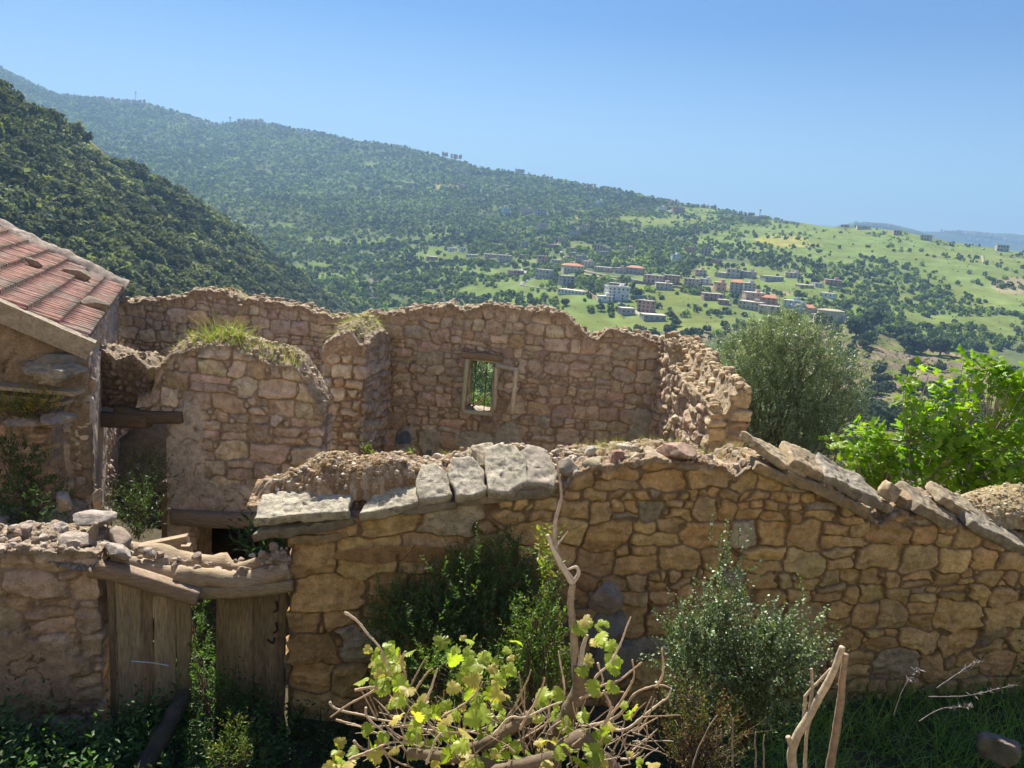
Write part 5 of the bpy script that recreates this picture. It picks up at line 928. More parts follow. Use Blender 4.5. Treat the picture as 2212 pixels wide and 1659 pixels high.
# mound of earth behind the slabs at the right edge
MOUNDS = {}
def mound(name, C, half, seed, pal, label, nseg=150):
    g = np.linspace(-1, 1, nseg); X, Y = np.meshgrid(g, g, indexing='ij'); r = np.sqrt(X**2+Y**2); q = np.stack([X.ravel()*half[0]+C[0], Y.ravel()*half[1]+C[1], 0*X.ravel()+C[2]], 1)
    e = np.clip(1-r.ravel()**2+0.3*fbm(q*2.5, 3, seed), 0, None)**0.7; hr, cr = rubble_field(q*1.0, seed, pal, 22); q[:, 2] += half[2]*(2*e-1)+hr*0.6+0.04*fbm(q*3, 3, seed+5); c, s = math.cos(FY), math.sin(FY); d = q-C; q = np.stack([d[:, 0]*c-d[:, 1]*s, d[:, 0]*s+d[:, 1]*c, d[:, 2]], 1)+C
    MOUNDS[seed] = q[(r.ravel() < 0.93)]; b = MB(); b.add(q, grid_faces(nseg, nseg)[:, ::-1], cr); o = b.make(name, M_RUB, None, C-np.array([0, 0, half[2]])); return tag(o, label, 'earth bank')
mound('earth_bank', fwy(2190, 1085, 0.75), (1.2, 0.5, 0.22), 8, [(0.42, 0.33, 0.2), (0.36, 0.27, 0.15), (0.48, 0.41, 0.31), (0.38, 0.3, 0.12)], 'mound of gravelly earth on the wall at the right edge')
mound('earth_bank', fwy(815, 1022, 0.55), (1.35, 0.42, 0.24), 9, [(0.36, 0.23, 0.11), (0.46, 0.37, 0.27), (0.25, 0.14, 0.06), (0.5, 0.43, 0.34), (0.3, 0.19, 0.09)], 'heap of gravel and brown moss on the left part of the front wall')
# rubble: countless small stones on wall tops and slopes
rgR = np.random.default_rng(12); rb = MB(); RT = [rock((0, 0, 0), (1, 0.75, 0.6), 500+i, 2, 0, (0, 0), 1.0, 7) for i in range(8)]
def rubble(P, s, pal):
    for p, q in zip(P, s):
        V, Fq = RT[rgR.integers(8)]; a = rgR.uniform(0, 6.28); c, s2 = math.cos(a), math.sin(a); V = V@np.array([[c, s2, 0], [-s2, c, 0], [0, 0, 1]])*q*np.array([1, 1, rgR.uniform(0.7, 1.3)]); rb.add(V+p+np.array([0, 0, q*0.3]), Fq, np.array(pal[rgR.integers(len(pal))])*rgR.uniform(0.8, 1.2))
def on_top(wl, n, u0, u1, w0, w1, smin, smax, pal=EARTH):
    u = rgR.uniform(u0, u1, n); w = rgR.uniform(w0, w1, n); z = wl['top'](u, w); rubble([wl['at'](a, c, b_) for a, b_, c in zip(u, w, z)], smin+(smax-smin)*rgR.random(n)**2.5, pal)
on_top(fw, 700, 0.1, 3.2, 0.2, 0.75, 0.012, 0.06, [(0.46, 0.38, 0.3), (0.4, 0.3, 0.2), (0.5, 0.44, 0.36)]); on_top(fw, 330, 3.4, 6.4, 0.1, 0.7, 0.012, 0.07); on_top(fw, 300, 7, 9.6, 0.3, 0.75, 0.012, 0.06)
on_top(BW, 520, 0, 5.8, 0.05, 0.55, 0.015, 0.085); on_top(LB, 480, 0, 5.2, 0.05, 0.55, 0.015, 0.085); on_top(WG, 420, 0.1, 3.5, 0.05, 0.5, 0.015, 0.09, [(0.46, 0.36, 0.23), (0.5, 0.4, 0.27), (0.38, 0.29, 0.18)]); on_top(IW, 160, 0.2, 2.7, 0.05, 0.55, 0.015, 0.07); on_top(ST, 120, 0.05, 0.6, 0.05, 2.2, 0.015, 0.06); on_top(LN, 60, 0, 1, 0.05, 0.45, 0.015, 0.06)
for sd, n, pal_ in ((9, 900, [(0.5, 0.43, 0.34), (0.4, 0.29, 0.18), (0.55, 0.49, 0.41), (0.36, 0.25, 0.15)]), (8, 420, [(0.46, 0.37, 0.25), (0.52, 0.44, 0.33), (0.4, 0.3, 0.18)])):
    q = MOUNDS[sd]; rubble(q[rgR.integers(0, len(q), n)]-np.array([0, 0, 0.004]), 0.006+0.034*rgR.random(n)**3, pal_)
PKR = [(0.4, 0.33, 0.275), (0.35, 0.27, 0.215), (0.45, 0.39, 0.34), (0.31, 0.235, 0.18)]
on_top(LW, 260, 0.3, 2.6, 0.03, 0.7, 0.015, 0.09, PKR)
# ------------------------------------------------------------------ rubble slope and remains by the door
sx_ = np.linspace(-7.6, -3.95, 170); sy_ = np.linspace(6.95, 9.7, 130); SX, SY = np.meshgrid(sx_, sy_, indexing='ij')
SZ = -3.5+0.3*sstep(-5.6, -7.2, SX)*sstep(7.0, 8.0, SY)-0.3*sstep(7.4, 9.4, SY)-0.9*sstep(-5.3, -4.4, SX-(SY-7.6)*0.1)*sstep(7.3, 8.2, SY)-0.5*sstep(-4.5, -4.1, SX)*sstep(7.2, 7.7, SY)-2.2*sstep(8.2, 9.3, SY)*sstep(-5.5, -5.0, SX)
q = np.stack([SX, SY, SZ], -1).reshape(-1, 3); hr, cr = rubble_field(q, 5, [(0.3, 0.23, 0.16), (0.36, 0.28, 0.21), (0.45, 0.38, 0.33), (0.25, 0.19, 0.13)], 11); q[:, 2] += hr*1.4+0.09*fbm(q*2.2, 3, 8)
b = MB(); b.add(q, grid_faces(170, 130)[:, ::-1], cr); tag(b.make('rubble_slope', M_RUB), None, None, None, 'structure')
n = 230; xs = rgR.uniform(-6.4, -4.25, n); ys = 7.0+1.7*rgR.random(n)**1.3; zs = np.array([SZ[np.argmin(np.abs(sx_-a)), np.argmin(np.abs(sy_-c))] for a, c in zip(xs, ys)])+0.02; rubble(np.stack([xs, ys, zs], 1), 0.02+0.1*rgR.random(n)**3, PKR)
for i, (px, py, y, h3, lab) in enumerate(((150, 1085, 8.1, (0.1, 0.07, 0.13), 'upright pale stone on the rubble slope, left of two'), (232, 1078, 8.0, (0.06, 0.06, 0.14), 'upright pale stone on the rubble slope below the house corner'), (310, 1120, 7.6, (0.22, 0.12, 0.06), 'pinkish flat stone at the top of the rubble slope'),
        (310, 1148, 7.4, (0.06, 0.06, 0.1), 'small upright pale stone above the broken lintel'), (250, 1165, 7.25, (0.2, 0.14, 0.05), 'flat grey stone on the corner of the low wall'), (395, 1160, 7.5, (0.25, 0.12, 0.09), 'long stone at the left end of the broken lintel'), (385, 1190, 7.2, (0.2, 0.14, 0.07), 'pale stone over the left door post'))):
    p = at_y(px*0.66 if px > 240 else px*0.9, py, y); V, Fq = rock(p, h3, 700+i, 4, 0.4*i, (0.15, 0.1)); stone_obj('loose_stone', V, Fq, PKR[i % 4], M_SLAB, lab, 'stone', 'stones on the rubble slope', i)
# broken lintel of round timbers over the door
bl = dict(cat='beam', group='broken door lintel beams')
beam([at_y(246, 1178, 7.75), at_y(300, 1192, 7.72), at_y(380, 1216, 7.7), at_y(470, 1228, 7.72), at_y(540, 1222, 7.75), at_y(625, 1196, 7.85)], [0.1]*6+[0.14]*10+[0.07]*8, 9, 'beam', M_WOODH, None, (0.34, 0.26, 0.17), 11, label='sagging round beam at the back of the broken lintel', rough=0.45, square=False, **bl)
beam([at_y(198, 1226, 7.12), at_y(260, 1238, 7.15), at_y(340, 1262, 7.2), at_y(430, 1290, 7.25)], 0.075, 9, 'beam', M_WOODH, None, (0.27, 0.2, 0.14), 12, label='front left beam of the broken lintel resting on the low wall', rough=0.12, **bl)
beam([at_y(330, 1270, 7.3), at_y(450, 1278, 7.35), at_y(560, 1272, 7.45), at_y(632, 1262, 7.55)], 0.06, 9, 'beam', M_WOODH, None, (0.3, 0.235, 0.15), 13, label='straight squared beam directly over the right door leaf', rough=0.1, **bl)
beam([at_y(380, 1240, 7.35), at_y(450, 1252, 7.4), at_y(560, 1250, 7.5), at_y(625, 1228, 7.6)], 0.1, 9, 'beam', M_WOODH, None, (0.34, 0.26, 0.17), 14, label='middle beam of the broken lintel, covered with small stones', rough=0.5, square=False, **bl)
beam([at_y(240, 1205, 7.4), at_y(330, 1232, 7.45), at_y(420, 1250, 7.45)], 0.09, 9, 'beam', M_WOODH, None, (0.36, 0.28, 0.19), 15, label='short pale beam in the left half of the broken lintel', rough=0.45, square=False, **bl)
n = 70; t = rgR.random(n); rubble([at_y(250+370*a+rgR.normal()*6, 1200+45*math.sin(a*3.0)+rgR.uniform(-12, 22)-10, 7.5)+np.array([0, 0, 0.07]) for a in t], 0.015+0.055*rgR.random(n)**2, PKR)
n = 60; rubble([at_y(rgR.uniform(570, 628), rgR.uniform(1200, 1262), 7.55) for a in range(n)], 0.02+0.06*rgR.random(n)**2, PKR)
for i, (px, py, hx, lab) in enumerate(((350, 1225, 0.09, 'pale grey stone on the broken lintel, left of centre'), (428, 1215, 0.07, 'pinkish stone on the broken lintel, right of centre'), (322, 1205, 0.07, 'pale stone at the left end of the broken lintel'), (530, 1248, 0.1, 'whitish stone at the right end of the broken lintel'), (600, 1215, 0.1, 'flat pinkish stone leaning on the front wall corner above the door'), (385, 1235, 0.1, 'round stone in the middle of the broken lintel'))):
    p = at_y(px, py, 7.5)+np.array([0, 0, 0.06]); V, Fq = rock(p, (hx, hx*0.8, hx*0.65), 800+i, 4, i, (0.2, 0.1)); stone_obj('loose_stone', V, Fq, PKR[i % 4], M_SLAB, lab, 'stone', 'stones on the broken lintel', i)
p = at_y(350, 1170, 8.5); V, Fq = box(p-np.array([0, 0, 0.12]), (0.32, 0.05, 0.14), 0.2, axes(0.2, -0.22, 0)); stone_obj('plank', V, Fq, (0.38, 0.29, 0.2), M_WOODH, 'pale board standing on edge behind the broken lintel', 'plank', None, 3, False)
p = at_y(402, 1185, 8.45); V, Fq = box(p-np.array([0, 0, 0.15]), (0.05, 0.05, 0.2), 0.2); stone_obj('post', V, Fq, (0.36, 0.28, 0.2), M_WOOD, 'short wooden post end beside the pale board', 'post', None, 4, False)
# door leaves
def plank(name, p0, p1, zb, zt, th, col, seed, parent, wave=0.012):
    """one upright board from plan point p0 to p1"""
    p0, p1 = np.array(p0), np.array(p1); U = np.append(norm(p1-p0), 0); N = np.array([U[1], -U[0], 0]); L = np.linalg.norm(p1-p0); nz, nu = 46, 9; rg = np.random.default_rng(seed); G = []
    zz = np.linspace(0, 1, nz); prof = [(0, th/2), *[(x, -th/2) for x in np.linspace(0, 1, nu)], (1, th/2)]
    for u, w in prof: e = (abs(u-0.5) > 0.49)*(1 if u > 0.5 else -1); uu = u*L+e*wave*fbm(np.stack([zz*5, 0*zz+u, 0*zz+seed], 1), 3, seed)*1.5; ztop = zt+0.03*vnoise(np.array([[u*6, seed, 0]]), seed)[0]; G.append(np.append(p0, 0)+uu[:, None]*U-N*w*1.0*(-1)*-1+np.array([0, 0, 1.0])*(zb+(ztop-zb)*zz)[:, None])
    G = np.stack(G, 1); V = G.reshape(-1, 3); V = V+N*(0.006*fbm(V*np.array([14, 14, 2.5]), 4, seed))[:, None]; c = np.array(col)*(1+0.35*fbm(V*np.array([12, 12, 1.2]), 4, seed+1)+0.25*fbm(V*2.2, 3, seed+3))[:, None]
    b = MB(); m = len(prof); b.add(V, grid_faces(nz, m), np.clip(c, 0.015, 0.6)); top = V[-m:]; b.add(np.concatenate([top, top.mean(0)[None]]), np.array([[i, (i+1) % m, m] for i in range(m)]), col); return b.make(name, M_WOOD, parent)
dl = thing('door_leaf', (-3.86, 7.15, -5.5), 'left door leaf of split grey planks, hanging open beside the low wall', 'door', 'leaves of the broken door')
for i, (a, c, zt, yo) in enumerate(((0.0, 0.08, -3.6, -0.03), (0.085, 0.4, -3.72, -0.02), (0.395, 0.56, -3.74, 0.035), (0.562, 0.85, -3.7, 0.0), (0.855, 1.05, -3.72, -0.01))):
    q0 = np.array([-3.9, 7.14]); q1 = np.array([-3.3, 7.62]); d = (q1-q0); nn = np.array([d[1], -d[0]])/np.linalg.norm(d)*yo; plank('plank', q0+d*a+nn*-1, q0+d*c+nn*-1, -5.6, zt, 0.035, ((0.2, 0.15, 0.1), (0.42, 0.33, 0.22), (0.3, 0.23, 0.16), (0.4, 0.32, 0.22), (0.35, 0.27, 0.18))[i], 30+i, dl)
dr = thing('door_leaf', (-2.65, 7.85, -5.5), 'right door leaf of dark planks with a wavy carved top rail', 'door', 'leaves of the broken door')
for i, (a, c) in enumerate(((0.0, 0.535), (0.55, 0.9), (0.905, 1.0))):
    q0 = np.array([-3.07, 7.86]); q1 = np.array([-2.26, 7.72]); d = q1-q0; plank('plank', q0+d*a, q0+d*c, -5.6, -3.72, 0.04, ((0.29, 0.23, 0.155), (0.25, 0.2, 0.135), (0.2, 0.155, 0.105))[i], 40+i, dr, 0.006)
uu = np.linspace(0.02, 0.86, 30); zlo = -3.98-0.07*np.sin(uu/0.86*math.pi*1.0)**2+0.09*np.exp(-((uu-0.7)/0.13)**2)+0.03*np.exp(-((uu-0.1)/0.1)**2); d = np.array([0.81, -0.14, 0]); nn = np.array([-0.17, -0.985, 0])
V = np.concatenate([np.array([-3.07, 7.86, 0])+uu[:, None]*d+nn*0.055+np.array([0, 0, 1.0])*zlo[:, None], np.array([-3.07, 7.86, 0])+uu[:, None]*d+nn*0.055+np.array([0, 0, -3.74]), np.array([-3.07, 7.86, 0])+uu[:, None]*d+nn*0.015+np.array([0, 0, 1.0])*zlo[:, None]]); k = np.arange(29)
b = MB(); b.add(V, [np.stack([k, k+1, k+31, k+30], 1), np.stack([k, k+60, k+61, k+1], 1)], (0.32, 0.255, 0.17)); b.make('top_rail', M_WOODH, dr, smooth=False)
b = MB()
for z in (-4.15, -4.4): V, Fq = tube(smooth_path([np.array([-2.36, 7.69, z+0.06]), np.array([-2.33, 7.64, z]), np.array([-2.38, 7.68, z-0.06])], 8), 0.012, 6); b.add(V, Fq, (0.03, 0.025, 0.02))
V, Fq = tube(smooth_path([np.array([-2.45, 7.69, -4.55]), np.array([-2.38, 7.66, -4.57]), np.array([-2.36, 7.66, -4.5])], 8), 0.012, 6); b.add(V, Fq, (0.03, 0.025, 0.02)); b.make('latch', M_METAL, dr)
# pair of old stone blocks against the wall, and a boulder in the grass
for i, (px, py, y, h3, col, lab) in enumerate(((1308, 1288, 7.75, (0.22, 0.18, 0.15), (0.32, 0.25, 0.19), 'upper rough grey stone block stacked against the front wall'), (1312, 1355, 7.7, (0.27, 0.2, 0.22), (0.2, 0.175, 0.15), 'lower dark stone block stacked against the front wall'), (2165, 1590, 7.5, (0.24, 0.2, 0.15), (0.24, 0.19, 0.16), 'pinkish grey boulder in the grass at the right'), (1320, 1425, 7.65, (0.3, 0.2, 0.2), (0.2, 0.18, 0.15), 'dark stone at the foot of the stacked blocks'))):
    p = at_y(px, py, y)-np.array([0, 0, 0.14 if i == 2 else 0]); V, Fq = rock(p, h3, 870+i, 4, 0.2, (0.05, 0.05), 1.0, 9, 0.12); stone_obj('boulder', V, Fq, col, M_SLAB, lab, 'boulder', None, i)
P = smooth_path([at_y(285, 1715, 6.1), at_y(335, 1620, 6.45), at_y(370, 1550, 6.75), at_y(398, 1500, 7.05)], 26); V, Fq = tube(P, np.linspace(0.08, 0.07, 26), 12, 0.5, 3, True); b = MB(); b.add(V, Fq, np.array([0.085, 0.065, 0.05])*(1+0.4*fbm(V*8, 3, 2))[:, None]); tag(b.make('fallen_beam', M_BARK, None, P[0]), 'dark fallen beam lying in the weeds before the left door leaf', 'beam')
b = MB()
for pts in (((283, 1428), (330, 1432), (365, 1438)),): V, Fq = tube(smooth_path([at_y(*p, 6.7) for p in pts], 12), 0.006, 5); b.add(V, Fq, (0.4, 0.5, 0.6))
tag(b.make('wire', M_METAL, None, at_y(330, 1432, 6.7)), 'thin pale blue wire across the left door leaf', 'wire')
tag(rb.make('rubble', M_RUB, smooth=False), None, None, None, 'stuff')

# ------------------------------------------------------------------ plants
rgP = np.random.default_rng(2024)
def shoots(S, D, ln, m, lsize, tpl, spread, col, alt, pa, rg, var=0.25, up=0.3, droop=0.0, sub=0.15):
    """shoots from points S along D with m leaves each"""
    n = len(S); t = np.linspace(sub, 1.0, m)[None, :, None]; ln = np.broadcast_to(ln, (n,))[:, None, None]; D = norm(D)
    P = S[:, None, :]+D[:, None, :]*t*ln-np.array([0, 0, 1.0])*droop*(t**2)*ln; A = norm(np.cross(D, rg.normal(size=(n, 3)))); B = np.cross(D, A); ph = (np.arange(m)*2.4)[None, :, None]+rg.uniform(0, 6.28, (n, 1, 1))
    side = np.cos(ph)*A[:, None, :]+np.sin(ph)*B[:, None, :]; LD = norm(D[:, None, :]*(1-spread)+side*spread+0.22*rg.normal(size=(n, m, 3))+np.array([0, 0, up*0.4])); Uv = norm(np.array([0, 0, 1.0])+0.8*rg.normal(size=(n, m, 3)))
    sz = lsize*rg.uniform(0.6, 1.2, n*m)*np.tile(np.linspace(1.05, 0.7, m), n); k = len(tpl[0]); V, Fs = leaves(P.reshape(-1, 3), LD.reshape(-1, 3), Uv.reshape(-1, 3), sz, tpl, rg)
    cc = np.repeat(leafcol(n, 1, col, rg, var, alt, pa), m, 0)*(1+0.15*rg.normal(size=(n*m, 1)).clip(-2, 2)); return V, Fs, np.repeat(np.clip(cc, 0.005, 0.8), k, 0), np.concatenate([S[:, None, :], P], 1)
def ball(lumps, y, n, rg, ydep=1.0, shell=0.55):
    """points and outward directions spread over a few rounded lumps given as (px, py, radius px[, y])"""
    w = np.array([l[2]**2 for l in lumps], float); k = rg.choice(len(lumps), n, p=w/w.sum()); C = np.array([at_y(l[0], l[1], l[3] if len(l) > 3 else y) for l in lumps])[k]; r = np.array([l[2]/F*np.linalg.norm(at_y(l[0], l[1], l[3] if len(l) > 3 else y)) for l in lumps])[k]
    d = norm(rg.normal(size=(n, 3))); rr = (shell+(1-shell)*rg.random(n))**0.8; P = C+d*np.array([1, ydep, 1])*(r*rr)[:, None]; return P, d
def twigs(b, Ps, r, col, skip=1, n=4):
    for p in Ps[::skip]: V, Fq = tube(p, np.linspace(r, r*0.4, len(p)), n); b.add(V, Fq, col)
def bush(name, label, cat, lumps, y, n, m, ln, ls, tpl, col, alt, pa, mt, base, ydep=1.0, spread=0.6, upd=0.5, var=0.25, stemcol=(0.12, 0.09, 0.06), nst=60, tw=1, shell=0.4, sr=0.004, extra=None, group=None, droop=0.0):
    rg = np.random.default_rng(abs(hash(name+label)) % 9999 if False else sum(map(ord, label))); S, d = ball(lumps, y, n, rg, ydep, shell); D = d*0.7+np.array([0, 0, upd])+0.35*rg.normal(size=(n, 3))
    if extra is not None: E = np.array(extra[0]); S = np.concatenate([S, E]); D = np.concatenate([D, np.tile([0, -0.1, 1.0], (len(E), 1))+0.3*rg.normal(size=(len(E), 3))])
    o = thing(name, base, label, cat, group); V, Fs, C, Pp = shoots(S, D, ln*rg.uniform(0.6, 1.3, len(S)), m, ls, tpl, spread, col, alt, pa, rg, var, droop=droop); b = MB(); b.add(V, Fs, C); b.make('leaves', mt, o, smooth=False)
    b = MB(); twigs(b, Pp, sr*0.5, stemcol, tw, 3); base = np.array(base, float)
    for i in rg.choice(len(S), min(nst, len(S)), False): mid = (base+S[i])/2+np.array([rg.normal()*0.06, rg.normal()*0.06, 0.08]); V, Fq = tube(smooth_path([base+rg.normal(size=3)*0.04, mid, S[i]], 8), np.linspace(sr*2.2, sr*0.7, 8), 4); b.add(V, Fq, stemcol)
    b.make('stems', M_BARK, o); return o
# big wild olive beyond the side wall
def tree_base(px, y): p = at_y(px, 900, y); return np.array([p[0], y, float(gz(np.array(p[0]), np.array(y)))])
OLL = [(1625, 800, 75), (1690, 750, 62), (1745, 768, 62), (1700, 850, 120), (1795, 840, 58), (1650, 900, 100), (1785, 905, 70), (1585, 850, 45), (1700, 940, 120), (1600, 770, 34), (1655, 735, 36), (1715, 712, 26), (1820, 800, 30), (1560, 790, 22)]
rg = np.random.default_rng(5); S, d = ball(OLL, 16.3, 4600, rg, 1.0, 0.5); D = d*0.8+np.array([0, 0, 0.7])+0.4*rg.normal(size=d.shape)
tb = tree_base(1700, 16.3); ot = thing('wild_olive', tb, 'big bushy grey green wild olive just beyond the sunlit side wall', 'tree')
V, Fs, C, Pp = shoots(S, D, rg.uniform(0.22, 0.5, len(S)), 16, 0.09, SPEAR, 0.55, (0.2, 0.255, 0.14), (0.31, 0.36, 0.22), 0.25, rg, 0.22); b = MB(); b.add(V, Fs, C); b.make('crown', M_OLIVE, ot, smooth=False)
b = MB(); twigs(b, Pp, 0.003, (0.16, 0.16, 0.12), 9, 3)
for i in rg.choice(len(S), 70, False): V, Fq = tube(smooth_path([tb+rg.normal(size=3)*0.06, (tb+S[i])/2+rg.normal(size=3)*0.2, S[i]], 10), np.linspace(0.05, 0.008, 10), 5); b.add(V, Fq, (0.15, 0.13, 0.1))
b.make('branches', M_BARK, ot)
# trees down the slope, seen through the barred window and past the olive
for i, (x, y, zt, r, c_, lab) in enumerate(((-0.6, 27, -3.6, 1.6, (0.06, 0.085, 0.04), 'dark tree on the slope seen through the upper part of the barred window'), (-1.9, 31, -5.0, 1.7, (0.06, 0.085, 0.04), 'grey green tree on the slope seen through the left of the barred window'), (-0.9, 24, -5.4, 1.2, (0.13, 0.19, 0.04), 'bright green bush seen through the middle of the barred window'), (-2.4, 25, -5.6, 1.3, (0.08, 0.12, 0.04), 'bush low on the slope seen through the foot of the barred window'))):
    rg = np.random.default_rng(60+i); n = 420; d = norm(rg.normal(size=(n, 3))); S = np.array([x, y, zt-r])+d*(r*rg.uniform(0.5, 1.0, n)**0.6)[:, None]; g_ = float(gz(np.array(float(x)), np.array(float(y)))); o = thing('tree', (x, y, g_), lab, 'tree')
    V, Fs, C, Pp = shoots(S, d+np.array([0, 0, 0.6])+0.4*rg.normal(size=(n, 3)), rg.uniform(0.3, 0.6, n), 14, 0.13, OVAL, 0.6, c_, None, 0, rg); b = MB(); b.add(V, Fs, C); b.make('crown', M_LEAF, o, smooth=False); b = MB(); V, Fq = tube(smooth_path([(x, y, g_-0.3), (x+0.1, y, (g_+zt)/2), (x, y, zt-r)], 10), np.linspace(0.16, 0.06, 10), 7); b.add(V, Fq, (0.15, 0.12, 0.09)); b.make('trunk', M_BARK, o)
# fig tree at the right
FGL = [(1840, 985, 34), (1900, 1000, 50), (1850, 940, 26), (1960, 985, 60), (1900, 950, 30), (2030, 1000, 70), (2000, 940, 45), (1985, 890, 30), (2060, 930, 55), (2110, 990, 80), (2190, 1000, 70), (2180, 930, 45), (1960, 850, 24), (2020, 860, 30), (2080, 850, 34), (2120, 800, 32), (2150, 830, 36), (2200, 850, 40), (2100, 780, 20), (2160, 785, 18), (2215, 800, 26), (1860, 1040, 30), (1940, 1045, 40), (2050, 1045, 50), (2150, 1040, 60), (1880, 895, 14), (2235, 900, 50), (1800, 965, 16), (1990, 815, 18)]
rg = np.random.default_rng(8); S, d = ball(FGL, 11.8, 400, rg, 1.3, 0.2); ft = np.array([8.2, 12.0, -7.6]); fo = thing('fig_tree', ft, 'bright green fig tree with big lobed leaves at the right edge', 'tree')
b = MB(); lp, ld, lu = [], [], []
for p, dd in zip(S, d):
    k = rg.integers(5, 9); ax = norm(np.array([0, -0.1, 1.0])+0.45*rg.normal(size=3)); A = norm(np.cross(ax, rg.normal(size=3))); B = np.cross(ax, A)
    for j in range(k): a = j*2.4+rg.uniform(0, 0.5); sd = math.cos(a)*A+math.sin(a)*B; pe = rg.uniform(0.05, 0.11); lp.append(p+ax*(0.02*j)+sd*pe*0.8+ax*0.02); ld.append(sd+ax*rg.uniform(-0.15, 0.5)); lu.append(ax+sd*0.2+0.25*rg.normal(size=3))
lp, ld, lu = map(np.array, (lp, ld, lu)); V, Fs = leaves(lp, ld, lu, rg.uniform(0.09, 0.175, len(lp)), FIG, rg); b.add(V, Fs, leafcol(len(lp), len(FIG[0]), (0.2, 0.34, 0.02), rg, 0.16, (0.28, 0.4, 0.03), 0.35)); b.make('leaves', M_LEAFB, fo)
b = MB(); hubs = [at_y(x, y, 12.0) for x, y in ((1900, 1090), (1990, 1060), (2080, 1060), (2130, 960), (2050, 960), (1960, 950), (2180, 1040))]
for h_ in hubs: V, Fq = tube(smooth_path([ft+rg.normal(size=3)*0.1, (ft+h_)/2+np.array([rg.normal()*0.15, 0.1, 0]), h_], 14), np.linspace(0.06, 0.025, 14), 7, 0.1, 3); b.add(V, Fq, (0.34, 0.31, 0.27))
for p in S: h_ = min(hubs, key=lambda h: np.linalg.norm((h-p)*np.array([1, 1, 0.6]))+(0.8 if h[2] > p[2] else 0)); V, Fq = tube(smooth_path([h_, h_*0.45+p*0.55+np.array([0, 0, -0.07]), p-(0, 0, 0.02)], 9), np.linspace(0.013, 0.006, 9), 5); b.add(V, Fq, (0.36, 0.33, 0.28))
b.make('branches', M_BARK, fo)
# shrubs at the foot of the front wall
bush('shrub', 'dark green shrub in the shade against the front wall, with a few sunlit tips', 'shrub', [(890, 1330, 65, 7.55), (985, 1300, 75, 7.6), (1090, 1270, 62, 7.75), (1140, 1330, 60, 7.7), (930, 1400, 85, 7.3), (1050, 1390, 100, 7.45), (850, 1375, 50, 7.4), (1085, 1205, 34, 7.75), (1000, 1230, 30, 7.65), (830, 1310, 26, 7.5), (1150, 1250, 30, 7.75), (960, 1480, 70, 7.0), (1080, 1480, 70, 7.0)],
     7.4, 1900, 11, 0.26, 0.05, OVAL, (0.095, 0.17, 0.048), (0.13, 0.2, 0.04), 0.15, M_LEAF, at_y(1000, 1520, 7.3), 0.6, upd=0.8, extra=([at_y(1030, 1215, 6.6), at_y(1035, 1190, 6.6), at_y(935, 1240, 6.5), at_y(1010, 1248, 6.5), at_y(985, 1285, 6.3), at_y(985, 1300, 6.3), at_y(1020, 1290, 6.4), at_y(1130, 1320, 6.4), at_y(1105, 1350, 6.3), at_y(1020, 1300, 6.5), at_y(955, 1250, 6.5), at_y(880, 1335, 6.4), at_y(945, 1345, 6.3)],))
bush('shrub', 'sunlit bright green upright shrub left of the dead vine trunk', 'shrub', [(1172, 1310, 28), (1150, 1360, 40), (1180, 1400, 38), (1190, 1250, 16), (1178, 1195, 13), (1125, 1420, 45), (1205, 1355, 24), (1150, 1460, 50), (1195, 1460, 40), (930, 1430, 30), (960, 1470, 35), (1010, 1500, 40), (1080, 1480, 34)],
     5.4, 330, 12, 0.2, 0.04, OVAL, (0.11, 0.19, 0.03), (0.2, 0.24, 0.04), 0.3, M_LEAF, at_y(1150, 1600, 5.4), 0.8, upd=1.2)
bush('shrub', 'grey green small leaved shrub in front of the wall at the right', 'shrub', [(1560, 1285, 18), (1548, 1240, 8), (1585, 1255, 8), (1572, 1330, 28), (1525, 1370, 26), (1480, 1390, 22), (1560, 1380, 36), (1605, 1400, 34), (1655, 1385, 30), (1695, 1400, 34), (1735, 1415, 24), (1520, 1430, 44), (1470, 1450, 34), (1580, 1460, 48), (1650, 1460, 46), (1710, 1470, 36), (1550, 1510, 46), (1640, 1520, 46), (1690, 1510, 34), (1480, 1510, 34)],
     5.4, 820, 17, 0.29, 0.03, ROUND, (0.14, 0.2, 0.095), (0.22, 0.28, 0.13), 0.25, M_OLIVE, at_y(1600, 1600, 5.7), 1.1, upd=0.9, shell=0.1, extra=([at_y(a, b_, 5.4) for a, b_ in ((1535, 1185), (1545, 1200), (1595, 1180), (1600, 1200), (1570, 1215), (1755, 1345), (1740, 1320), (1700, 1330), (1660, 1320), (1480, 1310), (1470, 1350), (1625, 1310), (1560, 1240), (1585, 1250), (1775, 1365), (1530, 1260))],))
bush('shrub', 'sparse reddish green twiggy shrub low beside the grey green one', 'shrub', [(1490, 1540, 45), (1450, 1590, 45), (1540, 1590, 50), (1500, 1640, 60)], 4.6, 230, 9, 0.22, 0.035, SPEAR, (0.13, 0.15, 0.03), (0.24, 0.12, 0.03), 0.3, M_LEAF, at_y(1490, 1700, 4.6), upd=1.2)
bush('weed', 'sunlit leafy weed growing between the two door leaves', 'weed', [(425, 1330, 12, 8.0), (430, 1400, 14, 7.6), (455, 1420, 12, 7.4), (440, 1465, 18, 7.3), (470, 1490, 14, 7.2), (425, 1365, 14, 8.0), (432, 1300, 10, 8.2)], 7.4, 70, 9, 0.12, 0.055, OVAL, (0.11, 0.19, 0.04), None, 0, M_LEAF, at_y(440, 1560, 7.2), upd=1.0, nst=20)
bush('weed', 'sunlit weed with pale flowers at the bottom, left of the stone corner', 'weed', [(512, 1580, 14), (505, 1620, 30), (545, 1630, 26), (480, 1650, 30)], 6.3, 90, 9, 0.16, 0.05, SPEAR, (0.15, 0.22, 0.04), (0.26, 0.28, 0.05), 0.3, M_LEAF, at_y(515, 1690, 6.3), upd=1.4, nst=20)
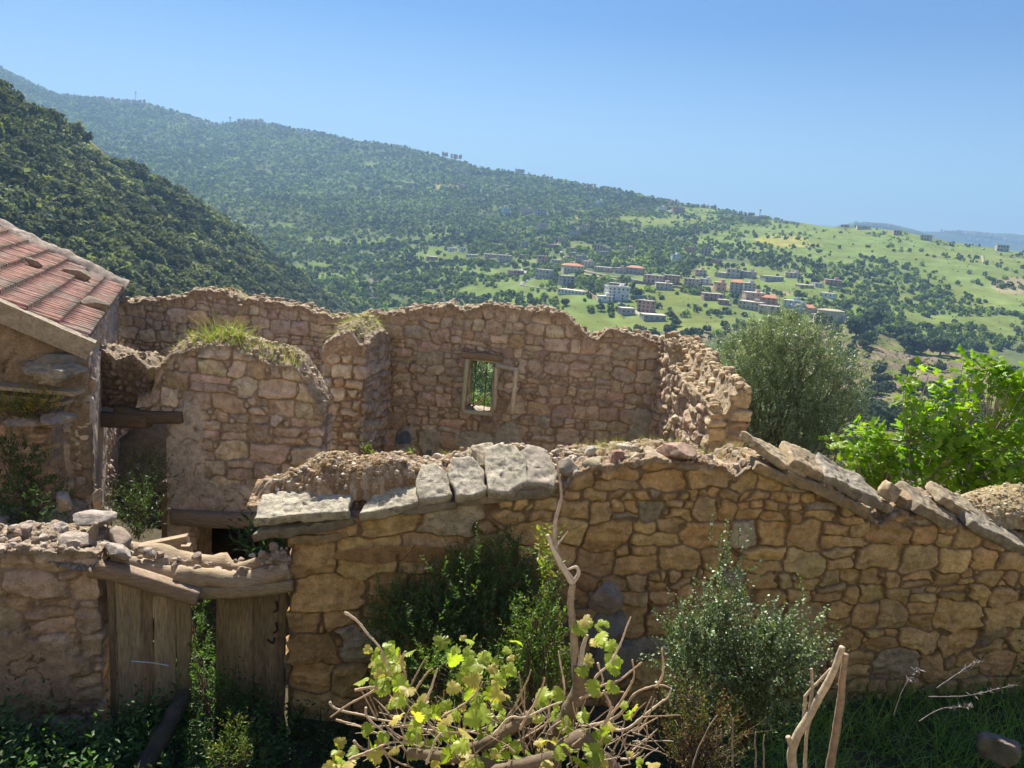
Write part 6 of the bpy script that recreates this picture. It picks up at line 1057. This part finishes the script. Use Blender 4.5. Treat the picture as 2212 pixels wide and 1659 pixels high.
bush('creeper', 'dark green creeper hanging on the terrace wall at the left edge', 'creeper', [(15, 965, 22, 8.45), (60, 985, 34, 8.45), (75, 1020, 34, 8.4), (20, 1010, 30, 8.4), (105, 1060, 26, 8.3), (55, 1050, 30, 8.3), (140, 1085, 20, 8.2), (40, 1085, 40, 7.9), (90, 1110, 24, 7.8)], 8.4, 420, 8, 0.12, 0.045, OVAL, (0.06, 0.11, 0.03), (0.1, 0.15, 0.03), 0.2, M_LEAF, at_y(70, 1120, 8.2), 0.5, upd=0.2, nst=30)
bush('flowering_plant', 'yellow green flowering plants on the ledge under the planks', 'plant', [(15, 875, 22), (50, 872, 24), (85, 870, 22), (112, 872, 18), (30, 895, 20), (75, 893, 20), (-20, 880, 24)], 8.75, 260, 8, 0.12, 0.028, OVAL, (0.2, 0.27, 0.03), (0.5, 0.36, 0.02), 0.35, M_LEAF, at_y(60, 905, 8.8), 0.7, upd=1.0, nst=40)
bush('weed', 'dark weeds in the shaded doorway beside the house', 'weed', [(300, 1010, 30, 10.6), (290, 1050, 36, 10.2), (320, 1080, 40, 9.8), (275, 1090, 36, 9.6), (345, 1030, 24, 10.4), (300, 1120, 40, 9.2)], 10, 300, 8, 0.25, 0.07, SPEAR, (0.06, 0.1, 0.03), (0.1, 0.14, 0.04), 0.2, M_LEAF, at_y(300, 1150, 9.6), upd=1.0, nst=30)
bush('weed', 'long bladed weed in front of the dark low opening', 'weed', [(575, 1180, 22, 9.6), (540, 1190, 16, 9.5), (600, 1170, 20, 9.6)], 9.6, 60, 7, 0.35, 0.2, SPEAR, (0.05, 0.1, 0.04), None, 0, M_LEAF, at_y(575, 1230, 9.6), upd=1.0, nst=10)
for i, (px, py, r, lab) in enumerate(((708, 997, 9, 'small green plant on the gravel heap, leftmost'), (795, 977, 12, 'small bright green plant on the gravel heap, second from left'), (880, 985, 13, 'small yellow green plant on the gravel heap, third from left'), (960, 992, 6, 'tiny green plant on the gravel heap nearest the large capstones'))):
    bush('plant', lab, 'plant', [(px, py, r)], 8.75+0.05*i, 22, 6, 0.07, 0.03, ROUND, (0.16, 0.22, 0.03), (0.26, 0.26, 0.03), 0.3, M_LEAF, at_y(px, py+14, 8.75+0.05*i), upd=1.2, nst=6, group='small plants on the gravel heap')
# grasses
def blades(P, D, ln, wd, droop, cols, rg, seg=5):
    n = len(P); t = np.linspace(0, 1, seg)[None, :, None]; D = norm(D); S = norm(np.cross(D, rg.normal(size=(n, 3)))); ln = np.broadcast_to(ln, (n,))[:, None, None]; droop = np.broadcast_to(droop, (n,))[:, None, None]; hd = norm(np.c_[D[:, :2]+0.3*rg.normal(size=(n, 2)), np.zeros(n)])
    C = P[:, None, :]+D[:, None, :]*t*ln+(hd[:, None, :]*0.6-np.array([0, 0, 0.7]))*droop*ln*t**2.2; w = (wd*(1-t**1.7)+0.0004)*np.ones((n, 1, 1)); V = np.stack([C-S[:, None, :]*w, C+S[:, None, :]*w], 2).reshape(n, -1, 3); k = np.arange(seg-1)*2; f = np.stack([k, k+1, k+3, k+2], 1); return V.reshape(-1, 3), (f[None]+(np.arange(n)*seg*2)[:, None, None]).reshape(-1, 4), np.repeat(cols, seg*2, 0)
gb = MB(); rg = np.random.default_rng(31)
def patch(P, hgt, wd, droop, col, alt, pa, lean=0.35):
    n = len(P); D = np.array([0, 0, 1.0])+lean*rg.normal(size=(n, 3)); V, Fq, C = blades(np.asarray(P), D, hgt*rg.uniform(0.45, 1.2, n), wd, droop*rg.uniform(0.3, 1.6, n), leafcol(n, 1, col, rg, 0.25, alt, pa), rg); gb.add(V, Fq, C)
def top_pts(wl, n, u0, u1, w0, w1): u = rg.uniform(u0, u1, n); w = rg.uniform(w0, w1, n); z = wl['top'](u, w); return np.array([wl['at'](a, c, b_) for a, b_, c in zip(u, w, z)])
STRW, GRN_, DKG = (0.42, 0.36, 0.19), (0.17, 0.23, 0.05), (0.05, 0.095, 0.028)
patch(top_pts(IW, 260, 0.55, 1.5, 0.05, 0.5), 0.3, 0.003, 0.4, (0.22, 0.26, 0.07), STRW, 0.45); patch(top_pts(IW, 110, 0.9, 1.45, 0.1, 0.4), 0.5, 0.0035, 0.35, (0.2, 0.26, 0.06), STRW, 0.3); patch(top_pts(IW, 420, 1.3, 2.3, 0.02, 0.4), 0.16, 0.003, 0.5, (0.2, 0.23, 0.07), STRW, 0.6); patch(top_pts(IW, 160, 0.0, 0.6, 0.02, 0.4), 0.13, 0.003, 0.6, STRW, (0.3, 0.26, 0.16), 0.4)
patch(top_pts(ST, 700, 0.05, 0.6, 0.1, 2.0), 0.22, 0.003, 0.7, (0.26, 0.28, 0.1), STRW, 0.55, 0.6); patch(np.array([ST['at'](rg.uniform(-0.05, 0.05), rg.uniform(-3.6, -1.9), rg.uniform(0, 1.0)) for i in range(160)]), 0.16, 0.002, 0.8, STRW, (0.4, 0.33, 0.22), 0.5, 0.9)
patch(top_pts(fw, 150, 3.42, 3.75, 0.3, 0.7), 0.14, 0.0022, 0.2, STRW, (0.3, 0.3, 0.1), 0.35); patch(top_pts(fw, 260, 3.9, 5.3, 0.35, 0.75), 0.15, 0.002, 0.15, STRW, (0.38, 0.33, 0.22), 0.4, 0.3); patch(top_pts(fw, 70, 3.15, 3.5, 0.3, 0.7), 0.12, 0.0018, 0.2, (0.45, 0.4, 0.28), None, 0); patch(top_pts(fw, 500, 0.7, 3.0, 0.25, 0.7), 0.05, 0.002, 0.6, (0.34, 0.24, 0.1), (0.24, 0.16, 0.07), 0.5, 0.8); patch(top_pts(fw, 240, 7.4, 9.5, 0.3, 0.75), 0.06, 0.002, 0.6, (0.32, 0.3, 0.08), STRW, 0.4, 0.8)
patch(top_pts(LB, 160, 4.0, 5.2, 0.05, 0.5), 0.1, 0.003, 0.5, (0.3, 0.3, 0.12), STRW, 0.6); patch(top_pts(LB, 60, 2.2, 2.8, 0.05, 0.5), 0.16, 0.003, 0.5, STRW, None, 0)
for sd, n, c1, c2 in ((9, 2600, (0.26, 0.15, 0.06), (0.36, 0.25, 0.11)), (8, 900, (0.3, 0.27, 0.07), (0.36, 0.28, 0.13))):
    q = MOUNDS[sd]; q = q[(fbm(q*3.0, 3, 77) > -0.02)]; patch(q[rg.integers(0, len(q), n)], 0.035, 0.0018, 0.6, c1, c2, 0.4, 0.9)
tag(gb.make('dry_grass', M_GRASS, smooth=False), None, None, None, 'stuff'); gb = MB()
def gpts(n, x0, x1, y0, y1): x = rg.uniform(x0, x1, n); y = rg.uniform(y0, y1, n); return np.stack([x, y, gz(x, y)-0.02], 1)
P = gpts(7000, 2.0, 8.6, 5.4, 9.6); P = P[(P[:, 1]-7.63 < (P[:, 0]+2.21)*0.194-0.05)]; dens = fbm(P*0.9, 3, 5); P = P[dens > -0.25]; patch(P, 0.62, 0.006, 0.55, (0.22, 0.36, 0.09), (0.3, 0.44, 0.12), 0.2, 0.3)
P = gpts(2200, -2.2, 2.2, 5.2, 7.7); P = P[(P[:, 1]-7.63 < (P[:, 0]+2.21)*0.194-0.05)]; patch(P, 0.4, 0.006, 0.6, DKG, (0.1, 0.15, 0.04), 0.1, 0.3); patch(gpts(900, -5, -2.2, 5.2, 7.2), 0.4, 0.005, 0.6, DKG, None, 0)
patch(gpts(70, 2.6, 6.2, 5.2, 6.6), 0.85, 0.008, 0.5, (0.16, 0.24, 0.05), None, 0, 0.2); patch(gpts(1800, -4.5, 5, 2.2, 5.2), 0.3, 0.004, 0.5, (0.12, 0.18, 0.05), STRW, 0.3)
tag(gb.make('grass', M_GRASS, smooth=False), None, None, None, 'stuff')
# leafy weeds carpeting the shaded ground
def herbs(P, hgt, m, ls, col, alt, pa, tpl=OVAL, spread=0.75):
    n = len(P); D = np.array([0, 0, 1.0])+0.25*rg.normal(size=(n, 3)); return shoots(P, D, hgt*rg.uniform(0.5, 1.2, n), m, ls, tpl, spread, col, alt, pa, rg, 0.28, sub=0.25)[:3]
wb = MB(); P = gpts(1500, -5.6, -2.0, 5.4, 7.9); P = P[~((P[:, 0] < -3.9) & (P[:, 1] > 6.75)) & ~((P[:, 1] > 7.6) & (P[:, 0] > -2.4))]; wb.add(*herbs(P, 0.5, 12, 0.075, (0.1, 0.185, 0.058), (0.08, 0.13, 0.04), 0.2))
P = gpts(420, -5.6, -3.2, 5.4, 6.8); wb.add(*herbs(P, 0.85, 13, 0.085, (0.1, 0.185, 0.058), (0.085, 0.13, 0.04), 0.2))
P = gpts(260, -4.0, -2.9, 7.6, 9.6); wb.add(*herbs(P, 0.6, 11, 0.07, (0.08, 0.14, 0.04), None, 0)); P = gpts(700, 4.4, 8.5, 7.4, 9.6); P = P[(P[:, 1]-7.63 < (P[:, 0]+2.21)*0.194-0.05)]; wb.add(*herbs(P, 0.32, 9, 0.04, (0.09, 0.17, 0.055), None, 0, ROUND))
P = gpts(650, -2.2, 2.6, 5.6, 7.6); P = P[(P[:, 1]-7.63 < (P[:, 0]+2.21)*0.194-0.1)]; wb.add(*herbs(P, 0.35, 9, 0.05, (0.09, 0.17, 0.055), (0.08, 0.13, 0.04), 0.2)); P = gpts(500, 0.5, 4.5, 4.2, 6.4); wb.add(*herbs(P, 0.4, 9, 0.045, (0.07, 0.12, 0.035), (0.12, 0.17, 0.04), 0.3))
P = gpts(500, 7.0, 11, 8.5, 12.5); wb.add(*herbs(P, 0.9, 12, 0.09, (0.07, 0.14, 0.03), None, 0)); P = gpts(700, -9, 14, 17.5, 34); wb.add(*herbs(P, 1.3, 16, 0.16, (0.07, 0.11, 0.04), (0.13, 0.17, 0.05), 0.3))
xs = rg.uniform(-6.5, -4.4, 120); ys = rg.uniform(7.3, 8.6, 120); wb.add(*herbs(np.stack([xs, ys, -3.5-0.1*(ys-7.0)], 1), 0.14, 8, 0.035, (0.07, 0.12, 0.03), (0.12, 0.16, 0.04), 0.3))
tag(wb.make('weeds', M_LEAF, smooth=False), None, None, None, 'stuff')
# vine: old wood, canes and young leaves
Q_ = lambda x, y: (713.2+x*0.3472, 1083+y*0.3472)
R_ = lambda x, y: (1443.9+x*0.3472, 1083+y*0.3472)
def qp(pts, y, fr=Q_, dy=0.0): return [at_y(*fr(*p), y+dy*i) for i, p in enumerate(pts)]
vb_ = at_y(1195, 1700, 2.75); vo = thing('grape_vine', vb_, 'old grape vine with bare tan canes and young yellow green leaves in the foreground', 'vine')
b = MB()
def vt(pts, y, r0, r1, col, rough=0.2, n=8, fr=Q_, dy=0.0, bb=None):
    P = smooth_path(qp(pts, y, fr, dy), len(pts)*9); P = P+0.006*np.stack([vnoise(P*14+k_*9, 5) for k_ in range(3)], 1)*(1.0 if r0 < 0.0075 else 0.25); V, Fq = tube(P, np.linspace(r0, r1, len(P))*(1+(0.35 if r0 < 0.0075 else 0)*(np.arange(len(P)) % 6 == 3)), n, rough, len(pts)); (bb or b).add(V, Fq, np.array(col)*(1+0.3*fbm(V*30, 3, 1))[:, None])
BR, TN, GYB = (0.16, 0.12, 0.085), (0.38, 0.285, 0.2), (0.42, 0.37, 0.31)
vt([(1380, 1780), (1400, 1500), (1480, 1330), (1545, 1180), (1555, 1020)], 2.85, 0.042, 0.028, BR, 0.35, 10); vt([(1545, 1180), (1520, 950), (1510, 760), (1495, 640), (1508, 510)], 2.86, 0.018, 0.013, (0.26, 0.21, 0.165), 0.3); vt([(1508, 510), (1440, 400), (1395, 310), (1350, 210)], 2.86, 0.014, 0.008, GYB); vt([(1508, 510), (1545, 450), (1530, 410), (1480, 425)], 2.86, 0.01, 0.004, GYB); vt([(1395, 310), (1400, 140), (1430, 20), (1440, -40), (1420, -190), (1410, -260)], 2.87, 0.009, 0.003, (0.32, 0.27, 0.23)); vt([(1400, 290), (1440, 240), (1480, 185)], 2.87, 0.005, 0.002, GYB); vt([(1555, 1020), (1575, 900), (1600, 830)], 2.84, 0.012, 0.007, GYB)
vt([(560, 1520), (700, 1600), (900, 1530), (1020, 1480), (1240, 1340)], 2.75, 0.02, 0.024, BR, 0.35); vt([(480, 1560), (800, 1600), (1100, 1660), (1400, 1600)], 2.65, 0.018, 0.03, BR, 0.35); vt([(1400, 1560), (1550, 1480), (1660, 1580), (1790, 1700)], 2.7, 0.035, 0.03, BR, 0.4); vt([(1380, 1600), (1200, 1640), (1000, 1680)], 2.6, 0.03, 0.02, BR, 0.35)
b.make('trunk', M_BARK, vo); b = MB()
CN = [[(0, 1240), (30, 1290), (160, 1330), (350, 1365), (480, 1390), (620, 1440)], [(40, 1355), (180, 1395), (330, 1400), (470, 1390)], [(160, 1165), (290, 1160), (120, 1260), (0, 1340)], [(85, 685), (160, 740), (240, 830), (300, 900), (380, 1080)], [(470, 1190), (540, 1080), (600, 970)], [(530, 1200), (580, 1100), (640, 1040)], [(590, 1250), (650, 1100), (670, 1040)], [(430, 1180), (425, 1050), (430, 930)], [(806, 1700), (805, 1450), (812, 1290)],
 [(1010, 1440), (1120, 1350), (1250, 1330), (1440, 1240)], [(1100, 1360), (1180, 1220), (1245, 1045)], [(1200, 1280), (1190, 1180), (1170, 1065)], [(1430, 1240), (1450, 1150), (1420, 930)], [(1560, 1220), (1680, 1160), (1830, 1090), (1950, 1000)], [(1570, 1230), (1700, 1190), (1830, 1190)], [(1590, 1190), (1690, 1060), (1770, 960), (1830, 830), (1870, 720)], [(1690, 1390), (1810, 1240), (1890, 1100), (1880, 985)],
 [(1620, 1400), (1780, 1340), (1900, 1200), (2040, 1150), (2125, 1165)], [(1700, 1410), (1850, 1420), (2030, 1270), (2100, 1230), (2125, 1170)], [(2030, 1150), (2075, 1080), (2065, 920)], [(1800, 1600), (1900, 1590), (1970, 1500), (1970, 1400)], [(450, 1400), (640, 1430), (860, 1440), (1000, 1400)], [(460, 1200), (470, 1090), (440, 1000), (470, 930)], [(700, 1350), (860, 1240), (950, 1120)], [(930, 1100), (940, 1040), (890, 960)], [(150, 1495), (210, 1550), (330, 1540), (460, 1520)], [(110, 1610), (270, 1540), (430, 1500), (560, 1530)], [(900, 1480), (1000, 1560), (960, 1650)], [(1050, 1560), (1200, 1480), (1330, 1400), (1420, 1320)],
 [(1180, 1420), (1280, 1250), (1330, 1100)], [(1010, 1290), (1040, 1370), (1120, 1420)], [(870, 1330), (920, 1430), (1000, 1500)], [(1700, 1180), (1740, 1290), (1690, 1390)], [(1660, 1000), (1700, 1100), (1690, 1160)], [(380, 1100), (440, 1200), (520, 1330)], [(300, 1510), (380, 1600), (520, 1660)], [(220, 1290), (230, 1350), (350, 1450)], [(1480, 1370), (1560, 1400), (1700, 1390)], [(1300, 1560), (1350, 1450), (1440, 1370)], [(600, 1640), (650, 1500), (700, 1440)], [(1500, 1640), (1480, 1500), (1560, 1360), (1570, 1250)]]
for i, c in enumerate(CN): vt(c, 2.75+0.25*math.sin(i*1.9), 0.0052 if i != 17 and i != 18 else 0.0065, 0.0028, TN if i % 3 else (0.45, 0.37, 0.28), 0.25, 6)
rg = np.random.default_rng(3)
for i in range(230):
    x, y = rg.uniform(250, 1950), rg.uniform(1330, 1680); a = rg.normal()*0.75-1.57+(x-1200)/900; l = rg.uniform(50, 260); vt([(x, y), (x+l*0.5*math.cos(a)+rg.normal()*10, y+l*0.5*math.sin(a)), (x+l*math.cos(a), y+l*math.sin(a))], 2.6+0.5*rg.random(), rg.uniform(0.0022, 0.0042), 0.0016, (TN, (0.3, 0.22, 0.16), (0.46, 0.38, 0.29))[i % 3], 0.2, 5)
b.make('canes', M_BARK, vo)
LC = [(340, 885, 5), (300, 950, 5), (350, 1010, 6), (300, 1060, 5), (330, 1130, 4), (410, 990, 4), (450, 1050, 4), (820, 880, 5), (830, 970, 5), (900, 990, 4), (850, 1080, 4), (930, 1110, 4), (1060, 1000, 5), (1110, 1010, 4), (1090, 1090, 4), (1050, 1170, 5), (380, 1240, 6), (470, 1290, 6), (560, 1270, 5), (520, 1360, 6), (600, 1330, 5), (660, 1270, 4), (760, 1340, 5), (700, 1430, 4), (940, 1180, 3), (1000, 1220, 3), (880, 1240, 4), (1340, 1180, 4), (1390, 1240, 3), (1660, 790, 5), (1690, 840, 4), (1710, 920, 4), (1770, 1000, 3), (1660, 1130, 4), (300, 1480, 5), (350, 1490, 4), (60, 1580, 6), (110, 1620, 5), (20, 1640, 6), (880, 1430, 4), (1000, 1480, 5), (1080, 1540, 5), (1380, 1570, 5), (1560, 1440, 4), (1640, 1460, 5), (1690, 1400, 4), (1600, 1560, 6), (1640, 1600, 6), (1900, 1640, 4), (1290, 1340, 3), (1570, 1310, 3), (1030, 1350, 3), (500, 1430, 6), (640, 1500, 5), (900, 1620, 5), (1050, 1620, 5), (1200, 1560, 4), (1830, 1280, 3), (780, 1600, 4), (820, 1640, 4), (1480, 1500, 4)]
lp, ld, lu = [], [], []
for (x, y, k) in LC:
    p = at_y(*Q_(x, y), 2.72+0.2*rg.normal()*0.6)
    for j in range(k): lp.append(p+np.array([rg.normal()*0.028, rg.normal()*0.03, rg.normal()*0.028])); a = rg.uniform(0, 6.28); ld.append([math.cos(a), 0.5*math.sin(a)-0.2, rg.uniform(-0.9, 0.4)]); lu.append([rg.normal()*0.4, -0.55+0.4*rg.normal(), 0.8])
lp, ld, lu = map(np.array, (lp, ld, lu)); V, Fs = leaves(lp, ld, lu, rg.uniform(0.025, 0.068, len(lp)), VINE, rg); b = MB(); b.add(V, Fs, leafcol(len(lp), len(VINE[0]), (0.34, 0.41, 0.07), rg, 0.18, (0.5, 0.42, 0.14), 0.3)); b.make('leaves', M_LEAFB, vo)
lp = np.array([at_y(*Q_(1340+rg.normal()*30, 230+rg.uniform(-60, 250)), 2.9) for i in range(40)]); S = lp; V, Fs, C, Pp = shoots(S, np.tile([0, 0, 1.0], (40, 1))+0.8*rg.normal(size=(40, 3)), 0.04, 4, 0.03, OVAL, 0.7, (0.2, 0.25, 0.04), (0.32, 0.27, 0.04), 0.3, rg); b = MB(); b.add(V, Fs, C); b.make('shoots', M_LEAF, vo)
# dead stakes at the lower right
b = MB(); dk_ = thing('dead_branch', at_y(*R_(780, 1700), 3.0), 'forked peeled dead branch standing in the foreground at the right', 'branch')
PW = (0.42, 0.345, 0.245); vt([(785, 1760), (770, 1540), (850, 1380), (950, 1200), (1030, 1050), (1082, 905)], 3.0, 0.021, 0.013, PW, 0.14, 10, R_); b.make('main_stem', M_BARK, dk_); b = MB(); vt([(768, 1545), (755, 1500), (742, 1462)], 2.99, 0.013, 0.011, PW, 0.15, 8, R_); b.make('stub', M_BARK, dk_)
for L_ in ([(840, 1400), (850, 1240), (870, 1190), (1010, 1040)], [(870, 1340), (895, 1190), (890, 1040)], [(850, 1700), (860, 1450), (905, 1290)]): b = MB(); vt(L_, 3.03, 0.009, 0.005, PW, 0.2, 7, R_); b.make('side_twig', M_BARK, dk_)
b = MB(); vt([(990, 1740), (1040, 1450), (1075, 1200), (1082, 1100), (1102, 952)], 3.0, 0.019, 0.012, (0.27, 0.2, 0.14), 0.22, 10, R_); tag(b.make('stake', M_BARK, None, at_y(*R_(990, 1740), 3.0)), 'straight rough-barked stake right of the forked dead branch', 'stake')
# dry thistles
for i, (L_, lab) in enumerate((([(1400, 1335), (1470, 1150), (1560, 1040)], 'dry pale thistle stem, leftmost of those by the wall foot'), ([(1560, 1370), (1700, 1290), (1880, 1280)], 'dry pale thistle stem lying lowest in the grass'), ([(1670, 1165), (1800, 1070), (1940, 995)], 'dry pale thistle stem, uppermost against the wall'), ([(1620, 1215), (1850, 1210), (2145, 1145)], 'long dry pale thistle stem reaching toward the right edge'))):
    b = MB(); vt(L_, 6.9, 0.005, 0.003, (0.24, 0.21, 0.2), 0.1, 5, R_); Pm = smooth_path(qp(L_, 6.9, R_), 30)[16:]; n = 46; S = Pm[rg.integers(0, len(Pm), n)]; V, Fs = leaves(S, rg.normal(size=(n, 3))+np.array([0.5, 0, 0.6]), rg.normal(size=(n, 3)), rg.uniform(0.03, 0.07, n), SPEAR, rg); b.add(V, Fs, (0.24, 0.21, 0.21)); tag(b.make('thistle', M_BARK, None, Pm[0]), lab, 'thistle', 'dry thistles')
# stray twigs standing in front of the right shrub
b = MB()
for pts in ([(540, 1659), (545, 1430)], [(400, 1650), (400, 1380), (390, 1330)], [(590, 1659), (600, 1450)], [(150, 1659), (200, 1500), (300, 1330)]): vt(pts, 3.6, 0.005, 0.003, (0.3, 0.24, 0.17), 0.1, 5, R_)
tag(b.make('dry_stalks', M_BARK, None, at_y(*R_(540, 1659), 3.6)), 'few thin dry stalks between the vine and the forked dead branch', 'stalks')
